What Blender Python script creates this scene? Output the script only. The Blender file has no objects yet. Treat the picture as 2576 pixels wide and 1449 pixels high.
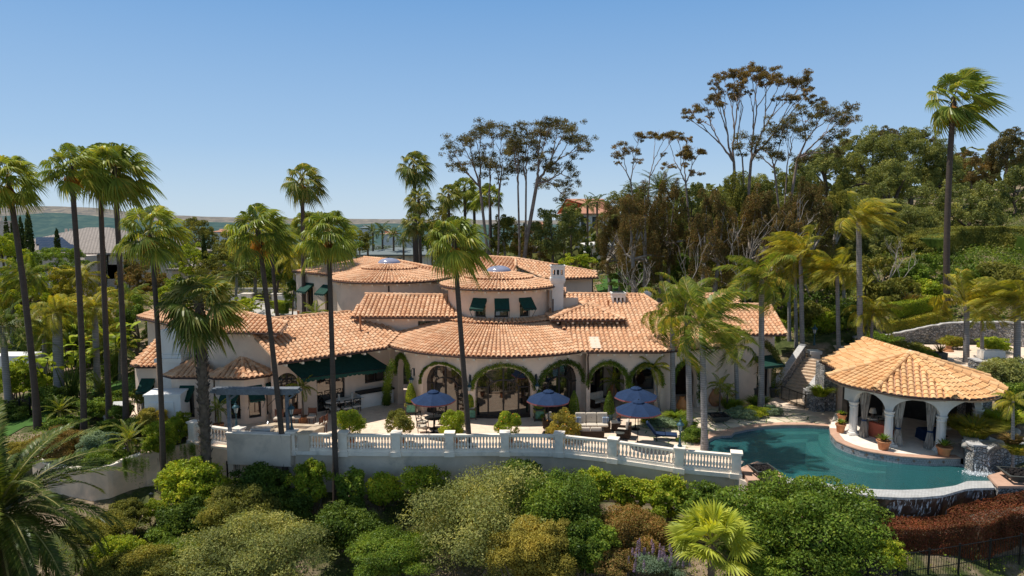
import bpy, math, random, numpy as np
from math import radians as R, sin, cos, pi, atan2, hypot
rnd = random.Random(11)
rng = np.random.default_rng(5)
scene = bpy.context.scene
COL = scene.collection
# ------------------------------------------------------------------ camera geometry of the photograph
FOC, PIT, CH = 1717.0, R(5.8), 13.0
def ray(px, py):
    u = (px-1288)/FOC; v = (724.5-py)/FOC
    return np.array([u, cos(PIT)+v*sin(PIT), -sin(PIT)+v*cos(PIT)])
def G(px, py, z=0.0):            # point seen at (px,py) that lies at height z
    r = ray(px, py); t = (z-CH)/r[2]
    return np.array([r[0]*t, r[1]*t, z])
def Y(px, py, y):                # point seen at (px,py) at forward distance y
    r = ray(px, py); t = y/r[1]
    return np.array([r[0]*t, y, CH+r[2]*t])
def onpl(px, py, pl):            # point seen at (px,py) on a plane (p0, n)
    r = ray(px, py); c = np.array([0, 0, CH])
    t = np.dot(pl[0]-c, pl[1])/np.dot(r, pl[1])
    return c+r*t
def plane3(a, b, c):
    n = np.cross(np.array(b)-a, np.array(c)-a); n = n/np.linalg.norm(n)
    if n[2] < 0: n = -n
    return (np.array(a, float), n)
def plane_slope(e0, e1, s):      # roof plane rising from eave e0-e1 (left to right) away from the outward side
    e0 = np.array(e0, float); e1 = np.array(e1, float); d = e1-e0; d[2] = 0; d /= np.linalg.norm(d)
    up = np.array([-d[1], d[0], s])
    return plane3(e0, e1, e0+up)
# ------------------------------------------------------------------ mesh builder
class M:
    def __init__(s): s.v = []; s.f = []; s.m = []; s.n = 0
    def add(s, v, f, mat=0):
        v = np.asarray(v, float).reshape(-1, 3)
        if not isinstance(f, list): f = [np.asarray(f, np.int64)]
        else:
            by = {}
            for q in f: by.setdefault(len(q), []).append(q)
            f = [np.array(x, np.int64) for x in by.values()]
        for a in f:
            s.f.append(a+s.n); s.m.append(np.full(len(a), mat, np.int32))
        s.v.append(v); s.n += len(v)
    def quad(s, a, b, c, d, mat=0): s.add([a, b, c, d], [(0, 1, 2, 3)], mat)
    def poly(s, pts, mat=0): s.add(pts, [tuple(range(len(pts)))], mat)
    def box(s, c, size, rz=0, mat=0, taper=1.0, base=True):   # c = centre of the base
        x, y, z = c; a, b, h = size[0]/2, size[1]/2, size[2]
        v = []
        for k, t in ((0, 1), (h, taper)):
            for i, j in ((-a, -b), (a, -b), (a, b), (-a, b)):
                v.append((x+(i*cos(rz)-j*sin(rz))*t, y+(i*sin(rz)+j*cos(rz))*t, z+k))
        s.add(v, [(3, 2, 1, 0), (4, 5, 6, 7), (0, 1, 5, 4), (1, 2, 6, 5), (2, 3, 7, 6), (3, 0, 4, 7)], mat)
    def beam(s, p, q, w, h, mat=0):   # rectangular bar from p to q (centre line), w horizontal, h vertical
        p = np.array(p, float); q = np.array(q, float); d = q-p; L = np.linalg.norm(d); d = d/L
        up = np.array([0, 0, 1.0]) if abs(d[2]) < .95 else np.array([0, 1.0, 0])
        sd = np.cross(d, up); sd /= np.linalg.norm(sd); u2 = np.cross(sd, d)
        v = []
        for c in (p, q):
            for i, j in ((-1, -1), (1, -1), (1, 1), (-1, 1)): v.append(c+sd*w/2*i+u2*h/2*j)
        s.add(v, [(0, 1, 2, 3), (7, 6, 5, 4), (4, 5, 1, 0), (5, 6, 2, 1), (6, 7, 3, 2), (7, 4, 0, 3)], mat)
    def tube(s, pts, r, n=8, mat=0, cap=True):
        pts = np.asarray(pts, float); k = len(pts)
        r = np.full(k, r) if np.isscalar(r) else np.asarray(r, float)
        d = np.gradient(pts, axis=0); d /= (np.linalg.norm(d, axis=1)[:, None]+1e-9)
        up = np.array([0, 1.0, 0.02]) if abs(d[:, 2]).mean() > .7 else np.array([0, 0, 1.0])
        a = np.cross(d, up); a /= (np.linalg.norm(a, axis=1)[:, None]+1e-9); b = np.cross(d, a)
        t = np.arange(n)*2*pi/n
        v = pts[:, None]+r[:, None, None]*(a[:, None]*np.cos(t)[None, :, None]+b[:, None]*np.sin(t)[None, :, None])
        i = np.arange(k-1)[:, None]*n; j = np.arange(n)[None]; j2 = (j+1) % n
        f = np.stack([i+j, i+j2, i+n+j2, i+n+j], -1).reshape(-1, 4)
        s.add(v.reshape(-1, 3), f, mat)
        if cap and n > 2:
            s.add(v[0], [tuple(range(n))], mat); s.add(v[-1], [tuple(range(n))[::-1]], mat)
    def lathe(s, prof, c=(0, 0, 0), n=16, mat=0, a0=0, a1=2*pi):   # prof: (r, z)
        full = abs(a1-a0-2*pi) < 1e-6; m = n if full else n+1
        t = a0+np.arange(m)*(a1-a0)/n
        p = np.array(prof, float)
        v = np.stack([c[0]+p[:, 0:1]*np.cos(t), c[1]+p[:, 0:1]*np.sin(t), c[2]+np.repeat(p[:, 1:2], m, 1)], -1)
        i = np.arange(len(p)-1)[:, None]*m; j = np.arange(n)[None]; j2 = (j+1) % m
        s.add(v.reshape(-1, 3), np.stack([i+j, i+j2, i+m+j2, i+m+j], -1).reshape(-1, 4), mat)
    def prism(s, pts, z0, z1, mat=0, bottom=False):    # pts counter-clockwise from above
        n = len(pts); zt = z1 if hasattr(z1, '__len__') else [z1]*n; zb = z0 if hasattr(z0, '__len__') else [z0]*n
        v = [(p[0], p[1], zb[i]) for i, p in enumerate(pts)]+[(p[0], p[1], zt[i]) for i, p in enumerate(pts)]
        f = [(i, (i+1) % n, n+(i+1) % n, n+i) for i in range(n)]
        f.append(tuple(range(n, 2*n)))
        if bottom: f.append(tuple(range(n))[::-1])
        s.add(v, f, mat)
    def ball(s, c, r, n=10, k=6, mat=0, sz=1.0):
        s.lathe([(r*sin(pi*i/k)+1e-4, -r*cos(pi*i/k)*sz) for i in range(k+1)], c, n, mat)
    def build(s, name, mats, parent=None, smooth=False, origin=None):
        v = np.concatenate(s.v) if s.v else np.zeros((0, 3))
        if parent is not None:
            rt = parent
            while rt.parent: rt = rt.parent
            v = v-np.array(rt.location)
        elif origin is not None: v = v-np.array(origin)
        me = bpy.data.meshes.new(name)
        me.vertices.add(len(v)); me.vertices.foreach_set('co', v.astype(np.float32).ravel())
        loops = np.concatenate([a.ravel() for a in s.f]); ln = np.concatenate([np.full(len(a), a.shape[1]) for a in s.f])
        me.loops.add(len(loops)); me.loops.foreach_set('vertex_index', loops.astype(np.int32))
        me.polygons.add(len(ln)); st = np.concatenate([[0], np.cumsum(ln)[:-1]])
        me.polygons.foreach_set('loop_start', st.astype(np.int32))
        mi = np.concatenate(s.m)
        if not isinstance(mats, (list, tuple)): mats = [mats]
        for m in mats: me.materials.append(m)
        me.polygons.foreach_set('material_index', mi)
        me.polygons.foreach_set('use_smooth', np.full(len(ln), smooth))
        me.update(calc_edges=True); me.validate()
        o = bpy.data.objects.new(name, me); COL.objects.link(o)
        if parent is not None: o.parent = parent
        elif origin is not None: o.location = [float(q) for q in origin]
        return o
def tag(o, label=None, cat=None, group=None, kind=None):
    if label: o['label'] = label
    if cat: o['category'] = cat
    if group: o['group'] = group
    if kind: o['kind'] = kind
    return o
def thing(name, label, cat, loc=(0, 0, 0), group=None):
    o = bpy.data.objects.new(name, None); COL.objects.link(o)
    o.location = [float(q) for q in loc]; o.empty_display_size = .3
    return tag(o, label, cat, group)
def struct(o): o['kind'] = 'structure'; return o
def kids(o): return [c for c in bpy.data.objects if c.parent == o]
def dup(root, loc=None, rz=None, label=None, group=None, scale=None):
    r = root.copy(); COL.objects.link(r)
    if loc is not None: r.location = [float(q) for q in loc]
    if rz is not None: r.rotation_euler = (0, 0, rz)
    if scale is not None: r.scale = scale if hasattr(scale, '__len__') else (scale,)*3
    if label: r['label'] = label
    if group: r['group'] = group
    for ch in list(root.children):
        c = ch.copy(); COL.objects.link(c); c.parent = r
        for g in list(ch.children):
            d = g.copy(); COL.objects.link(d); d.parent = c
    return r
# ------------------------------------------------------------------ materials
def newmat(name):
    m = bpy.data.materials.new(name); m.use_nodes = True; nt = m.node_tree; nt.nodes.clear()
    out = nt.nodes.new('ShaderNodeOutputMaterial')
    return m, nt, out
class N:
    def __init__(s, nt): s.nt = nt
    def n(s, t, **kw):
        x = s.nt.nodes.new(t)
        for k, v in kw.items():
            if k.startswith('i_'):
                key = k[2:].replace('_', ' ')
                x.inputs[int(key) if key.isdigit() else key].default_value = v
            else: setattr(x, k, v)
        return x
    def l(s, a, b): s.nt.links.new(a, b)
    def ramp(s, fac, stops, mode='LINEAR'):
        r = s.n('ShaderNodeValToRGB'); r.color_ramp.interpolation = mode
        e = r.color_ramp.elements
        while len(e) < len(stops): e.new(.5)
        for x, (p, c) in zip(e, stops): x.position = p; x.color = (*c, 1) if len(c) == 3 else c
        s.l(fac, r.inputs[0]); return r.outputs[0]
    def mix(s, fac, a, b, mode='MIX'):
        x = s.n('ShaderNodeMix', data_type='RGBA', blend_type=mode)
        for sock, val in ((x.inputs[0], fac), (x.inputs[6], a), (x.inputs[7], b)):
            if isinstance(val, (int, float)): sock.default_value = val
            elif isinstance(val, tuple): sock.default_value = (*val, 1)
            else: s.l(val, sock)
        return x.outputs[2]
    def noise(s, scale, detail=4, rough=.55, vec=None, dist=0):
        x = s.n('ShaderNodeTexNoise'); x.inputs['Scale'].default_value = scale; x.inputs['Detail'].default_value = detail
        x.inputs['Roughness'].default_value = rough; x.inputs['Distortion'].default_value = dist
        if vec is not None: s.l(vec, x.inputs['Vector'])
        return x.outputs['Fac']
    def pos(s): return s.n('ShaderNodeNewGeometry').outputs['Position']
    def bump(s, h, strength=.3, dist=.02, normal=None):
        b = s.n('ShaderNodeBump'); b.inputs['Strength'].default_value = strength; b.inputs['Distance'].default_value = dist
        s.l(h, b.inputs['Height'])
        if normal is not None: s.l(normal, b.inputs['Normal'])
        return b.outputs['Normal']
    def math(s, op, a, b=None):
        x = s.n('ShaderNodeMath', operation=op)
        for sock, val in ((x.inputs[0], a), (x.inputs[1], b)):
            if val is None: continue
            if isinstance(val, (int, float)): sock.default_value = val
            else: s.l(val, sock)
        return x.outputs[0]
def principled(k, color, rough=.8, metal=0., normal=None, spec=.3):
    p = k.n('ShaderNodeBsdfPrincipled')
    if isinstance(color, tuple): p.inputs['Base Color'].default_value = (*color, 1)
    else: k.l(color, p.inputs['Base Color'])
    p.inputs['Roughness'].default_value = rough; p.inputs['Metallic'].default_value = metal
    p.inputs['Specular IOR Level'].default_value = spec
    if normal is not None: k.l(normal, p.inputs['Normal'])
    return p
def simple(name, c, rough=.7, metal=0., var=.25, scale=3., bump=0., bscale=40., spec=.3, stain=None):
    m, nt, out = newmat(name); k = N(nt); P = k.pos()
    f = k.noise(scale, 5, .6, P)
    dark = tuple(x*(1-var) for x in c); lite = tuple(min(1, x*(1+var*.6)) for x in c)
    col = k.ramp(f, [(.3, dark), (.7, lite)])
    if stain:
        f2 = k.noise(stain[1], 6, .65, P, .4); col = k.mix(k.ramp(f2, [(.5, (0, 0, 0)), (.72, (stain[2],)*3)]), col, stain[0])
    nrm = k.bump(k.noise(bscale, 3, .6, P), bump, .02) if bump else None
    k.l(principled(k, col, rough, metal, nrm, spec).outputs[0], out.inputs[0]); return m
def schlick(k, f0, normal=None):
    lw = k.n('ShaderNodeLayerWeight'); lw.inputs[0].default_value = .5
    if normal is not None: k.l(normal, lw.inputs['Normal'])
    return k.math('ADD', k.math('MULTIPLY', k.math('POWER', lw.outputs['Facing'], 5.), 1-f0), f0)
def leafmat(name, cols, trans=.35, gloss=.18, big=.5, rough=.42):
    """leaf: colour by leaf (random per island) and by clump (slow noise), part translucent"""
    m, nt, out = newmat(name); k = N(nt); geo = k.n('ShaderNodeNewGeometry')
    cols = [(min(.62, c[0]*2.1), min(.62, c[1]*1.72), c[2]*1.5) for c in cols]; n = len(cols)
    c1 = k.ramp(geo.outputs['Random Per Island'], [(i/max(1, n-1), c) for i, c in enumerate(cols)])
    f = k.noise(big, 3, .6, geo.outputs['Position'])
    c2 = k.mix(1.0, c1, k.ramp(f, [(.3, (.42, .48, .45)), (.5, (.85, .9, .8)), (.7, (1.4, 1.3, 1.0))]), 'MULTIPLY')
    d = k.n('ShaderNodeBsdfDiffuse'); k.l(c2, d.inputs[0])
    t = k.n('ShaderNodeBsdfTranslucent'); c3 = k.mix(1.0, c2, (1.45, 1.35, .5), 'MULTIPLY'); k.l(c3, t.inputs[0])
    g = k.n('ShaderNodeBsdfGlossy'); g.inputs['Roughness'].default_value = rough; g.inputs[0].default_value = (.9, .95, .9, 1)
    mx = k.n('ShaderNodeMixShader'); mx.inputs[0].default_value = trans; k.l(d.outputs[0], mx.inputs[1]); k.l(t.outputs[0], mx.inputs[2])
    fac = k.math('MULTIPLY', schlick(k, .05), gloss*.7)
    m2 = k.n('ShaderNodeMixShader'); k.l(fac, m2.inputs[0]); k.l(mx.outputs[0], m2.inputs[1]); k.l(g.outputs[0], m2.inputs[2])
    k.l(m2.outputs[0], out.inputs[0]); return m
def tilemat(name, cols, shade=1.0):
    m, nt, out = newmat(name); k = N(nt); geo = k.n('ShaderNodeNewGeometry')
    n = len(cols); c1 = k.ramp(geo.outputs['Random Per Island'], [(i/(n-1), c) for i, c in enumerate(cols)])
    c2 = k.mix(1.0, c1, k.ramp(k.noise(.9, 4, .6, geo.outputs['Position']), [(.3, (.8, .78, .76)), (.7, (1.08, 1.08, 1.08))]), 'MULTIPLY')
    c3 = k.mix(k.ramp(k.noise(7, 6, .7, geo.outputs['Position']), [(.58, (0, 0, 0)), (.85, (.4, .4, .4))]), c2, (.34, .22, .15))
    nrm = k.bump(k.noise(30, 3, .6, geo.outputs['Position']), .25, .02)
    k.l(principled(k, c3, .85, 0, nrm, .15).outputs[0], out.inputs[0]); return m
def stonemat(name, scale=6.0, a=(.20, .20, .20), b=(.50, .48, .46), mortar=(.035, .033, .03)):
    m, nt, out = newmat(name); k = N(nt); P = k.pos()
    mp = k.n('ShaderNodeMapping'); mp.inputs['Scale'].default_value = (1, 1, 1.35); k.l(P, mp.inputs[0])
    wn = k.n('ShaderNodeTexNoise'); wn.inputs['Scale'].default_value = 2.0; k.l(mp.outputs[0], wn.inputs['Vector'])
    vm = k.n('ShaderNodeMix', data_type='VECTOR'); vm.inputs[0].default_value = .12; k.l(mp.outputs[0], vm.inputs[4]); k.l(wn.outputs['Color'], vm.inputs[5])
    v1 = k.n('ShaderNodeTexVoronoi', feature='DISTANCE_TO_EDGE'); v1.inputs['Scale'].default_value = scale; k.l(vm.outputs[1], v1.inputs['Vector'])
    v2 = k.n('ShaderNodeTexVoronoi'); v2.inputs['Scale'].default_value = scale; k.l(vm.outputs[1], v2.inputs['Vector'])
    sep = k.n('ShaderNodeSeparateColor'); k.l(v2.outputs['Color'], sep.inputs[0])
    st = k.ramp(sep.outputs[0], [(0, a), (.45, tuple((x+y)/2 for x, y in zip(a, b))), (.8, b), (1, (.36, .31, .25))])
    st = k.mix(1., st, k.ramp(k.noise(14, 5, .65, P), [(.3, (.75, .75, .75)), (.7, (1.15, 1.15, 1.15))]), 'MULTIPLY')
    e = k.ramp(v1.outputs['Distance'], [(.015, (0, 0, 0)), (.055, (1, 1, 1))])
    col = k.mix(e, mortar, st)
    h = k.ramp(v1.outputs['Distance'], [(0, (0, 0, 0)), (.14, (.75, .75, .75)), (.4, (1, 1, 1))])
    k.l(principled(k, col, .85, 0, k.bump(h, 1.0, .07), .2).outputs[0], out.inputs[0]); return m
def pavemat(name, scale=1.1, stone=(.74, .62, .47), joint=(.07, .13, .025), w=.045, bumpy=.5):
    m, nt, out = newmat(name); k = N(nt); P = k.pos()
    v1 = k.n('ShaderNodeTexVoronoi', feature='DISTANCE_TO_EDGE', voronoi_dimensions='2D'); v1.inputs['Scale'].default_value = scale; k.l(P, v1.inputs['Vector'])
    v2 = k.n('ShaderNodeTexVoronoi', voronoi_dimensions='2D'); v2.inputs['Scale'].default_value = scale; k.l(P, v2.inputs['Vector'])
    sep = k.n('ShaderNodeSeparateColor'); k.l(v2.outputs['Color'], sep.inputs[0])
    st = k.ramp(sep.outputs[0], [(0, tuple(x*.82 for x in stone)), (1, tuple(x*1.1 for x in stone))])
    st = k.mix(1., st, k.ramp(k.noise(5, 5, .65, P), [(.3, (.82, .8, .78)), (.7, (1.08, 1.08, 1.08))]), 'MULTIPLY')
    e = k.ramp(v1.outputs['Distance'], [(w*.6, (0, 0, 0)), (w, (1, 1, 1))])
    jc = k.mix(k.ramp(k.noise(20, 4, .7, P), [(.35, (0, 0, 0)), (.65, (1, 1, 1))]), joint, tuple(x*1.6 for x in joint))
    k.l(principled(k, k.mix(e, jc, st), .8, 0, k.bump(e, bumpy, .03), .2).outputs[0], out.inputs[0]); return m
def brickmat(name, c1, c2, mortar, bw=.4, bh=.2, ms=.02, scale=1., bump=.3, rough=.8, zwall=False):
    m, nt, out = newmat(name); k = N(nt); P = k.pos(); vec = P
    if zwall:
        s = k.n('ShaderNodeSeparateXYZ'); k.l(P, s.inputs[0]); c = k.n('ShaderNodeCombineXYZ')
        k.l(k.math('ADD', s.outputs[0], s.outputs[1]), c.inputs[0]); k.l(s.outputs[2], c.inputs[1]); vec = c.outputs[0]
    b = k.n('ShaderNodeTexBrick'); k.l(vec, b.inputs['Vector'])
    b.inputs['Color1'].default_value = (*c1, 1); b.inputs['Color2'].default_value = (*c2, 1); b.inputs['Mortar'].default_value = (*mortar, 1)
    b.inputs['Scale'].default_value = scale; b.inputs['Mortar Size'].default_value = ms; b.inputs['Brick Width'].default_value = bw; b.inputs['Row Height'].default_value = bh
    col = k.mix(1., b.outputs['Color'], k.ramp(k.noise(2.2, 6, .65, P), [(.3, (.85, .83, .8)), (.7, (1.08, 1.08, 1.08))]), 'MULTIPLY')
    k.l(principled(k, col, rough, 0, k.bump(b.outputs['Fac'], -bump, .02), .25).outputs[0], out.inputs[0]); return m
MT = {}
MT['stucco'] = simple('stucco', (.80, .62, .48), .9, var=.07, scale=.8, bump=.35, bscale=26, stain=((.45, .36, .29), .9, .35))
MT['stucco_white'] = simple('white_stucco', (.78, .74, .68), .9, var=.08, scale=1.2, bump=.3, bscale=24, stain=((.5, .45, .4), 1.1, .3))
MT['garden_wall'] = simple('garden_wall_plaster', (.74, .56, .41), .9, var=.14, scale=.8, bump=.35, bscale=20, stain=((.3, .27, .23), .7, .55))
MT['plaster_grey'] = simple('grey_plaster', (.70, .58, .46), .9, var=.16, scale=.7, bump=.3, bscale=18, stain=((.22, .21, .19), .55, .6))
MT['cast_stone'] = simple('cast_stone', (.90, .80, .68), .75, var=.1, scale=2, bump=.15, bscale=60, stain=((.36, .34, .31), 1.4, .45))
MT['tile'] = tilemat('clay_roof_tile', [(.66, .35, .19), (.74, .42, .24), (.78, .47, .28), (.75, .44, .26), (.82, .54, .34), (.68, .36, .195)])
MT['tile_pink'] = tilemat('faded_roof_tile', [(.56, .25, .14), (.72, .38, .24), (.78, .45, .29), (.70, .36, .22), (.82, .50, .34), (.64, .30, .17)])
MT['tile_gold'] = tilemat('golden_roof_tile', [(.72, .39, .17), (.78, .45, .21), (.81, .49, .24), (.79, .47, .225), (.84, .54, .28), (.70, .36, .155)])
MT['tile_under'] = simple('roof_pan_tile', (.56, .32, .20), .9, var=.2, scale=4)
MT['soffit'] = simple('roof_soffit', (.40, .30, .22), .9, var=.1)
MT['bronze'] = simple('bronze_gutter', (.06, .035, .03), .45, .3, var=.2)
MT['dark_green_metal'] = simple('dark_metal_downpipe', (.03, .04, .05), .45, .3, var=.2)
MT['iron'] = simple('black_iron', (.012, .014, .015), .5, .3, var=.2)
MT['frame'] = simple('dark_window_frame', (.035, .028, .024), .5, 0, var=.2)
MT['white_frame'] = simple('white_window_frame', (.7, .69, .66), .6, 0, var=.1)
MT['rafter'] = simple('painted_rafter', (.80, .70, .56), .8, var=.12)
MT['awning'] = simple('green_canvas', (.010, .055, .040), .85, var=.25, scale=5, bump=.1, bscale=90)
MT['navy'] = simple('navy_canvas', (.012, .032, .085), .9, var=.2, scale=6, bump=.1, bscale=90)
MT['fringe'] = simple('red_fringe', (.30, .10, .10), .9, var=.3, scale=30)
MT['terracotta'] = simple('terracotta', (.50, .22, .10), .8, var=.3, scale=4, bump=.15, stain=((.25, .12, .07), 3, .5))
MT['jar'] = simple('orange_clay_jar', (.62, .24, .07), .6, var=.2, scale=2.5, spec=.4)
MT['cushion'] = simple('cream_cushion', (.62, .54, .44), .9, var=.08, scale=6, bump=.15, bscale=60)
MT['wicker'] = brickmat('dark_wicker', (.05, .03, .02), (.09, .055, .04), (.01, .008, .006), .05, .025, .004, zwall=True, bump=.6)
MT['lamp_metal'] = simple('blue_green_lamp_metal', (.045, .10, .12), .45, .4, var=.35, scale=8)
MT['pergola'] = simple('blue_grey_painted_wood', (.19, .21, .235), .7, var=.3, scale=6, bump=.3, bscale=15, stain=((.05, .06, .08), 3, .6))
MT['copper_planter'] = simple('verdigris_panel', (.12, .30, .21), .7, var=.45, scale=7, bump=.2)
MT['planter_frame'] = simple('planter_frame', (.10, .08, .06), .7, var=.3, scale=8)
MT['basalt'] = simple('bowl_cast_metal', (.07, .075, .07), .6, var=.4, scale=4, stain=((.02, .02, .02), 4, .5))
MT['lava'] = simple('lava_rock', (.018, .014, .013), .9, var=.5, scale=20, bump=.8, bscale=25)
MT['bark_palm'] = brickmat('palm_trunk_bark', (.11, .082, .066), (.09, .068, .055), (.06, .045, .037), 2.2, .075, .012, zwall=True, bump=.5)
MT['bark_grey'] = brickmat('ringed_grey_trunk', (.30, .285, .275), (.25, .24, .235), (.16, .15, .145), 3.0, .13, .014, zwall=True, bump=.4)
MT['bark'] = simple('brown_bark', (.15, .11, .08), .9, var=.4, scale=5, bump=.6, bscale=14)
MT['bark_gum'] = simple('gum_tree_bark', (.30, .22, .18), .8, var=.4, scale=2, bump=.3, bscale=8, stain=((.10, .07, .055), 1.5, .8))
MT['bark_pale'] = simple('pale_branch_bark', (.36, .31, .26), .85, var=.35, scale=3, bump=.3)
MT['boots'] = simple('palm_leaf_boots', (.17, .14, .115), .95, var=.5, scale=9, bump=.5)
MT['dead'] = leafmat('dead_frond', [(.20, .10, .03), (.32, .18, .06), (.14, .08, .03)], .3, .05)
MT['stone'] = stonemat('river_stone_wall')
MT['stone_cap'] = simple('pale_stone_cap', (.50, .48, .46), .9, var=.25, scale=5, bump=.8, bscale=7)
MT['boulder'] = simple('boulder_rock', (.36, .33, .29), .9, var=.35, scale=1.6, bump=.8, bscale=4, stain=((.12, .11, .09), 2, .5))
MT['wet_rock'] = simple('wet_brown_rock', (.075, .045, .033), .35, var=.5, scale=2, bump=.9, bscale=4, spec=.6)
MT['patio'] = brickmat('travertine_paving', (.84, .68, .53), (.76, .58, .45), (.66, .52, .41), 1.1, .7, .012, bump=.15)
MT['coping'] = simple('pink_coping', (.55, .34, .24), .8, var=.15, scale=2.5, bump=.2, bscale=30)
MT['step'] = simple('sandstone_steps', (.60, .45, .32), .85, var=.2, scale=3, bump=.3, bscale=20)
MT['flag'] = pavemat('flagstones_in_grass')
MT['weir'] = brickmat('white_weir_tile', (.56, .55, .53), (.48, .48, .47), (.34, .34, .34), .16, .12, .012, bump=.2, rough=.45)
MT['pooltile'] = brickmat('grey_pool_tile', (.30, .31, .33), (.24, .25, .27), (.15, .155, .165), .12, .12, .01, bump=.2, rough=.4, zwall=True)
MT['brown_tile'] = simple('brown_tile_diamond', (.16, .11, .08), .5, var=.2)
MT['concrete'] = simple('driveway_concrete', (.50, .47, .43), .9, var=.1, scale=1, bump=.1)
MT['lawn'] = simple('mown_lawn', (.055, .13, .02), .95, var=.4, scale=1.5, bump=.6, bscale=50)
MT['granite'] = simple('granite_counter', (.62, .49, .35), .35, var=.25, scale=5, spec=.5)
MT['steel'] = simple('stainless_steel', (.55, .57, .6), .3, .9, var=.1)
MT['leather'] = simple('brown_leather', (.12, .04, .022), .5, var=.3, scale=6)
MT['white_paint'] = simple('white_paint', (.78, .77, .75), .6, var=.05)
MT['curtain'] = brickmat('striped_curtain', (.42, .38, .33), (.28, .25, .22), (.2, .18, .16), .12, 40., .02, zwall=True, bump=.5)
MT['sofa_red'] = simple('terracotta_upholstery', (.42, .11, .065), .9, var=.15, bump=.2, bscale=70)
MT['stripe'] = brickmat('striped_upholstery', (.34, .22, .10), (.10, .05, .05), (.28, .2, .12), .09, 30., .01, zwall=True, bump=.1)
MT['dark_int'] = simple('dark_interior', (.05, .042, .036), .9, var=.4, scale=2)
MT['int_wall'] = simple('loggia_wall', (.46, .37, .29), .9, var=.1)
MT['int_floor'] = brickmat('loggia_floor', (.30, .20, .15), (.24, .15, .11), (.14, .1, .08), .6, .6, .012)
MT['far_glass'] = simple('pale_window_glass', (.10, .12, .13), .15, var=.3, spec=.6)
def glassmat():
    m, nt, out = newmat('dark_reflective_glass'); k = N(nt)
    d = k.n('ShaderNodeBsdfDiffuse'); d.inputs[0].default_value = (.012, .012, .012, 1)
    g = k.n('ShaderNodeBsdfGlossy'); g.inputs['Roughness'].default_value = .015; g.inputs[0].default_value = (.75, .72, .7, 1)
    f = schlick(k, .16)
    mx = k.n('ShaderNodeMixShader'); k.l(f, mx.inputs[0]); k.l(d.outputs[0], mx.inputs[1]); k.l(g.outputs[0], mx.inputs[2])
    k.l(k.bump(k.noise(1.2, 2, .5, k.pos()), .04, .05), g.inputs['Normal'])
    k.l(mx.outputs[0], out.inputs[0]); return m
MT['glass'] = glassmat()
def watermat():
    m, nt, out = newmat('pool_water'); k = N(nt); P = k.pos()
    t = k.n('ShaderNodeBsdfTransparent'); t.inputs[0].default_value = (.45, .78, .76, 1)
    g = k.n('ShaderNodeBsdfGlossy'); g.inputs['Roughness'].default_value = .06; g.inputs[0].default_value = (.9, .95, 1, 1)
    d = k.n('ShaderNodeBsdfDiffuse'); d.inputs[0].default_value = (.03, .14, .145, 1)
    h = k.math('ADD', k.noise(2.6, 4, .6, P, .6), k.math('MULTIPLY', k.noise(9, 3, .6, P, .3), .5))
    b = k.bump(h, .55, .09); k.l(b, g.inputs['Normal'])
    m0 = k.n('ShaderNodeMixShader'); m0.inputs[0].default_value = .6; k.l(t.outputs[0], m0.inputs[1]); k.l(d.outputs[0], m0.inputs[2])
    mx = k.n('ShaderNodeMixShader'); k.l(schlick(k, .025, b), mx.inputs[0]); k.l(m0.outputs[0], mx.inputs[1]); k.l(g.outputs[0], mx.inputs[2])
    k.l(mx.outputs[0], out.inputs[0]); return m
MT['water'] = watermat()
def foammat():
    m, nt, out = newmat('falling_water'); k = N(nt); P = k.pos()
    mp = k.n('ShaderNodeMapping'); mp.inputs['Scale'].default_value = (9, 9, 1.3); k.l(P, mp.inputs[0])
    f = k.ramp(k.noise(1.2, 4, .7, mp.outputs[0]), [(.5, (0, 0, 0)), (.66, (1, 1, 1))])
    t = k.n('ShaderNodeBsdfTransparent'); d = principled(k, (.8, .84, .86), .2, 0, None, .6)
    mx = k.n('ShaderNodeMixShader'); k.l(f, mx.inputs[0]); k.l(t.outputs[0], mx.inputs[1]); k.l(d.outputs[0], mx.inputs[2])
    k.l(mx.outputs[0], out.inputs[0]); return m
MT['foam'] = foammat()
# ------------------------------------------------------------------ leaves
LV = {}
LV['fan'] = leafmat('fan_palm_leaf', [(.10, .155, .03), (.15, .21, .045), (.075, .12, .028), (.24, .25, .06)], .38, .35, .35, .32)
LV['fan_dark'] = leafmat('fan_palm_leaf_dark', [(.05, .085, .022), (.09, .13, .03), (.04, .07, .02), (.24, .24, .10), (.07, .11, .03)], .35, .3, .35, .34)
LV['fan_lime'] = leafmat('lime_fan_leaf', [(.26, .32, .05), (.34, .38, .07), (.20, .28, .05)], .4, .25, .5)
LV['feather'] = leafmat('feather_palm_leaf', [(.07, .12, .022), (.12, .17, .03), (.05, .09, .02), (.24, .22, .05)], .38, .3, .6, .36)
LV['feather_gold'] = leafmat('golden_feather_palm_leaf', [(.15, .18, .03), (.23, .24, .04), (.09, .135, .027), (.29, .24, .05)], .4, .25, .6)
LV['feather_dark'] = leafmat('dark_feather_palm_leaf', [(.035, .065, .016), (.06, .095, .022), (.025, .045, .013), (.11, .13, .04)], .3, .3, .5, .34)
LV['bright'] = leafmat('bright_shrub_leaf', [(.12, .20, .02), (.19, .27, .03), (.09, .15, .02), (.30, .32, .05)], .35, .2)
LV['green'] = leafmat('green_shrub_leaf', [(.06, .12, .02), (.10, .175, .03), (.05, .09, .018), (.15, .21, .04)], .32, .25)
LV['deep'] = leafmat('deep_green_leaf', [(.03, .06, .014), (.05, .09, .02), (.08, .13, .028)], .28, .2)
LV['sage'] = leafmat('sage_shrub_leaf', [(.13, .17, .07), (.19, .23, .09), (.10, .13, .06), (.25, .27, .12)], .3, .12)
LV['olive'] = leafmat('olive_shrub_leaf', [(.09, .115, .03), (.14, .16, .045), (.07, .09, .027), (.19, .19, .06)], .3, .12)
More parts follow.
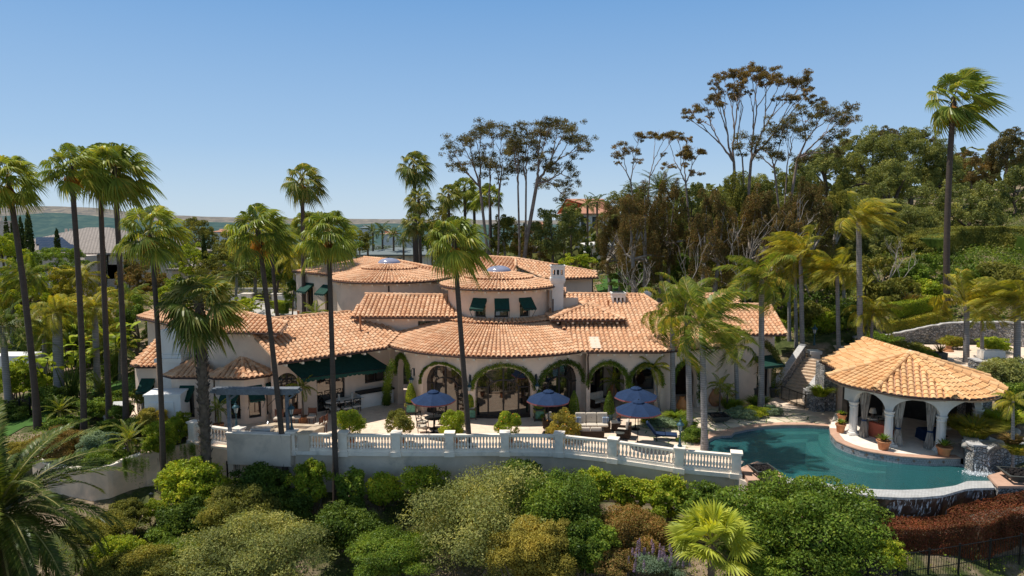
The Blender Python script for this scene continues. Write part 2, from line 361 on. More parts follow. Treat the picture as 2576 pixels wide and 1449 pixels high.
LV['yellow'] = leafmat('yellow_shrub_leaf', [(.17, .17, .04), (.23, .22, .06), (.13, .13, .035)], .3, .12)
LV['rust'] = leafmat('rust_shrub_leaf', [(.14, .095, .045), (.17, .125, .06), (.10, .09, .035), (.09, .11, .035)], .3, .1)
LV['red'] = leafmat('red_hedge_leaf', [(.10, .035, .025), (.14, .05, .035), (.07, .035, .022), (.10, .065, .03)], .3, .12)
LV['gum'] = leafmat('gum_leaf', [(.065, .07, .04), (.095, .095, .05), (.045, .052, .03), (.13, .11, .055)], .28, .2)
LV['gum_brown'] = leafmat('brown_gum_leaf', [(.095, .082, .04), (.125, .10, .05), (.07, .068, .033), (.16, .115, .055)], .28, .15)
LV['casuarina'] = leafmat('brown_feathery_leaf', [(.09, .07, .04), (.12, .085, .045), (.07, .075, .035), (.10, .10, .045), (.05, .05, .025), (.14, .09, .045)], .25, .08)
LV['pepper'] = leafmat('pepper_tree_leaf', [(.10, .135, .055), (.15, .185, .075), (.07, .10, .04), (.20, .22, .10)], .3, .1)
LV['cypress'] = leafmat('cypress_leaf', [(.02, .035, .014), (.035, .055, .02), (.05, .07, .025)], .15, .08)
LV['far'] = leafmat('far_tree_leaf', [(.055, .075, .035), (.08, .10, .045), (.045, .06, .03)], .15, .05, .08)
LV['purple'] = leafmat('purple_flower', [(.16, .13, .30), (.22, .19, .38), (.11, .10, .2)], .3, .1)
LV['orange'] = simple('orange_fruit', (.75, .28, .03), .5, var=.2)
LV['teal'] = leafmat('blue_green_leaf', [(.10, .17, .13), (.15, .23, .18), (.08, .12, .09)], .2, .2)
# ------------------------------------------------------------------ world, sun, camera
SUN = np.array([.43, -.11, -1.0]); SUN /= np.linalg.norm(SUN)      # direction the light travels
w = bpy.data.worlds.new('World'); scene.world = w; w.use_nodes = True
nt = w.node_tree; nt.nodes.clear(); k = N(nt)
sky = k.n('ShaderNodeTexSky', sky_type='NISHITA'); sky.sun_disc = False
sky.sun_elevation = math.asin(-SUN[2]); sky.sun_rotation = atan2(-SUN[0], -SUN[1])
sky.altitude = 120; sky.air_density = 1.0; sky.dust_density = .25; sky.ozone_density = 1.6
bg = k.n('ShaderNodeBackground'); bg.inputs[1].default_value = .115
tc = k.n('ShaderNodeTexCoord'); sx = k.n('ShaderNodeSeparateXYZ'); k.l(tc.outputs['Generated'], sx.inputs[0])
grad = k.ramp(sx.outputs[2], [(0, (4.8, 6.1, 7.3)), (.10, (3.2, 4.9, 7.1)), (.30, (1.5, 3.3, 6.2)), (.55, (1.3, 2.0, 3.1)), (1, (1.2, 1.6, 2.2))])
k.l(k.mix(.9, sky.outputs[0], grad), bg.inputs[0]); k.l(bg.outputs[0], k.n('ShaderNodeOutputWorld').inputs[0])
sl = bpy.data.lights.new('Sun', 'SUN'); sl.energy = 5.0; sl.angle = R(.53); sl.color = (1, .95, .87)
so = bpy.data.objects.new('Sun', sl); COL.objects.link(so)
from mathutils import Vector
so.rotation_euler = Vector(SUN).to_track_quat('-Z', 'Y').to_euler(); so.location = (-40, 10, 90)
cam = bpy.data.cameras.new('Camera'); co = bpy.data.objects.new('Camera', cam); COL.objects.link(co)
cam.sensor_width = 36; cam.lens = 36*FOC/2576; cam.clip_end = 30000; cam.clip_start = .5
co.location = (0, 0, CH); co.rotation_euler = (R(90)-PIT, 0, 0); scene.camera = co
scene.view_settings.view_transform = 'Standard'; scene.view_settings.look = 'None'
scene.view_settings.exposure = 0; scene.render.film_transparent = False
scene.cycles.max_bounces = 7; scene.cycles.diffuse_bounces = 3; scene.cycles.glossy_bounces = 3
scene.cycles.transparent_max_bounces = 8; scene.cycles.use_denoising = True
# ------------------------------------------------------------------ walls, openings, roofs
class Line:
    def __init__(s, p, q):
        s.p = np.array(p[:2], float); d = np.array(q[:2], float)-s.p; s.L = np.linalg.norm(d); s.d = d/s.L; s.curved = False
    def at(s, t, off=0.0):
        n = np.array([s.d[1], -s.d[0]]); return s.p+s.d*t+n*off
class Arc:
    def __init__(s, c, r, a0, a1): s.c = np.array(c[:2], float); s.r = r; s.a0 = R(a0); s.L = r*(R(a1)-R(a0)); s.curved = True
    def at(s, t, off=0.0):
        a = s.a0+t/s.r; return s.c+(s.r+off)*np.array([cos(a), sin(a)])
def opening_top(o, t):           # o: dict c,w,z0,zs,za ; half-ellipse head from the spring height zs to the apex za
    x = (t-o['c'])/(o['w']/2); x = max(-1, min(1, x))
    return o['zs']+(o['za']-o['zs'])*math.sqrt(max(0, 1-x*x))
def samples(path, o, n=18):
    if o['za']-o['zs'] > .02: return [o['c']-o['w']/2*cos(pi*i/n) for i in range(n+1)]
    k = max(1, int(o['w']/.5)) if path.curved else 1
    return [o['c']-o['w']/2+o['w']*i/k for i in range(k+1)]
def wall(mb, path, z0, z1, th=.3, ops=(), s0=0, s1=None, mat=0, soffit=None):
    """wall along a path with arched openings; z0/z1 numbers or functions of t"""
    s1 = path.L if s1 is None else s1
    Z0 = z0 if callable(z0) else (lambda t: z0); Z1 = z1 if callable(z1) else (lambda t: z1)
    def P3(t, off, z): q = path.at(t, off); return (q[0], q[1], z)
    def strip(a, b, za, zb, zta, ztb):
        if max(zta-za, ztb-zb) < 1e-4: return
        for off, fl in ((0, 0), (-th, 1)):
            v = [P3(a, off, za), P3(b, off, zb), P3(b, off, ztb), P3(a, off, zta)]
            mb.add(v, [(0, 1, 2, 3) if not fl else (3, 2, 1, 0)], mat)
    def solid(a, b):
        k = max(1, int((b-a)/.5)) if (path.curved or callable(z1) or callable(z0)) else 1
        for i in range(k):
            x, y = a+(b-a)*i/k, a+(b-a)*(i+1)/k
            strip(x, y, Z0(x), Z0(y), Z1(x), Z1(y))
            mb.add([P3(x, 0, Z1(x)), P3(y, 0, Z1(y)), P3(y, -th, Z1(y)), P3(x, -th, Z1(x))], [(0, 1, 2, 3)], mat)
    cur = s0
    for o in sorted(ops, key=lambda o: o['c']):
        a, b = o['c']-o['w']/2, o['c']+o['w']/2
        if a > cur+1e-4: solid(cur, a)
        ts = samples(path, o); sm = mat if soffit is None else soffit
        for x, y in zip(ts[:-1], ts[1:]):
            tx, ty = opening_top(o, x), opening_top(o, y)
            strip(x, y, tx, ty, Z1(x), Z1(y))
            mb.add([P3(x, 0, Z1(x)), P3(y, 0, Z1(y)), P3(y, -th, Z1(y)), P3(x, -th, Z1(x))], [(0, 1, 2, 3)], mat)
            mb.add([P3(x, 0, tx), P3(y, 0, ty), P3(y, -th, ty), P3(x, -th, tx)], [(3, 2, 1, 0)], sm)
            if o['z0'] > Z0(x)+.02:
                strip(x, y, Z0(x), Z0(y), o['z0'], o['z0'])
                mb.add([P3(x, 0, o['z0']), P3(y, 0, o['z0']), P3(y, -th, o['z0']), P3(x, -th, o['z0'])], [(0, 1, 2, 3)], mat)
        for t, fl in ((a, 0), (b, 1)):
            zt = o['zs']; v = [P3(t, 0, o['z0']), P3(t, -th, o['z0']), P3(t, -th, zt), P3(t, 0, zt)]
            mb.add(v, [(0, 1, 2, 3)], sm)
        cur = b
    if s1 > cur+1e-4: solid(cur, s1)
    for t in (s0, s1):
        mb.add([P3(t, 0, Z0(t)), P3(t, -th, Z0(t)), P3(t, -th, Z1(t)), P3(t, 0, Z1(t))], [(0, 1, 2, 3)], mat)
def glaze(path, o, parent, off=-.2, frame=.07, fan=False, cols=2, rows=(), name='window', fm='frame', glass='glass', doors=False, straight=True):
    """window filling an opening: frame mesh with its pane as a sub-part"""
    fmb = M(); g = M(); z0 = o['z0']; W = o['w']/2; ts = samples(path, o, 24)
    A = path.at(o['c']-W, off); B = path.at(o['c']+W, off)
    def P3(t, z, d=0.0):
        q = path.at(t, off+d); return np.array((q[0], q[1], z))
    for x, y in zip(ts[:-1], ts[1:]):
        g.quad(P3(x, z0, -.02), P3(y, z0, -.02), P3(y, opening_top(o, y), -.02), P3(x, opening_top(o, x), -.02))
    f = frame; top = [P3(t, opening_top(o, t)-f/2) for t in ts]
    for a, b in zip(top[:-1], top[1:]): fmb.beam(a, b, f, f)
    for s in (-1, 1): fmb.beam(P3(o['c']+s*(W-f/2), z0), P3(o['c']+s*(W-f/2), o['zs']), f, f)
    k = 4 if path.curved and W > 1 else 1
    for i in range(k):
        a = o['c']-W+2*W*i/k; b = o['c']-W+2*W*(i+1)/k
        fmb.beam(P3(a, z0+.06), P3(b, z0+.06), f, .12 if not doors else .26)
    if fan:                       # inner arch with doors below
        w2 = W*.52; zt2 = o['zs']+(o['za']-o['zs'])*.36
        o2 = dict(c=o['c'], w=2*w2, z0=z0, zs=o['zs']-.05, za=zt2)
        t2 = [o['c']-w2*cos(pi*i/14) for i in range(15)]
        pts = [P3(t, opening_top(o2, t)) for t in t2]
        for a, b in zip(pts[:-1], pts[1:]): fmb.beam(a, b, .1, .08)
        for s in (-1, 1):
            fmb.beam(P3(o['c']+s*w2, z0), P3(o['c']+s*w2, o['zs']), .1, .1)
            fmb.beam(P3(o['c']+s*w2, o['zs']), P3(o['c']+s*W, o['zs']), .08, .07)
            t = o['c']+s*w2*.62; fmb.beam(P3(t, opening_top(o2, t)), P3(o['c']+s*W*.66, opening_top(o, o['c']+s*W*.66)), .05, .05)
        fmb.beam(P3(o['c'], z0), P3(o['c'], o['za']), .11, .08)
        for s in (-.5, .5): fmb.beam(P3(o['c']+s*.12, 1.0, .05), P3(o['c']+s*.12, 1.25, .05), .03, .03)
    else:
        for i in range(1, cols):
            t = o['c']-W+2*W*i/cols; fmb.beam(P3(t, z0), P3(t, opening_top(o, t)), .06, .05)
        for z in rows: fmb.beam(P3(o['c']-W, z), P3(o['c']+W, z), .05, .05)
    fo = fmb.build(name, MT[fm], parent); g.build('pane', MT[glass], fo); return fo
TW, TE = .32, .40                # spacing across the roof, exposed tile length
def half_tile(mb, a, b, lat, up, r0, r1, seg=5):
    """one barrel tile from the low end a to the high end b"""
    t = np.linspace(0, pi, seg+1)
    v = [a+lat*(-cos(x)*r0)+up*(sin(x)*r0) for x in t]+[b+lat*(-cos(x)*r1)+up*(sin(x)*r1) for x in t]
    v += [a+lat*(-cos(x)*r0*.8)+up*(sin(x)*r0*.8-.0) for x in t]
    n = seg+1
    f = [(i, i+1, n+i+1, n+i) for i in range(seg)]+[(i+1, i, 2*n+i, 2*n+i+1) for i in range(seg)]
    mb.add(v, f, 0)
def roof_plane(mb, under, poly, tw=TW, te=TE, r=.138, thick=.10, phase=0.0, jit=.012):
    poly = [np.array(p, float) for p in poly]
    # best plane (Newell)
    n = np.zeros(3)
    for a, b in zip(poly, poly[1:]+poly[:1]): n += np.cross(a, b)
    n /= np.linalg.norm(n)
    if n[2] < 0: n = -n
    up = np.array([0, 0, 1.0]); vdir = up-n*np.dot(up, n); vdir /= np.linalg.norm(vdir)      # up the slope
    udir = np.cross(vdir, n)
    o = poly[0]; P = np.array([[np.dot(p-o, udir), np.dot(p-o, vdir)] for p in poly])
    o = o+udir*0
    umin, umax = P[:, 0].min(), P[:, 0].max(); vb = P[:, 1].min()
    k0 = int(math.floor(umin/tw)); k1 = int(math.ceil(umax/tw))
    for k in range(k0, k1+1):
        u = (k+.5)*tw+phase; xs = []
        for (a, b) in zip(P, np.roll(P, -1, 0)):
            if (a[0]-u)*(b[0]-u) < 0: xs.append(a[1]+(b[1]-a[1])*(u-a[0])/(b[0]-a[0]))
        xs.sort()
        for s, e in zip(xs[::2], xs[1::2]):
            q = s
            first = True
            while q < e-.06:
                nx = s+te*(math.floor((q-s)/te+1e-6)+1)
                b = min(nx+.05, e+.02)
                A = o+udir*(u+rnd.uniform(-jit, jit))+vdir*q+n*(.034+rnd.uniform(-.004, .006)); B = o+udir*(u+rnd.uniform(-jit, jit))+vdir*b+n*.012
                half_tile(mb, A, B, udir, n, r*1.04, r*.86)
                q = nx
    pts = [p-n*.0 for p in poly]; m = len(pts)
    v = pts+[p-n*thick for p in pts]
    # orientation
    f = [tuple(range(m)), tuple(range(m, 2*m))[::-1]]+[(i, (i+1) % m, m+(i+1) % m, m+i) for i in range(m)]
    under.add(v[:m], [tuple(range(m))], 0)
    under.add(v, [f[1]]+f[2:], 1)
    return n
def roof_cone(mb, under, c, r_out, z_out, r_in, z_in, a0, a1, bands=None, tw=TW, te=TE, r=.138, thick=.1):
    a0, a1 = R(a0), R(a1); c = np.array(c[:2]); bands = bands or [r_out, r_in]
    slope = (z_in-z_out)/(r_out-r_in)
    zz = lambda rr: z_out+(r_out-rr)*slope
    for bi, (ro, ri) in enumerate(zip(bands[:-1], bands[1:])):
        nseg = max(3, int((a1-a0)*ro/tw)); lift = .0 if bi == 0 else .07*bi
        for i in range(nseg):
            a = a0+(a1-a0)*(i+.5)/nseg; d = np.array([cos(a), sin(a)]); lat = np.array([-sin(a), cos(a), 0])
            sl = np.array([-d[0], -d[1], slope]); sl /= np.linalg.norm(sl); nn = np.cross(lat, sl); nn = nn if nn[2] > 0 else -nn
            L = math.hypot(ro-ri, (ro-ri)*slope); m = max(1, int(round(L/te)))
            for j in range(m):
                r1 = ro-(ro-ri)*j/m; r2 = ro-(ro-ri)*min(1, (j+1.12)/m)
                wf = max(.45, r1/ro); w2 = max(.42, r2/ro)
                A = np.array([*(c+d*r1), zz(r1)])+nn*(.034+lift+rnd.uniform(-.004, .006))+lat*rnd.uniform(-.01, .01)
                B = np.array([*(c+d*r2), zz(r2)])+nn*(.012+lift)
                half_tile(mb, A, B, lat, nn, r*1.04*wf, r*.86*w2)
    ns = max(8, int((a1-a0)*10))
    A = a0+(a1-a0)*np.arange(ns+1)/ns
    ring = lambda rr, z: [np.array([c[0]+rr*cos(t), c[1]+rr*sin(t), z]) for t in A]
    o, i_, ol, il = ring(r_out, z_out), ring(r_in, z_in), ring(r_out, z_out-thick), ring(r_in, z_in-thick)
    for j in range(ns):
        under.quad(o[j], o[j+1], i_[j+1], i_[j], 0); under.quad(ol[j+1], ol[j], il[j], il[j+1], 1); under.quad(ol[j], ol[j+1], o[j+1], o[j], 1)
def ridge(mb, p, q, r=.15, te=.42, lift=.05):
    p = np.array(p, float); q = np.array(q, float); d = q-p; L = np.linalg.norm(d); d /= L
    lat = np.cross(d, [0, 0, 1.0]); lat /= np.linalg.norm(lat); up = np.cross(lat, d); up = up if up[2] > 0 else -up
    m = max(1, int(L/te))
    for j in range(m):
        a = p+d*L*j/m+up*(lift+.02); b = p+d*L*min(1, (j+1.1)/m)+up*lift
        half_tile(mb, a, b, lat, up, r, r*.88)
def gutter(pts, parent, r=.06, name='gutter'):
    g = M(); g.tube(pts, r, 6); return g.build(name, MT['bronze'], parent)
def arcpts(c, r, a0, a1, z, n=40): return [(c[0]+r*cos(R(a0+(a1-a0)*i/n)), c[1]+r*sin(R(a0+(a1-a0)*i/n)), z) for i in range(n+1)]
RAF = None
def rafters(pts, inward, parent, z, step=1.0, size=(.13, .34, .13)):
    """rafter tails under an eave: shared mesh copies; pts the eave line, inward a function giving the inward direction"""
    global RAF
    pts = np.array(pts, float); seg = np.linalg.norm(np.diff(pts[:, :2], axis=0), axis=1); L = seg.sum(); cum = np.concatenate([[0], np.cumsum(seg)])
    n = max(1, int(L/step)); rt = np.array(parent.location)
    if RAF is None:
        b = M(); b.box((0, 0, -.13), (.13, .42, .13)); o = b.build('rafter_tail', MT['rafter']); RAF = o.data; bpy.data.objects.remove(o)
    for i in range(n):
        s = (i+.5)*L/n; j = min(len(seg)-1, int(np.searchsorted(cum, s)-1)); f = (s-cum[j])/seg[j]
        p = pts[j]*(1-f)+pts[j+1]*f; d = (pts[j+1]-pts[j])[:2]; d /= np.linalg.norm(d)
        o = bpy.data.objects.new('rafter_tail', RAF); COL.objects.link(o); o.parent = parent
        inn = np.array([-d[1], d[0]])
        o.location = (p[0]+inn[0]*.22-rt[0], p[1]+inn[1]*.22-rt[1], z-.02-rt[2]); o.rotation_euler = (0, 0, atan2(d[1], d[0]))
def awning(A, B, out, drop, parent, proj, val=.18, scal=8, arms=True, name='awning', label=None, mat='awning'):
    """canvas awning from the wall line A-B (3D), projecting by proj and dropping by drop, scalloped valance"""
    A = np.array(A, float); B = np.array(B, float); out = np.array([*out, 0.]); out /= np.linalg.norm(out)
    C = A+out*proj-np.array([0, 0, drop]); D = B+out*proj-np.array([0, 0, drop]); mb = M()
    n = 8
    for i in range(n):
        for j in range(4):
            f = lambda x, y: (A*(1-x)+B*x)*(1-y)+(C*(1-x)+D*x)*y-np.array([0, 0, .03*sin(pi*y)*(1+.3*sin(x*20))])
            mb.quad(f(i/n, j/4), f(i/n, (j+1)/4), f((i+1)/n, (j+1)/4), f((i+1)/n, j/4))
    m = scal*6
    for i in range(m):
        x0, x1 = i/m, (i+1)/m; h = lambda x: val*(.72+.28*abs(sin(pi*x*scal)))
        p, q = C*(1-x0)+D*x0, C*(1-x1)+D*x1
        mb.quad(p, p-np.array([0, 0, h(x0)])+out*.03, q-np.array([0, 0, h(x1)])+out*.03, q)
    if proj < 2:
        for p, q in ((A, C), (B, D)): mb.add([p, q, q-np.array([0, 0, val*.8]), p-np.array([0, 0, .25])], [(0, 1, 2, 3)])
    o = mb.build(name, MT[mat], parent)
    if arms:
        a = M()
        for p, q in ((A, C), (B, D)): a.tube([p+out*.05-np.array([0, 0, drop+.75]), q-np.array([0, 0, .02])], .016, 5)
        a.tube([C, D], .025, 6); a.build('awning_arm', MT['iron'], o)
    if label: o['label'] = label
    return o
def column(c, z0, z1, r, parent, name='column', mat='stucco', base=.34):
    m = M(); h = z1-z0
    m.box((c[0], c[1], z0), (base*2, base*2, .1)); m.lathe([(base*.92, .1), (base*.95, .15), (r*1.15, .2), (r*1.12, .26), (r, .34), (r*.96, h*.5), (r*.92, h-.34), (r*1.1, h-.3), (r*1.1, h-.24), (r*.95, h-.2), (r*1.25, h-.08), (r*1.3, h)], (c[0], c[1], z0), 20)
    return m.build(name, MT[mat], parent, smooth=False)
def sky_dome(c, r, h, parent):
    m = M(); m.lathe([(r*cos(a), h*sin(a)) for a in np.linspace(0, pi/2-.02, 8)], c, 28)
    o = m.build('skylight', MT['skylight'], parent, smooth=True)
    g = M(); g.lathe([(r*1.03, -.12), (r*1.06, 0), (r*.98, .03)], c, 28); g.build('skylight_rim', MT['steel'], o)
MT['skylight'] = simple('lilac_grey_acrylic', (.28, .29, .38), .18, .0, var=.1, spec=.8)

# ================================================================== the villa
villa = thing('villa', 'large cream villa with terracotta roofs, two round towers and an arcade', 'house', (0, 48, 0))
C1 = np.array([-1.0, 51.6]); ZE = 4.3; SL = .30
R1 = 9.25
stucco = M(); roofm = M(); und = M()
# --- arcade (curved front)
arc = Arc(C1, 8.45, 205, 345)
def arcade_s(px, py, z):          # arc position below a pixel at height z on the arcade cylinder
    r = ray(px, py); t = (z-CH)/r[2]
    best = min(np.linspace(0, arc.L, 800), key=lambda s: abs(arc.at(s)[0]/arc.at(s)[1]-(px-1288)/FOC/(cos(PIT)+(724.5-py)/FOC*sin(PIT))))
    return best
s_a = [arcade_s(x, y, 2.2) for x, y in ((1113, 985), (1267, 990), (1415, 985))]
wid = [3.25, 3.75, 3.2]
arches = [dict(c=s, w=w_, z0=0, zs=2.05, za=z) for s, w_, z in zip(s_a, wid, (3.42, 3.45, 3.4))]
sL = arcade_s(1014, 985, 2.2); arches.insert(0, dict(c=sL, w=1.5, z0=0, zs=2.2, za=3.45))
s_end = arcade_s(1478, 985, 2.2)
s_beg = arcade_s(984, 960, 2.2)
wall(stucco, arc, 0, ZE-.05, .42, arches, s0=s_beg, s1=s_end)
am = M()
inner = Arc(C1, 8.03, 205, 345)
arcs_o = [dict(o, c=o['c']*8.03/8.45, w=o['w']+.1) for o in arches]
for o in arcs_o[1:]: glaze(inner, o, villa, off=.0, fan=True, name='arched_glass_door', doors=True, frame=.1)
glaze(inner, arcs_o[0], villa, off=-.5, cols=2, rows=(2.2,), name='arched_doorway', frame=.1)
roof_cone(roofm, und, C1, R1, ZE, 3.9, ZE+(R1-3.9)*SL, 196, 346, [R1, 4.75, 3.95])
gutter(arcpts(C1, R1+.06, 212, 318, ZE-.02), villa)
rafters(arcpts(C1, R1, 212, 317, ZE), None, villa, ZE-.1)
# --- front tower (rotunda)
ZT = 8.05
tw = Arc(C1, 3.85, 150, 390)
def cyl_s(path, px):
    return min(np.linspace(path.L*.2, path.L*.8, 900), key=lambda s: abs(path.at(s)[0]/path.at(s)[1]-(px-1288)/FOC/cos(PIT)))
tops = []
for px, wpx in ((1207, .85), (1262, 1.0), (1321, .85)):
    tops.append(dict(c=cyl_s(tw, px), w=wpx, z0=6.05, zs=7.0 if wpx > .9 else 6.85, za=7.3 if wpx < .9 else 7.05))
wall(stucco, tw, 4.5, ZT-.05, .3, tops)
for o in tops:
    glaze(tw, o, villa, off=-.22, cols=1, name='tower_window', frame=.05)
    a, b = tw.at(o['c']-.52), tw.at(o['c']+.52); q = tw.at(o['c']); out = (q-C1)/np.linalg.norm(q-C1)
    awning((a[0]+out[0]*.03, a[1]+out[1]*.03, 7.42), (b[0]+out[0]*.03, b[1]+out[1]*.03, 7.42), out, .72, villa, .72, val=.13, scal=4)
roof_cone(roofm, und, C1, 4.45, ZT, .9, ZT+.9, 0, 360, [4.45, 2.6, .9])
sky_dome((*C1, ZT+1.0), .93, .42, villa)
gutter(arcpts(C1, 4.5, 150, 390, ZT-.02, 60), villa); rafters(arcpts(C1, 4.42, 190, 352, ZT), None, villa, ZT-.1, .95)
# --- rear tower
C2 = np.array([-10.3, 57.2]); ZT2 = 8.05
t2 = Arc(C2, 4.3, 175, 365); wall(stucco, t2, 3, ZT2-.05, .3)
roof_cone(roofm, und, C2, 4.9, ZT2, .9, ZT2+1.15, 0, 360, [4.9, 2.3, .9])
sky_dome((*C2, ZT2+1.25), .93, .42, villa)
gutter(arcpts(C2, 4.96, 170, 370, ZT2-.02, 60), villa); rafters(arcpts(C2, 4.86, 190, 350, ZT2), None, villa, ZT2-.1, .95)
# --- block between (sloping roof left of the front tower)
E0 = Y(882, 799, 48.3); E1 = np.array([-3.6, 48.3, E0[2]]); pl = plane_slope(E0, E1, .36)
mid = [E0, E1, onpl(1133, 745, pl), onpl(918, 742, pl)]
roof_plane(roofm, und, mid); ridge(roofm, mid[3], mid[2])
wl = Line((E0[0]+.5, 48.95), (-3.0, 48.95)); wo = dict(c=6.0-.9, w=1.75, z0=E0[2]-1.0, zs=E0[2]-.35, za=E0[2]-.35)
wall(stucco, wl, 4.2, E0[2]-.05, .3, [wo]); glaze(wl, wo, villa, off=-.2, cols=3, name='window')
stucco.quad((mid[0][0]+.4, 48.9, 4), (mid[3][0]+.4, mid[3][1], 4), mid[3]-np.array([-.4, 0, .12]), (mid[0][0]+.4, 48.9, mid[0][2]-.1))
gutter([mid[0]+np.array([0, -.05, -.03]), mid[1]+np.array([0, -.05, -.03])], villa); rafters([mid[0]+[.3, 0, 0], mid[1]], None, villa, E0[2]-.1)
# --- left wing
F0 = G(699, 915, ZE); F1 = G(972, 876, ZE); plW = plane_slope(F0, F1, SL)
wing = [F0, F1, onpl(1010, 838, plW), onpl(905, 790, plW), onpl(883, 786, plW), onpl(640, 808, plW), onpl(640, 850, plW)]
roof_plane(roofm, und, wing); ridge(roofm, wing[5], wing[4])
dW = (F1-F0)/np.linalg.norm(F1-F0); nW = np.array([dW[1], -dW[0]])      # outward (towards the terrace)
gutter([F0+np.array([*nW*.06, -.03]), F1+np.array([*nW*.06, -.03])], villa); rafters([F0, F1], None, villa, ZE-.1)
# --- right wing
K0 = G(1485, 886, ZE); K1 = G(1664, 886, ZE); plR = plane_slope(K0, K1, .32)
rw = [K0-[1.0, 0, 0], K1, onpl(1655, 768, plR), onpl(1617, 743, plR), onpl(1427, 741, plR), onpl(1400, 790, plR)]
roof_plane(roofm, und, rw); ridge(roofm, rw[4], rw[3]); ridge(roofm, rw[3], rw[2])
K2 = G(1812, 872, ZE); plR2 = plane_slope(K1, K2, .32)
rw2 = [K1, K2, onpl(1812, 768, plR2), onpl(1636, 768, plR2)]
roof_plane(roofm, und, rw2); ridge(roofm, rw2[3], rw2[2])
gutter([K0-[.2, .06, .03], K1-[0, .06, .03], K2-[0, .06, .03]], villa); rafters([K0, K1, K2], None, villa, ZE-.1)
# --- far right gabled wing
H0 = Y(1800, 843, 48.6); H1 = np.array([Y(1978, 843, 48.6)[0], 48.6, H0[2]]); plH = plane_slope(H0, H1, .36)
gw = [H0, H1, onpl(1936, 768, plH), onpl(1800, 768, plH)]
roof_plane(roofm, und, gw); ridge(roofm, gw[3], gw[2]); ridge(roofm, gw[1]+[0, 0, .0], gw[2])
gutter([H0-[0, .06, .03], H1-[0, .06, .03]], villa); rafters([H0, H1-[.3, 0, 0]], None, villa, H0[2]-.1)
J0 = Y(1735, 800, 54.0); J1 = np.array([Y(1875, 800, 54)[0], 54., J0[2]]); plJ = plane_slope(J0, J1, .34)
jr = [J0, J1, onpl(1857, 742, plJ), onpl(1740, 742, plJ)]
roof_plane(roofm, und, jr); ridge(roofm, jr[3], jr[2]); stucco.prism([(J0[0], 54.5), (J1[0]-.3, 54.5), (J1[0]-.3, 58), (J0[0], 58)], 2, J0[2]-.1)
# --- dormer on the right wing
D0 = Y(1385, 806, 47.4); D1 = np.array([Y(1572, 806, 47.4)[0], 47.4, D0[2]])
plD = plane_slope(D0, D1, .34); apex = onpl(1478, 766, plD)
roof_plane(roofm, und, [D0, D1, apex]); back = np.array([apex[0]+.3, apex[1]+4, apex[2]+.02])
roof_plane(roofm, und, [D1, D1+[0.6, 4.2, 0], back, apex]); roof_plane(roofm, und, [D0+[-.4, 4, 0], D0, apex, back])
ridge(roofm, D0, apex); ridge(roofm, D1, apex); ridge(roofm, apex, back)
wd = Line((D0[0]+.5, 48.0), (D1[0]-.5, 48.0))
dx = Y(1491, 830, 48)[0]-wd.p[0]; do = dict(c=dx, w=1.15, z0=Y(1491, 853, 47.9)[2], zs=D0[2]-1.0, za=D0[2]-.3)
wall(stucco, wd, 4.5, D0[2]-.05, .3, [do]); wall(stucco, Line((D1[0]-.5, 48.0), (D1[0]-.5, 52)), 4.5, D0[2]-.05, .3)
wall(stucco, Line((D0[0]+.5, 52.0), (D0[0]+.5, 48)), 4.5, D0[2]-.05, .3)
glaze(wd, do, villa, off=-.12, cols=1, name='arched_dormer_window')
stucco.quad(onpl(1481, 853, plR)+[0, 0, .17], onpl(1487, 882, plR)+[0, 0, .17], onpl(1513, 882, plR)+[0, 0, .17], onpl(1505, 853, plR)+[0, 0, .17])
gutter([D0-[0, .06, .03], D1-[0, .06, .03]], villa); rafters([D0, D1], None, villa, D0[2]-.1)
# --- rear roofs
Q0 = Y(1372, 703, 58.5); Q1 = Y(1506, 695, 60.2); Q1[2] = Q0[2]; plQ = plane_slope(Q0, Q1, .3)
roof_plane(roofm, und, [Q0, Q1, onpl(1500, 686, plQ), onpl(1297, 651, plQ), onpl(1297, 669, plQ)]); ridge(roofm, onpl(1500, 686, plQ), onpl(1297, 651, plQ)); ridge(roofm, Q0, onpl(1297, 669, plQ))
stucco.prism([(Q0[0], Q0[1]+.7), (Q1[0]-.5, Q1[1]+.7), (Q1[0]-.5, Q1[1]+5), (Q0[0]-2, Q0[1]+5)], 3, Q0[2]-.1)
gutter([Q0-[0, .06, .03], Q1-[0, .06, .03]], villa)
X0, X1, X2 = Y(1118, 700, 57), Y(1297, 651, 63), Y(1224, 647, 64.0)
plX = plane3(X0, X1, X2); xr = [X0, onpl(1300, 700, plX), X1, X2, onpl(1136, 676, plX)]
roof_plane(roofm, und, xr); ridge(roofm, xr[3], xr[2]); ridge(roofm, xr[4], xr[3]); ridge(roofm, xr[2], onpl(1297, 671, plX), r=.13)
A0, A1, A2 = Y(735, 683, 65.4), Y(842, 694, 60.2), Y(916, 649, 66.5)
A1[2] = A0[2]; plA = plane3(A0, A1, A2)
er = [A0, A1, onpl(985, 700, plA), onpl(1000, 657, plA), A2, onpl(860, 661, plA)]
roof_plane(roofm, und, er); ridge(roofm, A2, er[3])
B0, B1, B2 = Y(1000, 657, 62.5), Y(1136, 684, 58.5), Y(1100, 712, 54.8)
plB = plane3(B0, B1, B2); br = [onpl(980, 690, plB), onpl(1100, 712, plB), B1, B0]
roof_plane(roofm, und, br); ridge(roofm, B0, B1)
dl = Line(A0[:2]+np.array([.35, .0]), A1[:2]+np.array([.3, .5])); zL = A0[2]
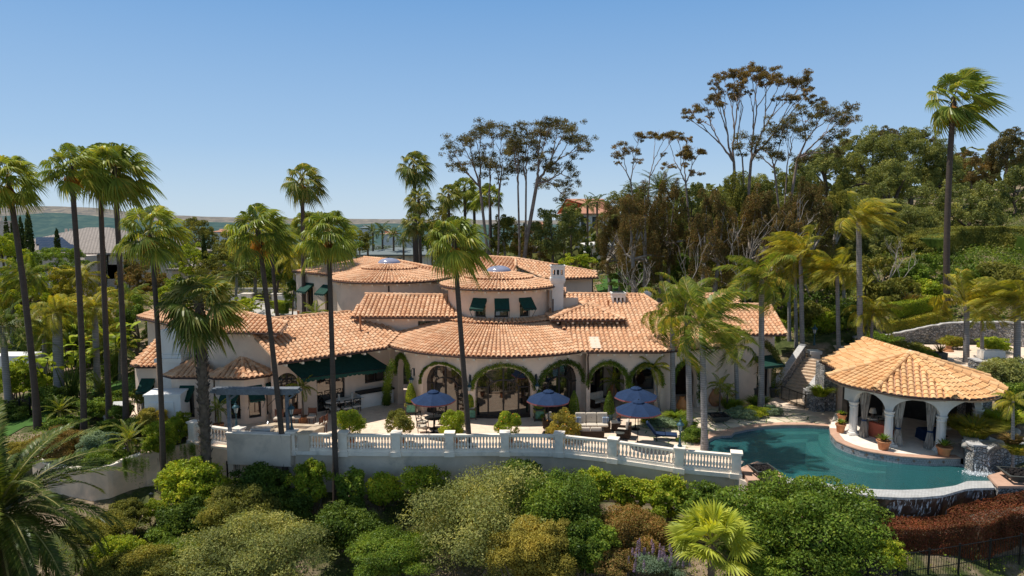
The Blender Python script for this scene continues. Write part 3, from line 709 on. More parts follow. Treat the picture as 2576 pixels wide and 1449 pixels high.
# left facade of the rear house with two awned arched doors
o1 = dict(c=dl.L*.32, w=1.1, z0=4.3, zs=6.4, za=6.95); o2 = dict(c=dl.L*.74, w=1.1, z0=4.3, zs=6.4, za=6.95)
wall(stucco, dl, 3, zL-.05, .3, [o1, o2])
for o in (o1, o2):
    glaze(dl, o, villa, off=-.2, cols=2, name='balcony_door')
    a, b = dl.at(o['c']-.75), dl.at(o['c']+.75); out = np.array([dl.d[1], -dl.d[0]])
    awning((*a, 7.0), (*b, 7.0), out, .75, villa, .95, val=.15, scal=5)
gutter([A0-[0, .06, .03], A1-[0, .06, .03]], villa); rafters([A0, A1], None, villa, zL-.1)
wall(stucco, Line((A1[0]+.3, A1[1]+.5), (C2[0]-4.2, 58)), 3, zL-.05, .3)
wall(stucco, Line((-6.2, 57.0), (-3.5, 56.8)), 4, 7.6, .3)
wall(stucco, Line((3.3, 50.2), (4.9, 50.2)), 4.5, 7.15, .3)       # short stair block right of the tower
rs = [Y(1391, 746, 49.8), Y(1424, 746, 49.8), Y(1424, 722, 51.5), Y(1391, 722, 51.5)]
roof_plane(roofm, und, rs)
stucco.quad((4.9, 50.2, 4.5), (4.9, 54, 4.5), (4.9, 54, 7.15), (4.9, 50.2, 7.15))
# --- chimneys
def chimney(px0, px1, ytop, ybot, yy, capfrac=.36, lab=None):
    a = Y(px0, ytop, yy); b = Y(px1, ytop, yy); w_ = b[0]-a[0]; cx = (a[0]+b[0])/2; zt = a[2]; zb = Y(px0, ybot, yy)[2]
    h = zt-zb; m = M(); s = .76
    m.box((cx, yy+w_/2, zb), (w_*s, w_*s, h*(1-capfrac)))
    z = zb+h*(1-capfrac); m.box((cx, yy+w_/2, z), (w_*.9, w_*.9, h*.04)); m.box((cx, yy+w_/2, z+h*.04), (w_*1.0, w_*1.0, h*.06)); m.box((cx, yy+w_/2, z+h*.10), (w_*.9, w_*.9, h*.02))
    hc = zt-(z+h*.12); z2 = z+h*.12
    for i in range(4):
        for j in range(4):
            if i in (0, 3) or j in (0, 3): m.box((cx+(i-1.5)*w_*.26, yy+w_/2+(j-1.5)*w_*.26, z2), (w_*.12, w_*.12, hc*.62))
    m.box((cx, yy+w_/2, z2), (w_*.86, w_*.86, hc*.18)); m.box((cx, yy+w_/2, z2+hc*.62), (w_*.9, w_*.9, hc*.3)); m.box((cx, yy+w_/2, z2+hc*.88), (w_, w_, hc*.12))
    o = m.build('chimney', MT['stucco_white'], villa)
    d = M(); d.box((cx, yy+w_/2, zt), (w_*.8, w_*.8, .03)); d.box((cx, yy+w_/2, z2+.01), (w_*.5, w_*.5, hc*.6)); d.build('flue', MT['iron'], o)
    if lab: o['label'] = lab
chimney(1385, 1423, 668, 800, 49.6, .34, 'tall cream chimney beside the round tower')
chimney(1539, 1576, 737, 806, 51.2, .58, 'short pale chimney on the right wing')
# --- vents and satellite dish
for px, py, yy, h in ((973, 668, 62, .8), (1219, 660, 62.5, .55), (1260, 665, 61, .25), (751, 805, 49.5, .9), (1530, 768, 50.6, .5), (906, 800, 47.2, .35)):
    p = Y(px, py, yy); m = M(); m.tube([(p[0], p[1], p[2]-.9), (p[0], p[1], p[2]+h*.6)], .07, 8); m.tube([(p[0], p[1], p[2]+h*.6), (p[0], p[1], p[2]+h*.75)], .1, 8)
    m.build('vent_pipe', MT['terracotta'], villa)
p = Y(1626, 744, 53.5); m = M()
m.lathe([(.02, 0), (.2, .03), (.38, .1), (.5, .2)], (0, 0, 0), 20); v = m.v[0].copy()
tilt = R(62); m.v[0] = np.stack([v[:, 0], v[:, 1]*cos(tilt)-v[:, 2]*sin(tilt), v[:, 1]*sin(tilt)+v[:, 2]*cos(tilt)], 1)*[.9, -1, .75]+p
sd = m.build('satellite_dish', MT['white_paint'], villa, smooth=True); m = M(); m.tube([p+[0, .1, -.1], p+[0, .3, -1.0]], .03, 6); m.tube([p+[0, .05, -.25], p+[-.05, -.45, .1]], .02, 5); m.build('dish_mast', MT['steel'], sd)
# --- walls under the left wing (recessed loggia with bar)
nW3 = np.array([*nW, 0]); base0 = F0-nW3*.8; base1 = F1-nW3*.8
back0 = F0[:2]-nW*2.6; back1 = F1[:2]-nW*2.2
lo = lambda l, px: min(np.linspace(0, l.L, 400), key=lambda s: abs(l.at(s)[0]/l.at(s)[1]-(px-1288)/FOC/(cos(PIT)-.15*sin(PIT))))
bl = Line(back0+dW[:2]*2.6, back1+dW[:2]*1.5)
ow1 = dict(c=lo(bl, 833), w=2.0, z0=.05, zs=2.7, za=2.7); ow2 = dict(c=lo(bl, 945), w=1.6, z0=1.5, zs=2.7, za=2.7)
wall(stucco, bl, 0, ZE+.4, .3, [ow1, ow2]); glaze(bl, ow1, villa, off=-.15, cols=2, name='patio_door'); glaze(bl, ow2, villa, off=-.15, cols=2, name='bar_window')
# arched window wall left of the awning
fw = Line(G(686, 1058, 0)[:2], G(764, 1050, 0)[:2]); fo = dict(c=fw.L*.50, w=1.3, z0=.1, zs=2.4, za=3.05)
wall(stucco, fw, 0, ZE-.1, .3, [fo]); glaze(fw, fo, villa, off=-.2, fan=True, name='arched_window', frame=.06)
wall(stucco, Line(fw.at(fw.L), bl.at(0.0)), 0, ZE, .3)
q = Line(bl.at(bl.L), arc.at(s_beg)); wall(stucco, q, 0, ZE, .3)
# big awning
a0 = F0+np.array([*(-nW*2.3+dW[:2]*1.2), -.35]); a1 = F1+np.array([*(-nW*2.1-dW[:2]*.6), -.35])
g0 = G(757, 952, 3.0); g1 = G(984, 925, 2.8)
bigaw = M(); n_ = 22
for i in range(n_):
    for j in range(6):
        f = lambda x, y: (a0*(1-x)+a1*x)*(1-y)+(g0*(1-x)+g1*x)*y-np.array([0, 0, .05*sin(pi*y)+.03*sin(x*19)*y])
        bigaw.quad(f(i/n_, j/6), f(i/n_, (j+1)/6), f((i+1)/n_, (j+1)/6), f((i+1)/n_, j/6))
for i in range(120):
    x0, x1 = i/120, (i+1)/120; hh = lambda x: .2+.07*abs(sin(pi*x*20)); f = lambda x: g0*(1-x)+g1*x-np.array([0, 0, .03*sin(x*19)])
    bigaw.quad(f(x0), f(x0)-[0, 0, hh(x0)], f(x1)-[0, 0, hh(x1)], f(x1))
ba = bigaw.build('large_awning', MT['awning'], villa); ba['label'] = 'wide dark green retractable awning over the dining area'
m = M(); m.tube([g0, g1], .03, 6)
for f in (.2, .5, .8):
    s_ = a0*(1-f)+a1*f-[0, 0, .35]; e_ = g0*(1-f)+g1*f-[0, 0, .05]; mm = (s_+e_)/2+np.array([*dW[:2]*.8, -.1]); m.tube([s_, mm], .03, 5); m.tube([mm, e_], .03, 5)
m.build('awning_arm', MT['iron'], ba)
# --- two-storey block on the left and its bays
ZB = 5.75
bk = [G(536, 955, 3.0)[:2]+[0, .6], Y(700, 900, 44.6)[:2]]
b0 = np.array([Y(536, 900, 43.9)[0], 43.9]); b1 = np.array([Y(690, 900, 43.5)[0], 43.5]); b2 = np.array([Y(475, 900, 45.2)[0], 45.2]); b3 = np.array([Y(372, 850, 49.5)[0], 49.5])
for p_, q_ in ((b0, b1), (b2, b0), (b3, b2)): wall(stucco, Line(p_, q_), 0, ZB, .3)
wall(stucco, Line(b1, b1+[1.0, 6]), 0, ZB, .3)
e = [np.array([b1[0]+.7, b1[1]-.75, ZB+.02]), np.array([b0[0]-.6, b0[1]-.75, ZB+.02])]
plK = plane_slope(e[1], e[0], .3); pk = onpl(640, 797, plK)
roof_plane(roofm, und, [e[1], e[0], onpl(725, 815, plK), onpl(660, 800, plK), onpl(560, 780, plK), onpl(525, 790, plK)])
ridge(roofm, onpl(725, 815, plK), onpl(600, 785, plK)); gutter([e[1]-[0, .06, .03], e[0]-[0, .06, .03]], villa); rafters([e[1], e[0]], None, villa, ZB-.08, 1.1)
L0 = Y(345, 791, 49.6); L1 = Y(478, 840, 44.6); L1[2] = L0[2] = ZB+.02
plL = plane_slope(L0, L1, .3); roof_plane(roofm, und, [L0, L1, e[1], onpl(525, 790, plL), onpl(500, 778, plL), onpl(395, 781, plL)])
ridge(roofm, L0, onpl(395, 781, plL)); gutter([L0-[0.03, .06, .03], L1-[0.03, .06, .03]], villa); rafters([L0, L1], None, villa, ZB-.08, 1.1)
# buttress chimney stack on the left block
m = M(); bx = Y(437, 930, 43.9)[0]
m.box((bx-.2, 44.3, 0), (1.5, 1.3, 3.7)); m.box((bx-.2, 44.3, 3.7), (1.75, 1.5, .26)); m.box((bx-.2, 44.4, 3.96), (1.5, 1.2, .2)); m.box((bx-.2, 44.5, 4.16), (1.25, 1.0, 1.6), taper=.97)
st_ = m.build('chimney_stack', MT['stucco_white'], villa)
# white garden cupboard wall with panels
m = M(); wx0 = G(369, 1080, 0); 
m.box((wx0[0]+1.15, wx0[1]+.45, 0), (2.1, 1.6, 2.2), rz=.12); m.box((wx0[0]+1.15, wx0[1]+.45, 2.2), (2.2, 1.7, .1), rz=.12)
for dx_ in (-.5, .35): m.box((wx0[0]+1.25+dx_, wx0[1]-.38+dx_*.12, .2), (.62, .06, 1.6), rz=.12)
m.build('barbecue_cupboard', MT['white_paint'], villa)
def bay(pts, zeave, ridge_pt, aw, name='bay'):
    """polygonal bay: pts from left to right (outer wall corners), hip roof to ridge point"""
    for p_, q_ in zip(pts[:-1], pts[1:]):
        ln = Line(p_, q_); op = []
        if ln.L > 1.0: op = [dict(c=ln.L/2, w=min(1.0, ln.L*.62), z0=.35, zs=2.25, za=2.25)]
        wall(stucco, ln, 0, zeave-.05, .25, op)
        for o in op:
            glaze(ln, o, villa, off=-.15, cols=1, name='bay_window', frame=.05)
            out = np.array([ln.d[1], -ln.d[0]]); hw = o['w']/2+.08; a = ln.at(o['c']-hw, .03); b = ln.at(o['c']+hw, .03)
            awning((*a, 2.45), (*b, 2.45), out, .75, villa, .8, val=.13, scal=4)
    c = np.mean(pts, 0); outp = []
    for i, p_ in enumerate(pts):
        d = (p_-ridge_pt[:2]); d = d/np.linalg.norm(d); outp.append(np.array([*(p_+d*.5), zeave]))
    for p_, q_ in zip(outp[:-1], outp[1:]): roof_plane(roofm, und, [p_, q_, np.array(ridge_pt)]); gutter([p_-[0, 0, .03], q_-[0, 0, .03]], villa, .05)
    for p_ in outp[1:-1]: ridge(roofm, p_, ridge_pt, .13)
bb = [G(545, 1062, 0)[:2]-[0, 0], G(560, 1066, 0)[:2]-[0, .1], G(618, 1068, 0)[:2], G(668, 1060, 0)[:2], G(690, 1048, 0)[:2]]
bay([np.array(p_) for p_ in bb], 3.05, (Y(612, 905, 44.0)[0], 43.9, 4.0), True)
ba_ = [G(436, 1058, 0)[:2], G(452, 1064, 0)[:2]-[0, .0], G(500, 1064, 0)[:2], G(541, 1062, 0)[:2]]
bay([np.array(p_) for p_ in ba_], 3.05, (Y(505, 905, 44.6)[0], 44.6, 3.95), True)
bl_ = [G(345, 1035, 0)[:2], G(356, 1042, 0)[:2], G(400, 1042, 0)[:2]]
bay([np.array(p_) for p_ in bl_], 3.3, (Y(402, 880, 48.5)[0], 48.5, 4.5), True)
# --- walls of the right wing: open loggia with arches
rl = Line(K0[:2]+[-.15, .75], K1[:2]+[0, .75]); rl2 = Line(K1[:2]+[0, .75], K2[:2]+[0, .9])
lo = lambda l, px: min(np.linspace(0, l.L, 400), key=lambda s: abs(l.at(s)[0]/l.at(s)[1]-(px-1288)/FOC/(cos(PIT)-.15*sin(PIT))))
r_ops = [dict(c=lo(rl, 1529), w=2.35, z0=0, zs=2.0, za=3.25), dict(c=lo(rl, 1624), w=1.95, z0=0, zs=1.9, za=3.15)]
wall(stucco, rl, 0, ZE-.05, .4, r_ops)
wall(stucco, rl2, 0, ZE-.05, .4, [dict(c=lo(rl2, 1725), w=2.0, z0=0, zs=1.9, za=3.15)])
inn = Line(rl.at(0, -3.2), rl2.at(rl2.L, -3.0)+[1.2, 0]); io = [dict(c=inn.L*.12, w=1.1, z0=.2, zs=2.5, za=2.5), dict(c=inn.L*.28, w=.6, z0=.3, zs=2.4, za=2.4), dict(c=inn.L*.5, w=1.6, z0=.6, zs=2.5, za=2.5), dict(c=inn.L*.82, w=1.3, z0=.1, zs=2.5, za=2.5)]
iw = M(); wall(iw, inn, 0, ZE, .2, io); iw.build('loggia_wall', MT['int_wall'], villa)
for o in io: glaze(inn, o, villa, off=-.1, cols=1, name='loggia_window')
gl = Line((Y(1808, 950, 47.3)[0], 47.3), (H1[0]-.55, 49.3)); gd = dict(c=lo(gl, 1918), w=1.15, z0=0, zs=2.35, za=2.35)
wall(stucco, gl, 0, H0[2]-.05, .35, [gd])
wall(stucco, Line((H1[0]-.55, 49.3), gw[2][:2]+[.2, 0]), 0, lambda t: H0[2]-.05, .3)
m = M(); m.add([(H1[0]-.55, 49.3, H0[2]-.1), (gw[2][0]-.4, gw[2][1], H0[2]-.1), gw[2]-[.4, 0, .15]], [(0, 1, 2)]); stucco.add(m.v[0], [(0, 1, 2)])
glaze(gl, gd, villa, off=-.2, cols=2, name='side_door')
go = np.array([gl.d[1], -gl.d[0]]); a = gl.at(gd['c']-.95, .03); b = gl.at(gd['c']+.95, .03)
awning((*a, 3.1), (*b, 3.1), go, .55, villa, 1.1, val=.15, scal=6)
wall(stucco, Line(rl2.at(rl2.L), gl.at(0)), 0, ZE, .35)
# downpipes
for pts in ([G(1483, 895, 4.2)+[0, .5, 0], (G(1483, 895, 4.2)+[0, .9, -.3]), (*G(1481, 1030, .1)[:2]-[0, .1], .1)], [Y(1391, 752, 49.2), Y(1391, 795, 49.2)], [(*t2.at(cyl_s(t2, 978)+.0, .06), 7.8), (*t2.at(cyl_s(t2, 978), .06), 6)],
            [Y(885, 690+18, 54.4), Y(887, 790, 54.4)], [(b2[0]+.15, b2[1]-.1, 5.6), (b2[0]+.15, b2[1]-.1, 1.5)]):
    m = M(); m.tube(pts, .055, 7); m.build('downpipe', MT['bronze'], villa)
stucco.build('wall', MT['stucco'], villa); 
und_o = und.build('roof', [MT['tile_under'], MT['soffit']], villa); roofm.build('roof_tiles', MT['tile'], und_o)
# floor of the loggias
# ================================================================== terrain
def noise2(x, y, s, seed=0):
    r = np.random.default_rng(seed); g = r.random((64, 64))
    X = np.asarray(x, float)/s; Yy = np.asarray(y, float)/s; xi = np.floor(X).astype(int); yi = np.floor(Yy).astype(int); fx = X-xi; fy = Yy-yi
    fx = fx*fx*(3-2*fx); fy = fy*fy*(3-2*fy)
    a = lambda i, j: g[(xi+i) % 64, (yi+j) % 64]
    return (a(0, 0)*(1-fx)+a(1, 0)*fx)*(1-fy)+(a(0, 1)*(1-fx)+a(1, 1)*fx)*fy-.5
PIER = [G(x, y, 1.1)[:2] for x, y in ((487, 1060), (600, 1083), (734, 1083), (864, 1086), (997, 1087), (1131, 1087), (1270, 1086), (1407, 1088), (1543, 1102), (1710, 1124.6), (1853, 1137))]
GW = [(82, 1153, -1.2), (153, 1177, -1.2), (229, 1183, -1.1), (275, 1173, -.9), (330, 1152, -.65), (367, 1139, -.5), (430, 1126, -.25), (487, 1117, -.05)]
GWP = [G(*q) for q in GW]
WATER_P = [(1781, 1133), (1778, 1122), (1783, 1113), (1797, 1106), (1816, 1102), (1840, 1101), (1848, 1093), (1880, 1086), (1921, 1080), (1972, 1077), (2030, 1077), (2085, 1081), (2090, 1099), (2101, 1118), (2128, 1134), (2163, 1146), (2198, 1154), (2232, 1160), (2280, 1166), (2330, 1170), (2418, 1173), (2452, 1188), (2480, 1197), (2492, 1212), (2434, 1212), (2402, 1224), (2340, 1232), (2268, 1235), (2200, 1233), (2146, 1228), (2090, 1220), (2041, 1212), (1968, 1202), (1900, 1172), (1860, 1160), (1820, 1150)]
ZW = -.22
WAT = [G(x, y, ZW) for x, y in WATER_P]
WO_P = [(2502, 1228), (2450, 1229), (2425, 1232), (2373, 1247), (2320, 1252), (2268, 1253), (2205, 1250), (2150, 1243), (2090, 1234), (2041, 1225), (1968, 1214)]
WOUT = [G(x, y, ZW) for x, y in WO_P]
front = [(-400, 34.5), (-60, 36.0)]+[(p[0], p[1]) for p in GWP]+[(p[0], p[1]-.1) for p in PIER[1:]]+[(G(1880, 1209, 0)[0], G(1880, 1209, 0)[1])]+[(p[0], p[1]-.1) for p in WOUT[::-1]]+[(29, 31.2), (40, 32.5), (400, 34)]
front = sorted(front); FX = np.array([p[0] for p in front]); FY = np.array([p[1] for p in front])
ctrl = np.array([(-15, 41, -.4), (0, 42, -.4), (15, 42, -.5), (10, 50, -.3), (20, 44, -.4), (-10, 58, 0), (0, 60, .5), (-6, 48, -.3), (-20, 44, -.35), (-14, 39.5, -.5),
    (-10, 68, 2.4), (-20, 68, 2.3), (-30, 75, 3), (0, 72, 2.5), (0, 90, 3), (-40, 95, 3), (15, 80, 3.6), (12, 88, 4), (-15, 80, 3), (-24, 66, 1.6),
    (-24, 38.5, -.9), (-30, 38.5, -1.2), (-35, 41, -1.4), (-35, 47, -.8), (-28, 46, -.4), (-22, 50, -.1), (-25, 56, .2), (-32, 58, .3), (-45, 50, -1), (-60, 50, -1), (-60, 38, -1.6), (-60, 80, 2), (-100, 100, 2), (-50, 110, 2), (-90, 60, 0),
    (24, 47.5, .6), (30, 46.5, 2.2), (30, 52, 2.75), (38, 50, 2.8), (37, 45, 1.6), (33.5, 40, .9), (33, 37, .8), (40, 38, 1.3), (22, 56, 2.7), (27, 57, 3.6), (34, 57.5, 4.2), (42, 57, 4.9), (19, 52, .0), (20, 50, -.1), (22, 51.5, .7), (18, 56, 1.2), (20, 62, 3.2), (20, 75, 4.6), (30, 66, 7), (45, 66, 9), (36, 85, 9.6), (55, 80, 10.6), (60, 92, 13), (50, 112, 15), (83, 112, 18), (90, 90, 18), (25, 100, 8), (15, 110, 6), (0, 115, 2), (60, 60, 9), (60, 45, 6), (50, 40, 2.5), (130, 100, 24), (130, 50, 14), (26, 43.5, .2), (16, 48, -.2), (130, 150, 22), (60, 150, 13), (0, 160, -4), (-70, 160, -6), (-140, 150, -8)], float)
def tps(d2): return np.where(d2 > 1e-9, .5*d2*np.log(d2+1e-12), 0)
_c = ctrl[:, :2]/50; _K = tps(((_c[:, None]-_c[None])**2).sum(-1)); _n = len(_c)
_A = np.zeros((_n+3, _n+3)); _A[:_n, :_n] = _K+np.eye(_n)*1e-4; _A[:_n, _n] = 1; _A[:_n, n_ if False else _n+1:] = _c; _A[_n, :_n] = 1; _A[_n+1:, :_n] = _c.T
_w = np.linalg.solve(_A, np.concatenate([ctrl[:, 2], [0, 0, 0]]))
def terrain_z(x, y):
    x = np.atleast_1d(np.asarray(x, float)); y = np.atleast_1d(np.asarray(y, float)); sh = x.shape; x = x.ravel(); y = y.ravel()
    xc = np.clip(x, -150, 150); yc = np.clip(y, 20, 170); q = np.stack([xc, yc], 1)/50
    z = np.empty(len(x))
    for i in range(0, len(x), 20000):
        s = slice(i, i+20000); z[s] = tps(((q[s][:, None]-_c[None])**2).sum(-1))@_w[:_n]+_w[_n]+q[s]@_w[_n+1:]
    far = np.clip((np.hypot(np.maximum(0, np.abs(x)-130), np.maximum(0, y-140)))/250, 0, 1); far = far*far*(3-2*far)
    z = z*(1-far)+far*(-42)
    z += noise2(x, y, 3.1, 1)*.12+noise2(x, y, 11, 2)*.35*np.clip((y-55)/20, 0, 1)
    yw = np.interp(x, FX, FY); d = yw-y
    base = np.interp(x, [-40, -26, -15, 8, 12.5, 16, 40], [-2.9, -2.7, -2.4, -2.5, -2.3, -1.6, -1.5])
    fg = base-.40*np.maximum(0, d)+noise2(x, y, 1.3, 3)*.22+noise2(x, y, 4, 4)*.5
    fg = np.where(d > 25, base-10-.1*(d-25)+0*x, fg)
    z = np.where(d > -.75, fg, z)
    return z.reshape(sh)
WL = sorted([(p[0], p[1]) for p in [Y(x, y, yy) for x, y, yy in ((2120, 850, 56), (2230, 848, 55.8), (2300, 836, 55.6), (2400, 812, 55.3), (2530, 812, 54.5), (2640, 812, 53))]])
_tz0 = terrain_z
def terrain_z(x, y):
    x = np.atleast_1d(np.asarray(x, float)); y = np.atleast_1d(np.asarray(y, float)); z = _tz0(x, y); yl = np.interp(x, [p[0] for p in WL], [p[1] for p in WL])+.4
    return np.where((x > WL[0][0]) & (x < 62) & (y < yl) & (y > 44), np.minimum(z, 2.55), z)
def tz(x, y): return float(terrain_z([x], [y])[0])
gx = np.concatenate([-np.geomspace(8000, 46, 46), np.arange(-45, 45, .55), np.geomspace(45.3, 8000, 46)])
gy = np.concatenate([[-300, -60, -10, 5, 12, 17, 20, 22], np.arange(23.5, 62, .42), np.arange(62, 120, 1.3), np.geomspace(121, 12000, 60)])
XX, YY = np.meshgrid(gx, gy); ZZ = terrain_z(XX, YY)
ZZ = np.where(YY > 900, np.maximum(-60, -42-(YY-900)*.01), ZZ)
# the pool basin sits lower
def inpoly(px, py, poly):
    c = np.zeros(px.shape, bool); n = len(poly)
    for i in range(n):
        x1, y1 = poly[i][:2]; x2, y2 = poly[(i+1) % n][:2]
        if abs(y1-y2) < 1e-12: continue
        c ^= ((y1 > py) != (y2 > py)) & (px < (x2-x1)*(py-y1)/(y2-y1)+x1)
    return c
wc = np.mean(WAT, 0); big = [(wc+(p-wc)*1.12) for p in WAT]
ZZ = np.where(inpoly(XX, YY, big) & (YY > np.interp(XX, FX, FY)), np.minimum(ZZ, -2.2), ZZ)
tm = M(); nx, ny = len(gx), len(gy); i = np.arange(ny-1)[:, None]*nx; j = np.arange(nx-1)[None]
tm.add(np.stack([XX, YY, ZZ], -1).reshape(-1, 3), np.stack([i+j, i+j+1, i+nx+j+1, i+nx+j], -1).reshape(-1, 4))
def groundmat():
    m, nt, out = newmat('dry_soil_and_grass'); k = N(nt); P = k.pos()
    f = k.noise(.35, 5, .6, P); soil = k.ramp(k.noise(3.5, 6, .7, P), [(.3, (.17, .12, .075)), (.55, (.30, .22, .15)), (.75, (.42, .33, .24))])
    grass = k.ramp(k.noise(2.2, 6, .7, P), [(.3, (.035, .05, .015)), (.55, (.075, .09, .03)), (.75, (.17, .15, .07))])
    col = k.mix(k.ramp(f, [(.42, (0, 0, 0)), (.55, (1, 1, 1))]), soil, grass)
    s = k.n('ShaderNodeSeparateXYZ'); k.l(P, s.inputs[0])
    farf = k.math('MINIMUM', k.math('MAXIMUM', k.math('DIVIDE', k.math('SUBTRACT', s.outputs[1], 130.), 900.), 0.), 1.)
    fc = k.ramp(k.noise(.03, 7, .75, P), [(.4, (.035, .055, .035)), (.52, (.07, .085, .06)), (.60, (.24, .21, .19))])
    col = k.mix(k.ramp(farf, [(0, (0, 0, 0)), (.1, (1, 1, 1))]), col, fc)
    col = k.mix(k.math('MULTIPLY', farf, .6), col, (.10, .13, .13))  # distance haze painted into the far ground colour
    k.l(principled(k, col, .95, 0, k.bump(k.noise(6, 6, .7, P), .8, .08), .1).outputs[0], out.inputs[0]); return m
MT['ground'] = groundmat()
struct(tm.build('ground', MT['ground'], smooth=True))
# lawns laid over the garden
def drape(name, pts, mat, lift=.05, step=.5, kind='structure'):
    P = np.array([p[:2] for p in pts]); x0, y0 = P.min(0); x1, y1 = P.max(0); xs = np.arange(x0, x1, step); ys = np.arange(y0, y1, step)
    if len(xs) < 2 or len(ys) < 2: return
    A, B = np.meshgrid((xs[:-1]+xs[1:])/2, (ys[:-1]+ys[1:])/2); keep = inpoly(A, B, P); m = M()
    X, Yv = np.meshgrid(xs, ys); Z = terrain_z(X, Yv)+lift; nx = len(xs)
    ii, jj = np.nonzero(keep); q = ii*nx+jj
    m.add(np.stack([X, Yv, Z], -1).reshape(-1, 3), np.stack([q, q+1, q+nx+1, q+nx], -1))
    o = m.build(name, mat); o['kind'] = kind; return o
GR = lambda x, y, z: G(x, y, z)
drape('lawn', [G(-40, 1120, -1.3), G(60, 1090, -1.2), G(150, 1060, -1), G(165, 1035, -.8), G(100, 1025, -.6), G(40, 1040, -.6), G(-60, 1075, -1)], MT['lawn'])
drape('lawn', [G(230, 1012, -.4), G(300, 1010, -.4), G(345, 985, -.3), G(350, 950, -.2), G(280, 960, -.1), G(230, 980, -.2)], MT['lawn'])
drape('lawn', [Y(1500, 738, 80), Y(1560, 738, 80), Y(1640, 710, 92), Y(1740, 640, 110), Y(1660, 640, 110), Y(1505, 700, 92)], MT['lawn'], .12, 1.0)
drape('path', [G(255, 1045, -.6), G(330, 1060, -.5), G(352, 1050, -.4), G(352, 1000, -.2), G(325, 995, -.3), G(290, 1010, -.3), G(262, 1030, -.4)], MT['patio'], .08, .3)
drape('driveway', [Y(560, 800, 60), Y(760, 800, 60), Y(760, 772, 72), Y(640, 765, 80), Y(560, 768, 78)], MT['concrete'], .15, 1.0)
# ================================================================== terrace paving and pool surrounds
tp = M()
inner_pool = [WAT[i] for i in range(0, 12)]
pat = [G(487, 1117, 0)]+[np.array([p[0], p[1]+.12, 0]) for p in PIER[1:]]+[G(1872, 1160, 0), G(1781, 1140, 0)]+[np.array([*p[:2], 0]) for p in inner_pool]+[G(2100, 1082, 0), G(2140, 1060, 0), G(2130, 1030, 0), G(2050, 1020, 0), G(2010, 1012, 0), np.array([18.5, 50.2, 0]), np.array([10, 50.5, 0]), np.array([-10, 53, 0]), np.array([-21, 49, 0]), np.array([-21.5, 42, 0])]
tp.poly([(p[0], p[1], 0.0) for p in pat]); struct(tp.build('terrace', MT['patio']))
fl = M(); fp = [G(x, y, 0) for x, y in ((1578, 1066), (1590, 1075), (1622, 1090), (1650, 1112), (1668, 1128), (1720, 1133), (1745, 1120), (1752, 1108), (1780, 1096), (1838, 1086), (1900, 1074), (1970, 1067), (2080, 1069), (2060, 1050), (2010, 1034), (1960, 1024), (1900, 1040), (1868, 1024), (1800, 1026), (1740, 1040), (1690, 1050), (1640, 1056))]
fl.poly([(p[0], p[1], .005) for p in fp]); struct(fl.build('flagstone_path', MT['flag']))
# coping along the back and left of the pool
cp = M(); ins = inner_pool; cen = np.array(G(1960, 1120, 0)[:2])
outp = []
for i, p in enumerate(ins):
    a = ins[max(0, i-1)]; b = ins[min(len(ins)-1, i+1)]; d = (b-a)[:2]; d /= np.linalg.norm(d); nrm = np.array([-d[1], d[0]])
    if np.dot(nrm, p[:2]-cen) < 0: nrm = -nrm
    outp.append(np.array([*(p[:2]+nrm*(.5 if i > 5 else .75)), .012]))
for (p, q, r_, s_) in zip(ins[:-1], ins[1:], outp[1:], outp[:-1]):
    P_, Q_ = np.array([*p[:2], .012]), np.array([*q[:2], .012]); cp.quad(P_, Q_, r_, s_); cp.quad((p[0], p[1], -.09), (q[0], q[1], -.09), Q_, P_)
struct(cp.build('pool_coping', MT['coping']))
# water, basin, edge
pool = thing('swimming_pool', 'curving teal swimming pool with a white infinity edge, beside the pavilion', 'swimming pool', (G(2130, 1160, ZW)))
m = M(); m.poly([(p[0], p[1], ZW) for p in WAT]); m.build('water', MT['water'], pool)
MT['poolfloor'] = simple('pool_plaster', (.16, .40, .40), .8, var=.3, scale=.6)
MT['poolstep'] = simple('pool_step_plaster', (.40, .56, .50), .8, var=.2, scale=3)
m = M(); m.poly([(p[0], p[1], -2.0) for p in WAT]); m.prism([p[:2] for p in WAT][::-1], -2.0, -2.0+1e-3)
for a, b in zip(WAT, WAT[1:]+WAT[:1]): m.quad((a[0], a[1], -2.0), (b[0], b[1], -2.0), (b[0], b[1], ZW+.0), (a[0], a[1], ZW))
for a, b in zip(WAT[:21], WAT[1:22]): m.quad((a[0], a[1], -.3), (b[0], b[1], -.3), (b[0], b[1], -.09), (a[0], a[1], -.09), 1)
m.build('basin', [MT['poolfloor'], MT['pooltile']], pool)
def shelf(pts, off, z0, z1):
    m = M(); pts = [G(x, y, ZW) for x, y in pts]; o2 = []
    for i, p in enumerate(pts):
        a = pts[max(0, i-1)]; b = pts[min(len(pts)-1, i+1)]; d = (b-a)[:2]; d /= np.linalg.norm(d); n = np.array([-d[1], d[0]])
        if np.dot(n, cen2-p[:2]) < 0: n = -n
        o2.append(p[:2]+n*off*(sin(pi*min(1, (i+.6)/len(pts)))**.5))
    for i in range(len(pts)-1):
        a, b, c, d = pts[i], pts[i+1], o2[i+1], o2[i]
        m.quad((*a[:2], z1), (*b[:2], z1), (*c, z1), (*d, z1)); m.quad((*d, z0), (*c, z0), (*c, z1), (*d, z1))
    return m
cen2 = G(2080, 1190, 0)[:2]
m = M()
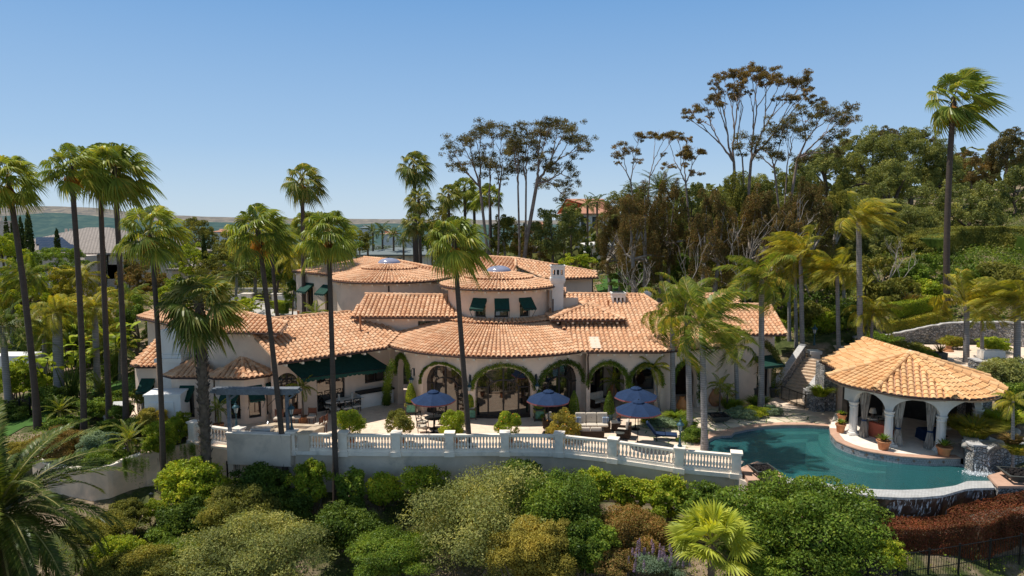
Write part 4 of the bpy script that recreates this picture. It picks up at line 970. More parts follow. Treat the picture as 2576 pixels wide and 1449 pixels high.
for pts, o_ in (([(2075, 1080), (2085, 1086), (2090, 1099), (2101, 1118), (2128, 1134), (2163, 1146), (2198, 1154), (2232, 1160)], .75), ([(1848, 1093), (1880, 1086), (1921, 1080), (1972, 1077), (2030, 1077), (2075, 1080)], .7)):
    for a_, z_ in ((1.0, -.42), (2.0, -.72)):
        s_ = shelf(pts, o_*a_, -2, z_); m.v += [v for v in s_.v]; m.f += [f+m.n for f in s_.f] if False else []
        off = m.n
        for f, mi in zip(s_.f, s_.m): m.f.append(f+off); m.m.append(mi)
        m.n += s_.n
m.build('pool_step', MT['poolstep'], pool)
m = M(); WI = [WAT[i] for i in range(23, 33)]
k_ = len(WI); WO = [WOUT[i] for i in range(len(WOUT))]
def resample(P, n):
    P = np.array(P); L = np.concatenate([[0], np.cumsum(np.linalg.norm(np.diff(P[:, :2], axis=0), axis=1))]); t = np.linspace(0, L[-1], n)
    return np.stack([np.interp(t, L, P[:, c]) for c in range(P.shape[1])], 1)
WIr, WOr = resample(WI, 44), resample(WO, 44)
for i in range(43):
    a, b, c, d = WIr[i], WIr[i+1], WOr[i+1], WOr[i]
    m.quad((*a[:2], ZW+.05), (*b[:2], ZW+.05), (*c[:2], ZW+.02), (*d[:2], ZW+.02)); m.quad((*a[:2], ZW-.3), (*b[:2], ZW-.3), (*b[:2], ZW+.05), (*a[:2], ZW+.05)); m.quad((*d[:2], ZW+.02), (*c[:2], ZW+.02), (*c[:2], ZW-.09), (*d[:2], ZW-.09))
m.build('infinity_edge', MT['weir'], pool)
m = M(); fo_ = M()
for i in range(43):
    for j in range(5):
        f = lambda ii, jj: (WOr[ii][0]+noise2(ii*.9, jj*.7, 1, 8)*.18, WOr[ii][1]+.10*(jj*.5)+noise2(ii*.8, jj, 1, 9)*.22-.02, ZW-.085-jj*.34)
        g = lambda ii, jj: (WOr[ii][0], WOr[ii][1]-.04+.05*jj, ZW-.02-jj*.3)
        m.quad(f(i, j), f(i, j+1), f(i+1, j+1), f(i+1, j))
        if j < 4: fo_.quad(g(i, j), g(i, j+1), g(i+1, j+1), g(i+1, j))
m.build('weir_wall', MT['wet_rock'], pool); fo_.build('falling_water', MT['foam'], pool)
# deck corner by the left end of the pool
m = M(); m.prism([G(*q)[:2] for q in ((1862, 1177, 0), (1882, 1209, 0), (1975, 1207, 0), (1962, 1190, 0), (1935, 1172, 0), (1905, 1160, 0))], -1.6, .01); struct(m.build('pool_deck', MT['coping']))
# ================================================================== balustrades
def bal_mesh():
    m = M(); m.lathe([(.065, 0), (.065, .05), (.04, .07), (.05, .1), (.078, .2), (.07, .28), (.036, .36), (.03, .39), (.05, .405), (.03, .42), (.04, .5), (.062, .56), (.045, .6), (.065, .62), (.065, .66)], (0, 0, 0), 12)
    o = m.build('baluster', MT['cast_stone'], smooth=True); me = o.data; bpy.data.objects.remove(o); return me
BAL = bal_mesh()
def balustrade(piers, label, cat='balustrade', per=14, skip=False):
    root = thing('balustrade', label, cat, (*piers[0], 0)); r0 = np.array([*piers[0], 0])
    rail = M(); base = M()
    for a, b in zip(piers[:-1], piers[1:]):
        a = np.array(a); b = np.array(b); d = (b-a)/np.linalg.norm(b-a); L = np.linalg.norm(b-a)
        p = np.array([*(a+d*.22), 0]); q = np.array([*(b-d*.22), 0])
        rail.beam(p+[0, 0, .92], q+[0, 0, .92], .26, .10); rail.beam(p+[0, 0, .85], q+[0, 0, .85], .18, .05)
        base.beam(p+[0, 0, .07], q+[0, 0, .07], .26, .16); base.beam(p+[0, 0, -.12], q+[0, 0, -.12], .40, .22)
        n = int(round((L-.5)/.195)) if per is None else per
        for i in range(n):
            t = (i+.5)/n; o = bpy.data.objects.new('baluster', BAL); COL.objects.link(o); o.parent = root
            c = (p*(1-t)+q*t)-r0; o.location = (c[0], c[1], .155); o.rotation_euler = (0, 0, i)
    rail.build('rail', MT['cast_stone'], root); base.build('base', MT['cast_stone'], root)
    for i, a in enumerate(piers):
        if skip and i == 0: continue
        b = np.array(piers[min(i+1, len(piers)-1)]); c = np.array(piers[max(i-1, 0)]); d = b-c; rz = atan2(d[1], d[0]); m = M()
        m.box((*a, -.25), (.60, .60, .28), rz=rz); m.box((*a, .03), (.46, .46, .98), rz=rz); m.box((*a, 1.0), (.56, .56, .06), rz=rz); m.box((*a, 1.06), (.6, .6, .06), rz=rz)
        m.box((a[0]+sin(rz)*.232, a[1]-cos(rz)*.232, .2), (.3, .012, .66), rz=rz)
        m.build('pier', MT['cast_stone'], root)
    return root
balustrade([PIER[0], np.array(G(600, 1076, 1.1)[:2])], 'short white balustrade between the corner pier and the grill wall', per=12)
balustrade(PIER[2:6], 'straight run of white balustrade right of the outdoor kitchen', per=15)
balustrade(PIER[5:], 'curving white balustrade in front of the seating, ending at the pool', per=15, skip=True)
# retaining wall below the terrace
rw_ = thing('retaining_wall', 'tall grey plastered retaining wall under the white balustrade', 'wall', (PIER[5][0], PIER[5][1], -2.5)); m = M()
pts = [np.array(G(720, 1095, .2)[:2])+[0, .5]]+[np.array(p) for p in PIER[2:]]
pts.append(np.array(G(1885, 1205, 0)[:2])); 
def ribbon(m, pts, z0, z1, th, off=0.0):
    pts = [np.array(p[:2], float) for p in pts]; L = []; Rr = []
    for i, p in enumerate(pts):
        d = pts[min(i+1, len(pts)-1)]-pts[max(i-1, 0)]; d /= np.linalg.norm(d); n = np.array([d[1], -d[0]]); L.append(p+n*off); Rr.append(p+n*(off-th))
    Z0 = z0 if hasattr(z0, '__len__') else [z0]*len(pts); Z1 = z1 if hasattr(z1, '__len__') else [z1]*len(pts)
    for i in range(len(pts)-1):
        a, b, c, d = L[i], L[i+1], Rr[i+1], Rr[i]
        m.quad((*a, Z0[i]), (*b, Z0[i+1]), (*b, Z1[i+1]), (*a, Z1[i])); m.quad((*a, Z1[i]), (*b, Z1[i+1]), (*c, Z1[i+1]), (*d, Z1[i])); m.quad((*c, Z0[i+1]), (*d, Z0[i]), (*d, Z1[i]), (*c, Z1[i+1]))
    for i in (0, -1): m.quad((*L[i], Z0[i]), (*Rr[i], Z0[i]), (*Rr[i], Z1[i]), (*L[i], Z1[i]))
ribbon(m, resample(pts, 60), -4.5, -.2, .3, .08); m.build('wall', MT['plaster_grey'], rw_)
gwt = thing('garden_wall', 'low curving cream garden wall below the left palms, rising to the terrace corner', 'wall', tuple(GWP[3])); m = M()
gp = resample(GWP[:-1]+[np.array([PIER[0][0], PIER[0][1]-.12, -.15]), np.array([*(G(600, 1076, 1.1)[:2]-[0, .12]), -.22])], 60); ribbon(m, gp[:, :2], -4.2, list(gp[:, 2]), .3, .05); m.build('wall', MT['garden_wall'], gwt)
m = M(); sub = [i for i in range(60) if gp[i, 0] < GWP[4][0]+.5]; ribbon(m, gp[sub, :2], [gp[i, 2]-.02 for i in sub], [gp[i, 2]+.06 for i in sub], .42, .11); m.build('wall_cap', MT['cast_stone'], gwt)
# ================================================================== outdoor kitchen and pergola
kt = thing('outdoor_kitchen', 'outdoor kitchen with granite counters, sink and grill behind a plain plastered wall', 'kitchen', (*G(650, 1092, .95)[:2], 0))
kA, kB = G(569, 1090, .95), G(729, 1096, .95); d = (kB-kA)[:2]; d /= np.linalg.norm(d); nb = np.array([-d[1], d[0]])
m = M(); m.prism([kA[:2], kB[:2], kB[:2]+nb*.35, kA[:2]+nb*.35], -.85, .95, bottom=True); m.prism([kA[:2]+nb*.35, kB[:2]+nb*.35, kB[:2]+nb*.75, kA[:2]+nb*.75], -3, .2); m.prism([kA[:2]+nb*.05, kA[:2]+nb*.05+d*.3, kA[:2]+nb*.35+d*.3, kA[:2]+nb*.35], -3.5, -.85); m.build('wall', MT['plaster_grey'], kt)
m = M(); m.prism([kA[:2]-nb*.04-d*.04, kB[:2]-nb*.04+d*.04, kB[:2]+nb*.4+d*.04, kA[:2]+nb*.4-d*.04], .95, 1.0); m.build('wall_cap', MT['cast_stone'], kt)
c = M(); cs = M()
def counter(pts, z=.95, h=.06):
    P = [G(x, y, z)[:2] for x, y in pts]; c.prism(P, z-h, z, bottom=True); q = np.mean(P, 0); cs.prism([q+(p-q)*.9 for p in P], 0, z-h)
counter([(640, 1072), (690, 1063), (808, 1068), (790, 1072.5), (692, 1069), (665, 1078)], 1.08)
counter([(655, 1079), (695, 1071), (775, 1075), (755, 1089), (735, 1090), (650, 1086)], .92)
counter([(775, 1090), (745, 1090), (790, 1070), (818, 1071)], 1.05)
cs.build('counter_base', MT['plaster_grey'], kt); c.build('countertop', MT['granite'], kt)
s = G(668, 1082, .93); m = M(); m.box((s[0], s[1], .925), (.5, .38, .01)); m.build('sink', MT['iron'], kt); m = M(); m.tube([(s[0]+.1, s[1]+.25, .92), (s[0]+.1, s[1]+.25, 1.3), (s[0]+.1, s[1]+.15, 1.38), (s[0]+.1, s[1]+.05, 1.3)], .018, 6); m.build('faucet', MT['steel'], kt)
g_ = (kA+kB)/2+np.array([*nb*.75, 0]); m = M(); m.box((g_[0]-.1, g_[1], .85), (1.2, .55, .25), rz=atan2(d[1], d[0])); gh = m.build('grill', MT['steel'], kt)
m = M(); m.beam((g_[0]-.68, g_[1]-.1, 1.12), (g_[0]+.48, g_[1]-.06, 1.12), .42, .07); m.build('grill_lid', MT['steel'], gh)
for i, (x, y) in enumerate(((585, 1205),)):
    a = G(x-10, 1235, -2.4); m = M()
    for j in range(9): m.tube([(a[0]+j*.11, kA[1]+.3, -2.6), (a[0]+j*.11, kA[1]+.3, -.88)], .02, 5)
    m.box((a[0]+.4, kA[1]+.5, -2.6), (1.4, .05, 1.75)); m.build('gate', MT['iron'], kt)
# wall lamp fixed to the palm omitted: two floodlights belong to the palm trunk
pg = thing('pergola', 'blue grey painted pergola beam on two posts over the grill wall', 'pergola', (*kA[:2], 1))
yb = kA[1]+.2; zb = Y(533, 985, yb)[2]
PA, PB = Y(533, 985, yb), Y(757, 997, yb); PB[2] = PA[2]
for k_i, dy in enumerate((-.22, .22)):
    m = M(); m.beam(PA+[.35, dy, 0], PB+[-.35, dy, 0], .08, .26); m.beam(PA+[0, dy, .05], PA+[.36, dy, .02], .08, .14); m.beam(PB+[0, dy, .05], PB+[-.36, dy, .02], .08, .14); m.build('beam', MT['pergola'], pg)
m = M(); m.beam(PA+[.1, 0, .17], PB+[-.1, 0, .17], .55, .09); m.build('top_board', MT['pergola'], pg)
for px in (575, 722):
    q = Y(px, 1010, yb); m = M(); m.beam((q[0], yb, 1.0), (q[0], yb, zb-.1), .17, .17); m.beam((q[0], yb, zb-.5), (q[0]+.5, yb, zb-.12), .1, .1); m.build('post', MT['pergola'], pg)
# ================================================================== lamp posts
def lantern(root, z, s=1.0, x=0, y=0):
    m = M(); m.lathe([(.07*s, 0), (.08*s, .02), (.13*s, .26*s), (.15*s, .28*s)], (x, y, z), 6); l = m.build('lantern_glass', MT['lampglass'], root)
    m = M()
    for a in range(6):
        t = a*pi/3; m.beam((x+.07*s*cos(t), y+.07*s*sin(t), z), (x+.13*s*cos(t), y+.13*s*sin(t), z+.26*s), .018*s, .018*s)
    m.lathe([(.16*s, .26*s), (.19*s, .28*s), (.15*s, .34*s), (.09*s, .40*s), (.05*s, .42*s), (.06*s, .46*s), (.03*s, .5*s), (.015*s, .58*s), (.005, .62*s)], (x, y, z), 14); m.build('lantern_cap', MT['lamp_metal'], root)
MT['lampglass'] = simple('lantern_pane', (.45, .47, .45), .2, var=.1, spec=.6)
def lamp(px, pyb, ztop, zb, label, hgt):
    p = G(px, pyb, zb); t = thing('lamp_post', label, 'lamp', p, 'lamp posts around the terrace'); h = hgt-.62*1.15; m = M()
    m.lathe([(.12, 0), (.12, .05), (.08, .12), (.06, h*.35), (.045, h*.4), (.06, h*.45), (.035, h*.5), (.03, h*.8), (.06, h*.84), (.03, h*.9), (.08, h)], p, 12); m.build('post', MT['lamp_metal'], t)
    lantern(t, p[2]+h, 1.15, p[0], p[1])
lamp(595, 1074, 0, 1.0, 'blue green lamp post under the pergola beam', 1.55)
lamp(734, 1080, 0, 1.12, 'blue green lamp post on the pier beside the grill wall', 1.6)
lamp(1710, 1123, 0, 1.12, 'blue green lamp post on the balustrade pier near the pool', 1.55)
def wall_lantern(px, py, parent_label, path, s):
    q = path.at(s, .28); w_ = path.at(s, .02); t = thing('wall_lantern', parent_label, 'lantern', (w_[0], w_[1], 2.6), 'wall lanterns on the arcade'); m = M()
    m.tube([(w_[0], w_[1], 2.95), (w_[0], w_[1], 2.45)], .06, 8); m.tube([(w_[0], w_[1], 2.8), ((w_[0]+q[0])/2, (w_[1]+q[1])/2, 3.0), (q[0], q[1], 2.85), (q[0], q[1], 2.55)], .022, 6); m.build('bracket', MT['dark_green_metal'], t); lantern(t, 1.98, .95, q[0], q[1])
for px, lb in ((1043, 'wall lantern on the pillar left of the first glazed arch'), (1183, 'wall lantern on the pillar left of the middle arch'), (1348, 'wall lantern on the pillar right of the middle arch')): wall_lantern(px, 0, lb, arc, arcade_s(px, 975, 2.4))
# ================================================================== pavilion by the pool
CG = np.array([23.85, 40.3]); zg = .2
pv = thing('pool_pavilion', 'round pool pavilion with golden tile roof, white arches and columns', 'pavilion', (*CG, zg))
cols = [G(2142, 1092, zg)[:2], G(2229, 1122, zg)[:2], G(2365, 1134.6, zg)[:2]]
angs = [math.degrees(atan2(*(c_-CG)[::-1])) for c_ in cols]; RG = 3.62
angs = [a % 360 for a in angs]; angs = [angs[0]-0, angs[1], angs[2], 322]
pa = Arc(CG, RG+.12, 178, 352); ws = M(); sa = lambda a: R(a-178)*(RG+.12); zeg = 3.45
gops = []
aa = [angs[0]-48]+angs+[angs[3]+34]
for a, b in zip(aa[:-1], aa[1:]):
    if b-a > 12: gops.append(dict(c=(sa(a)+sa(b))/2, w=(sa(b)-sa(a))-.36, z0=zg, zs=2.15, za=3.02 if b-a > 30 else 2.9))
gops = [o for o in gops if o['c']-o['w']/2 > 0 and o['c']+o['w']/2 < pa.L]
MT['pav'] = MT['stucco_white']
def over(t):
    for o in gops:
        if o['c']-o['w']/2 <= t <= o['c']+o['w']/2: return zg
    return 2.15
for o in gops: o['z0'] = zg
wall(ws, pa, lambda t: 2.15 if all(abs(t-o['c']) > o['w']/2-.001 for o in gops) else zg, zeg-.05, .34, gops)
ws.build('arch_wall', MT['pav'], pv)
for a in angs:
    c_ = CG+(RG-.05)*np.array([cos(R(a)), sin(R(a))]); column(c_, zg, 2.2, .23, pv, mat='pav', base=.36)
tr = M(); tu = M(); NS = 12; RE = 4.8; za_ = 4.9; ap = np.array([*CG, za_+.02])
RP = lambda az, rr=4.8, z=3.45: np.array([CG[0]+rr*cos(R(az)), CG[1]+rr*sin(R(az)), z])
azs = [177, 220, 266, 318, 360, 400, 440, 480]
for a_, b_ in zip(azs[:-1], azs[1:]):
    A_, B_ = RP(a_), RP(b_); pf = plane3(A_, B_, ap); mids = []
    for t_ in (.2, .4, .6, .8):
        q = RP(a_*(1-t_)+b_*t_); q[2] = pf[0][2]-(np.dot(pf[1][:2], q[:2]-pf[0][:2]))/pf[1][2]; mids.append(q)
    roof_plane(tr, tu, [A_]+mids+[B_, ap], tw=.33, te=.42, r=.142)
for a_ in azs: ridge(tr, RP(a_), ap, .19, lift=.09)
plw = plane3(RP(177), ap, Y(2172, 854, 46.3)); w0, w1 = onpl(2062, 909, plw), onpl(2104, 931, plw); re_ = onpl(2172, 854, plw)
roof_plane(tr, tu, [w0, w1, onpl(2100, 940, plw), RP(177), ap, re_], tw=.33, te=.42, r=.142); ridge(tr, ap, re_, .19)
roof_plane(tr, tu, [re_, ap, ap+[2.2, 3.6, -1.2], re_+[2.4, 3.2, -1.3]], tw=.33, te=.42, r=.142)
ring_ = [RP(a_) for a_ in np.linspace(177, 360, 26)]
uo = tu.build('roof', [MT['tile_under'], MT['soffit']], pv); tr.build('roof_tiles', MT['tile_gold'], uo)
m = M(); m.lathe([(.26, 0), (.26, .06), (.02, .14)], (*CG, za_+.14), 14); m.build('roof_cap', MT['cast_stone'], uo)
gutter([r_-[0, 0, .03] for r_ in ring_], pv); gutter([w0-[0, 0, .03], w1-[0, 0, .03]], pv)
rafters(arcpts(CG, RE-.12, 195, 345, zeg), None, pv, zeg-.08, 1.15)
# back wall, stone flank walls, floor
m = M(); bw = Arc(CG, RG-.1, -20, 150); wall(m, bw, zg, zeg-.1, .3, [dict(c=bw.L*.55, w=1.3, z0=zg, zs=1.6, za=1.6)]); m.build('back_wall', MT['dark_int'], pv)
m = M(); lw = Line(G(2075, 1012, 0)[:2], G(2106, 1022, 0)[:2]); m.prism([G(2070, 1034, 0)[:2], G(2102, 1036, 0)[:2], G(2102, 1036, 0)[:2]+[.2, 1.6], G(2070, 1034, 0)[:2]+[.1, 1.6]], 0, 3.15); m.build('stone_pier', MT['stone'], pv)
m = M(); q = G(2103, 1035, 0)[:2]; m.prism([q+[.05, .1], q+[1.0, -.3], q+[1.2, 1.2], q+[.05, 1.4]], 0, 3.3); m.build('side_wall', MT['stucco'], pv)
m = M(); a2 = CG+3.75*np.array([cos(R(338)), sin(R(338))]); m.prism([a2+[-.35, -.5], a2+[.45, -.3], a2+[.5, 1.8], a2+[-.3, 1.6]], zg, 3.3); m.build('stone_pier', MT['stone'], pv)
deck = [G(x, y, zg)[:2] for x, y in ((2086, 1077), (2089, 1092), (2103, 1109), (2129, 1121), (2163, 1132), (2198, 1139), (2268, 1149), (2338, 1154), (2418, 1153))]
dk = deck+[np.array([29.0, 36.0]), np.array([28.5, 43]), np.array([22.6, 44.8]), G(2100, 1040, zg)[:2]]
m = M(); m.poly([(*p, zg) for p in dk]); dfl = m.build('deck', MT['cast_stone'], pv)
m = M(); dr = resample(np.array(deck), 50); dd = []
for i, p in enumerate(dr):
    a = dr[max(0, i-1)]; b = dr[min(49, i+1)]; d = b-a; d /= np.linalg.norm(d); dd.append(p+np.array([-d[1], d[0]])*.5)
dt = M()
for i in range(49):
    m.quad((*dr[i], zg+.03), (*dr[i+1], zg+.03), (*dd[i+1], zg+.03), (*dd[i], zg+.03)); m.quad((*dr[i], zg-.03), (*dr[i+1], zg-.03), (*dr[i+1], zg+.03), (*dr[i], zg+.03))
    inn_ = lambda p, i: p+(dd[i]-p)*.06
    dt.quad((*inn_(dr[i], i), ZW-.3), (*inn_(dr[i+1], i+1), ZW-.3), (*inn_(dr[i+1], i+1), zg-.03), (*inn_(dr[i], i), zg-.03))
m.build('deck_coping', MT['coping'], pv); dt.build('tiled_riser', MT['pooltile'], pv)
m = M()
for i in range(4, 48, 4):
    p = dr[i]; d = dr[i+1]-dr[i-1]; d /= np.linalg.norm(d); n = np.array([d[1], -d[0]])*.004
    c_ = np.array([*(p+n), (ZW+zg)/2+.02]); dd3 = np.array([*d, 0])*.09; m.quad(c_-dd3, c_-[0, 0, .09], c_+dd3, c_+[0, 0, .09])
m.build('tile_diamond', MT['brown_tile'], pv)
# pavilion furnishing
def curtain(a, lab):
    c_ = CG+(RG-.35)*np.array([cos(R(a)), sin(R(a))]); t = thing('curtain', lab, 'curtain', (*c_, zg), 'striped curtains in the pavilion'); m = M(); n = 40
    for z0_, z1_, r0_, r1_ in ((zg+.02, 1.2, .24, .11), (1.2, 2.95, .11, .27)):
        for i in range(n):
            t0, t1 = 2*pi*i/n, 2*pi*(i+1)/n; w0_ = lambda tt, rr: (c_[0]+rr*(1+.22*sin(9*tt))*cos(tt), c_[1]+rr*(1+.22*sin(9*tt))*sin(tt))
            m.quad((*w0_(t0, r0_), z0_), (*w0_(t1, r0_), z0_), (*w0_(t1, r1_), z1_), (*w0_(t0, r1_), z1_))
    m.build('cloth', MT['curtain'], t); m = M(); m.lathe([(.15, 0), (.16, .1)], (*c_, 1.15), 14); m.build('tieback', MT['navy'], t)
curtain(angs[0]+9, 'striped curtain tied back beside the first pavilion column'); curtain(angs[1]+7, 'striped curtain tied back right of the middle pavilion column'); curtain(angs[2]-7, 'striped curtain gathered left of the third pavilion column')
s_ = thing('sofa', 'curved terracotta coloured sofa inside the pavilion, seen from behind', 'sofa', (*CG, zg)); m = M()
a0_, a1_ = angs[0]+8, angs[1]-3
for r0_, r1_, z0_, z1_, nm in ((2.62, 2.86, zg, 1.05, 'back'), (1.95, 2.62, zg, .65, 'seat')):
    m = M(); n = 14
    for i in range(n):
        t0, t1 = R(a0_+(a1_-a0_)*i/n), R(a0_+(a1_-a0_)*(i+1)/n); P_ = lambda t, r_, z: (CG[0]+r_*cos(t), CG[1]+r_*sin(t), z)
        m.quad(P_(t0, r1_, z0_), P_(t1, r1_, z0_), P_(t1, r1_, z1_), P_(t0, r1_, z1_)); m.quad(P_(t0, r1_, z1_), P_(t1, r1_, z1_), P_(t1, r0_, z1_+.03), P_(t0, r0_, z1_+.03)); m.quad(P_(t1, r0_, z0_), P_(t0, r0_, z0_), P_(t0, r0_, z1_+.03), P_(t1, r0_, z1_+.03))
    m.build(nm, MT['sofa_red'], s_, smooth=True)
oc = CG+np.array([.6, -1.5]); o_ = thing('ottoman', 'dark blue skirted ottoman in the middle of the pavilion', 'ottoman', (*oc, zg)); m = M(); m.box((*oc, zg), (1.35, .8, .5), taper=.93); m.build('skirt', MT['navy'], o_); m = M(); m.box((*oc, zg+.5), (1.3, .78, .12), taper=.85); m.build('cushion', MT['navy'], o_)
for (dx_, dy_, lb) in ((-1.6, .8, 'table lamp with pleated shade at the back of the pavilion'), (1.75, -1.0, 'table lamp with pale shade beside the third pavilion column')):
    lc = CG+np.array([dx_, dy_]); o_ = thing('side_table', 'small dark side table under the '+lb.split(' at ')[0].split(' beside ')[0].replace('table ', ''), 'table', (*lc, zg)); o_['label'] = ('round side table at the back of the pavilion' if dy_ > 0 else 'small side table beside the third pavilion column')
    m = M(); m.lathe([(.3, .5), (.32, .53), (.3, .56), (.01, .56)], (*lc, zg), 14); m.build('table_top', MT['cast_stone'], o_); m = M(); m.lathe([(.2, 0), (.05, .06), (.05, .5)], (*lc, zg), 10); m.build('pedestal', MT['frame'], o_)
    o_ = thing('table_lamp', lb, 'lamp', (*lc, zg+.56)); m = M(); m.lathe([(.08, 0), (.1, .12), (.05, .25), (.02, .35)], (*lc, zg+.56), 12); m.build('lamp_base', MT['brown_tile'], o_); m = M(); m.lathe([(.22, .33), (.14, .62)], (*lc, zg+.56), 18); m.build('lamp_shade', MT['cushion'], o_)
def simple_chair(name, label, cat, p, rz, seatm, framem, w_=.6, zs=.42, hb=.95, group=None, arms=True, legs=True, zf=0.0, seatz=.1):
    t = thing(name, label, cat, (0, 0, 0), group); m = M(); m.box((0, 0, zs-seatz), (w_*.92, w_*.9, seatz+.02)); m.build('seat', seatm, t)
    m = M(); m.beam((-w_*.42, w_*.46, zs+.05), (-w_*.42, w_*.58, hb), .035, .035); m.beam((w_*.42, w_*.46, zs+.05), (w_*.42, w_*.58, hb), .035, .035); m.beam((-w_*.44, w_*.58, hb), (w_*.44, w_*.58, hb), .04, .05)
    m.beam((-w_*.4, w_*.48, zs+.08), (w_*.4, w_*.575, hb-.03), .02, .03); m.beam((w_*.4, w_*.48, zs+.08), (-w_*.4, w_*.575, hb-.03), .02, .03); m.beam((0, w_*.48, zs+.08), (0, w_*.575, hb-.03), .02, .02); m.build('backrest', framem, t)
    for x in (-1, 1):
        for y in (-1, 1):
            m = M(); m.beam((x*w_*.43, y*w_*.42, 0), (x*w_*.42, y*w_*.42, zs), .035, .035); m.build('leg', framem, t)
        if arms:
            m = M(); m.beam((x*w_*.46, -w_*.4, zs+.22), (x*w_*.46, w_*.52, zs+.24), .045, .03); m.beam((x*w_*.46, -w_*.4, zs-.02), (x*w_*.46, -w_*.4, zs+.22), .03, .03); m.build('armrest', framem, t)
    t.location = (p[0], p[1], zf); t.rotation_euler = (0, 0, rz); return t
cc = CG+np.array([-.9, .6]); simple_chair('armchair', 'striped armchair with dark frame at the back of the pavilion', 'armchair', cc, R(200), MT['stripe'], MT['frame'], .65, zf=zg)
# ================================================================== umbrellas
def make_umbrella(radius=1.35, ztop=2.62, drop=.52, label='', rot=0.):
    t = thing('patio_umbrella', label, 'umbrella', (0, 0, 0), 'navy patio umbrellas'); z0 = ztop-drop; m = M(); n = 8
    rim = [np.array([radius*cos(rot+2*pi*i/n), radius*sin(rot+2*pi*i/n), z0]) for i in range(n)]; top = np.array([0, 0, ztop])
    K = 6
    for i in range(n):
        a, b = rim[i], rim[(i+1) % n]
        def f(u, v):      # v from the top to the rim, panels sag between ribs
            e = a*(1-u)+b*u; p = top*(1-v)+e*v; return p-np.array([0, 0, .035*v*sin(pi*u)])+np.array([0, 0, .07*sin(pi*v)])
        for j in range(K):
            for l in range(4): m.quad(f(l/4, j/K), f(l/4, (j+1)/K), f((l+1)/4, (j+1)/K), f((l+1)/4, j/K))
    c = m.build('canopy', MT['navy'], t)
    m = M()
    for i in range(n):
        a, b = rim[i], rim[(i+1) % n]
        for l in range(10):
            p = a*(1-l/10)+b*l/10; q = a*(1-(l+1)/10)+b*(l+1)/10; s1 = .035*sin(pi*l/10); s2 = .035*sin(pi*(l+1)/10)
            m.quad(p-[0, 0, s1], p-[0, 0, s1+.085], q-[0, 0, s2+.085], q-[0, 0, s2])
    m.build('fringe', MT['fringe'], c)
    m = M(); m.lathe([(.01, 0), (.16, -.02), (.34, -.11), (.36, -.17)], (0, 0, ztop+.10), 8); m.build('vent_cap', MT['navy'], c)
    m = M()
    for a in rim: m.beam(top-[0, 0, .05], a+[0, 0, .0], .02, .02); m.beam(np.array([0, 0, z0-.25]), top*.45+a*.55-[0, 0, .06], .015, .015)
    m.build('rib', MT['frame'], t)
    m = M(); m.tube([(0, 0, .05), (0, 0, ztop)], .024, 8); m.ball((0, 0, ztop+.12), .035, 8, 5); m.build('pole', MT['iron'], t)
    m = M(); m.lathe([(.29, 0), (.29, .05), (.06, .09), (.05, .3)], (0, 0, 0), 18); m.build('base', MT['iron'], t); return t
u1 = make_umbrella(label='navy umbrella shading the round dining table by the first glazed arch'); u1.location = G(1091, 1091, 0)
for px, py, lb, rz in ((1379, 1090, 'navy umbrella standing in front of the green planter right of the middle arch', .2), (1598, 1080, 'navy umbrella behind the armchair, the farther of two overlapping ones', .1), (1604, 1122, 'navy umbrella nearest the balustrade, the lower of two overlapping ones', .3)):
    dup(u1, G(px, py, 0), rz, lb)
# ================================================================== planters and topiary
def pts_in_dirs(n, up=.0):
    v = rng.normal(size=(n, 3)); v /= np.linalg.norm(v, axis=1)[:, None]; return v
def leaves(mb, c, nrm, L, W, droop=0., fold=0.0, mat=0):
    """diamond leaves: centres c (n,3), rough normals, length and width"""
    n = len(c); r = rng.normal(size=(n, 3)); nn = nrm+r*.75; nn /= np.linalg.norm(nn, axis=1)[:, None]
    t = rng.normal(size=(n, 3)); t[:, 2] -= droop; t = t-nn*(t*nn).sum(1)[:, None]; t /= np.linalg.norm(t, axis=1)[:, None]; b = np.cross(nn, t)
    l = (L*rng.uniform(.6, 1.3, n))[:, None]; w_ = (W*rng.uniform(.6, 1.3, n))[:, None]
    v = np.stack([c-t*l*.5, c+b*w_*.5, c+t*l*.5, c-b*w_*.5], 1).reshape(-1, 3)
    q = np.arange(n)[:, None]*4+np.arange(4)[None]; mb.add(v, q, mat)
def blob_leaves(mb, blobs, n, L, W, droop=0., shell=.35, bottom=-.35, mat=0):
    """blobs: (cx,cy,cz,rx,ry,rz); leaves in the outer shell of every blob"""
    B = np.array(blobs, float); A = (B[:, 3]*B[:, 4]+B[:, 4]*B[:, 5]+B[:, 3]*B[:, 5]); idx = rng.choice(len(B), n, p=A/A.sum())
    d = pts_in_dirs(n); bad = d[:, 2] < bottom; d[bad, 2] *= -1
    rr = 1-shell*rng.random(n)**1.6; P = B[idx, :3]+d*B[idx, 3:]*rr[:, None]
    nr = d/B[idx, 3:]; nr /= np.linalg.norm(nr, axis=1)[:, None]; leaves(mb, P, nr, L, W, droop, mat=mat)
def lumpy(c, r, n, sub=.36, lo=-.25, jit=.12):
    """blobs spread over an ellipsoid"""
    d = pts_in_dirs(n); d[:, 2] = np.where(d[:, 2] < lo, -d[:, 2], d[:, 2]); out = []; r = np.array(r, float)
    for q in d:
        s = sub*rnd.uniform(.7, 1.25); k_ = (1-s*.7)+rnd.uniform(-jit*1.6, jit*1.2); out.append((*(np.array(c)+q*r*k_), r[0]*s*rnd.uniform(.75, 1.3), r[1]*s, r[2]*s*rnd.uniform(.7, 1.35)))
    return out
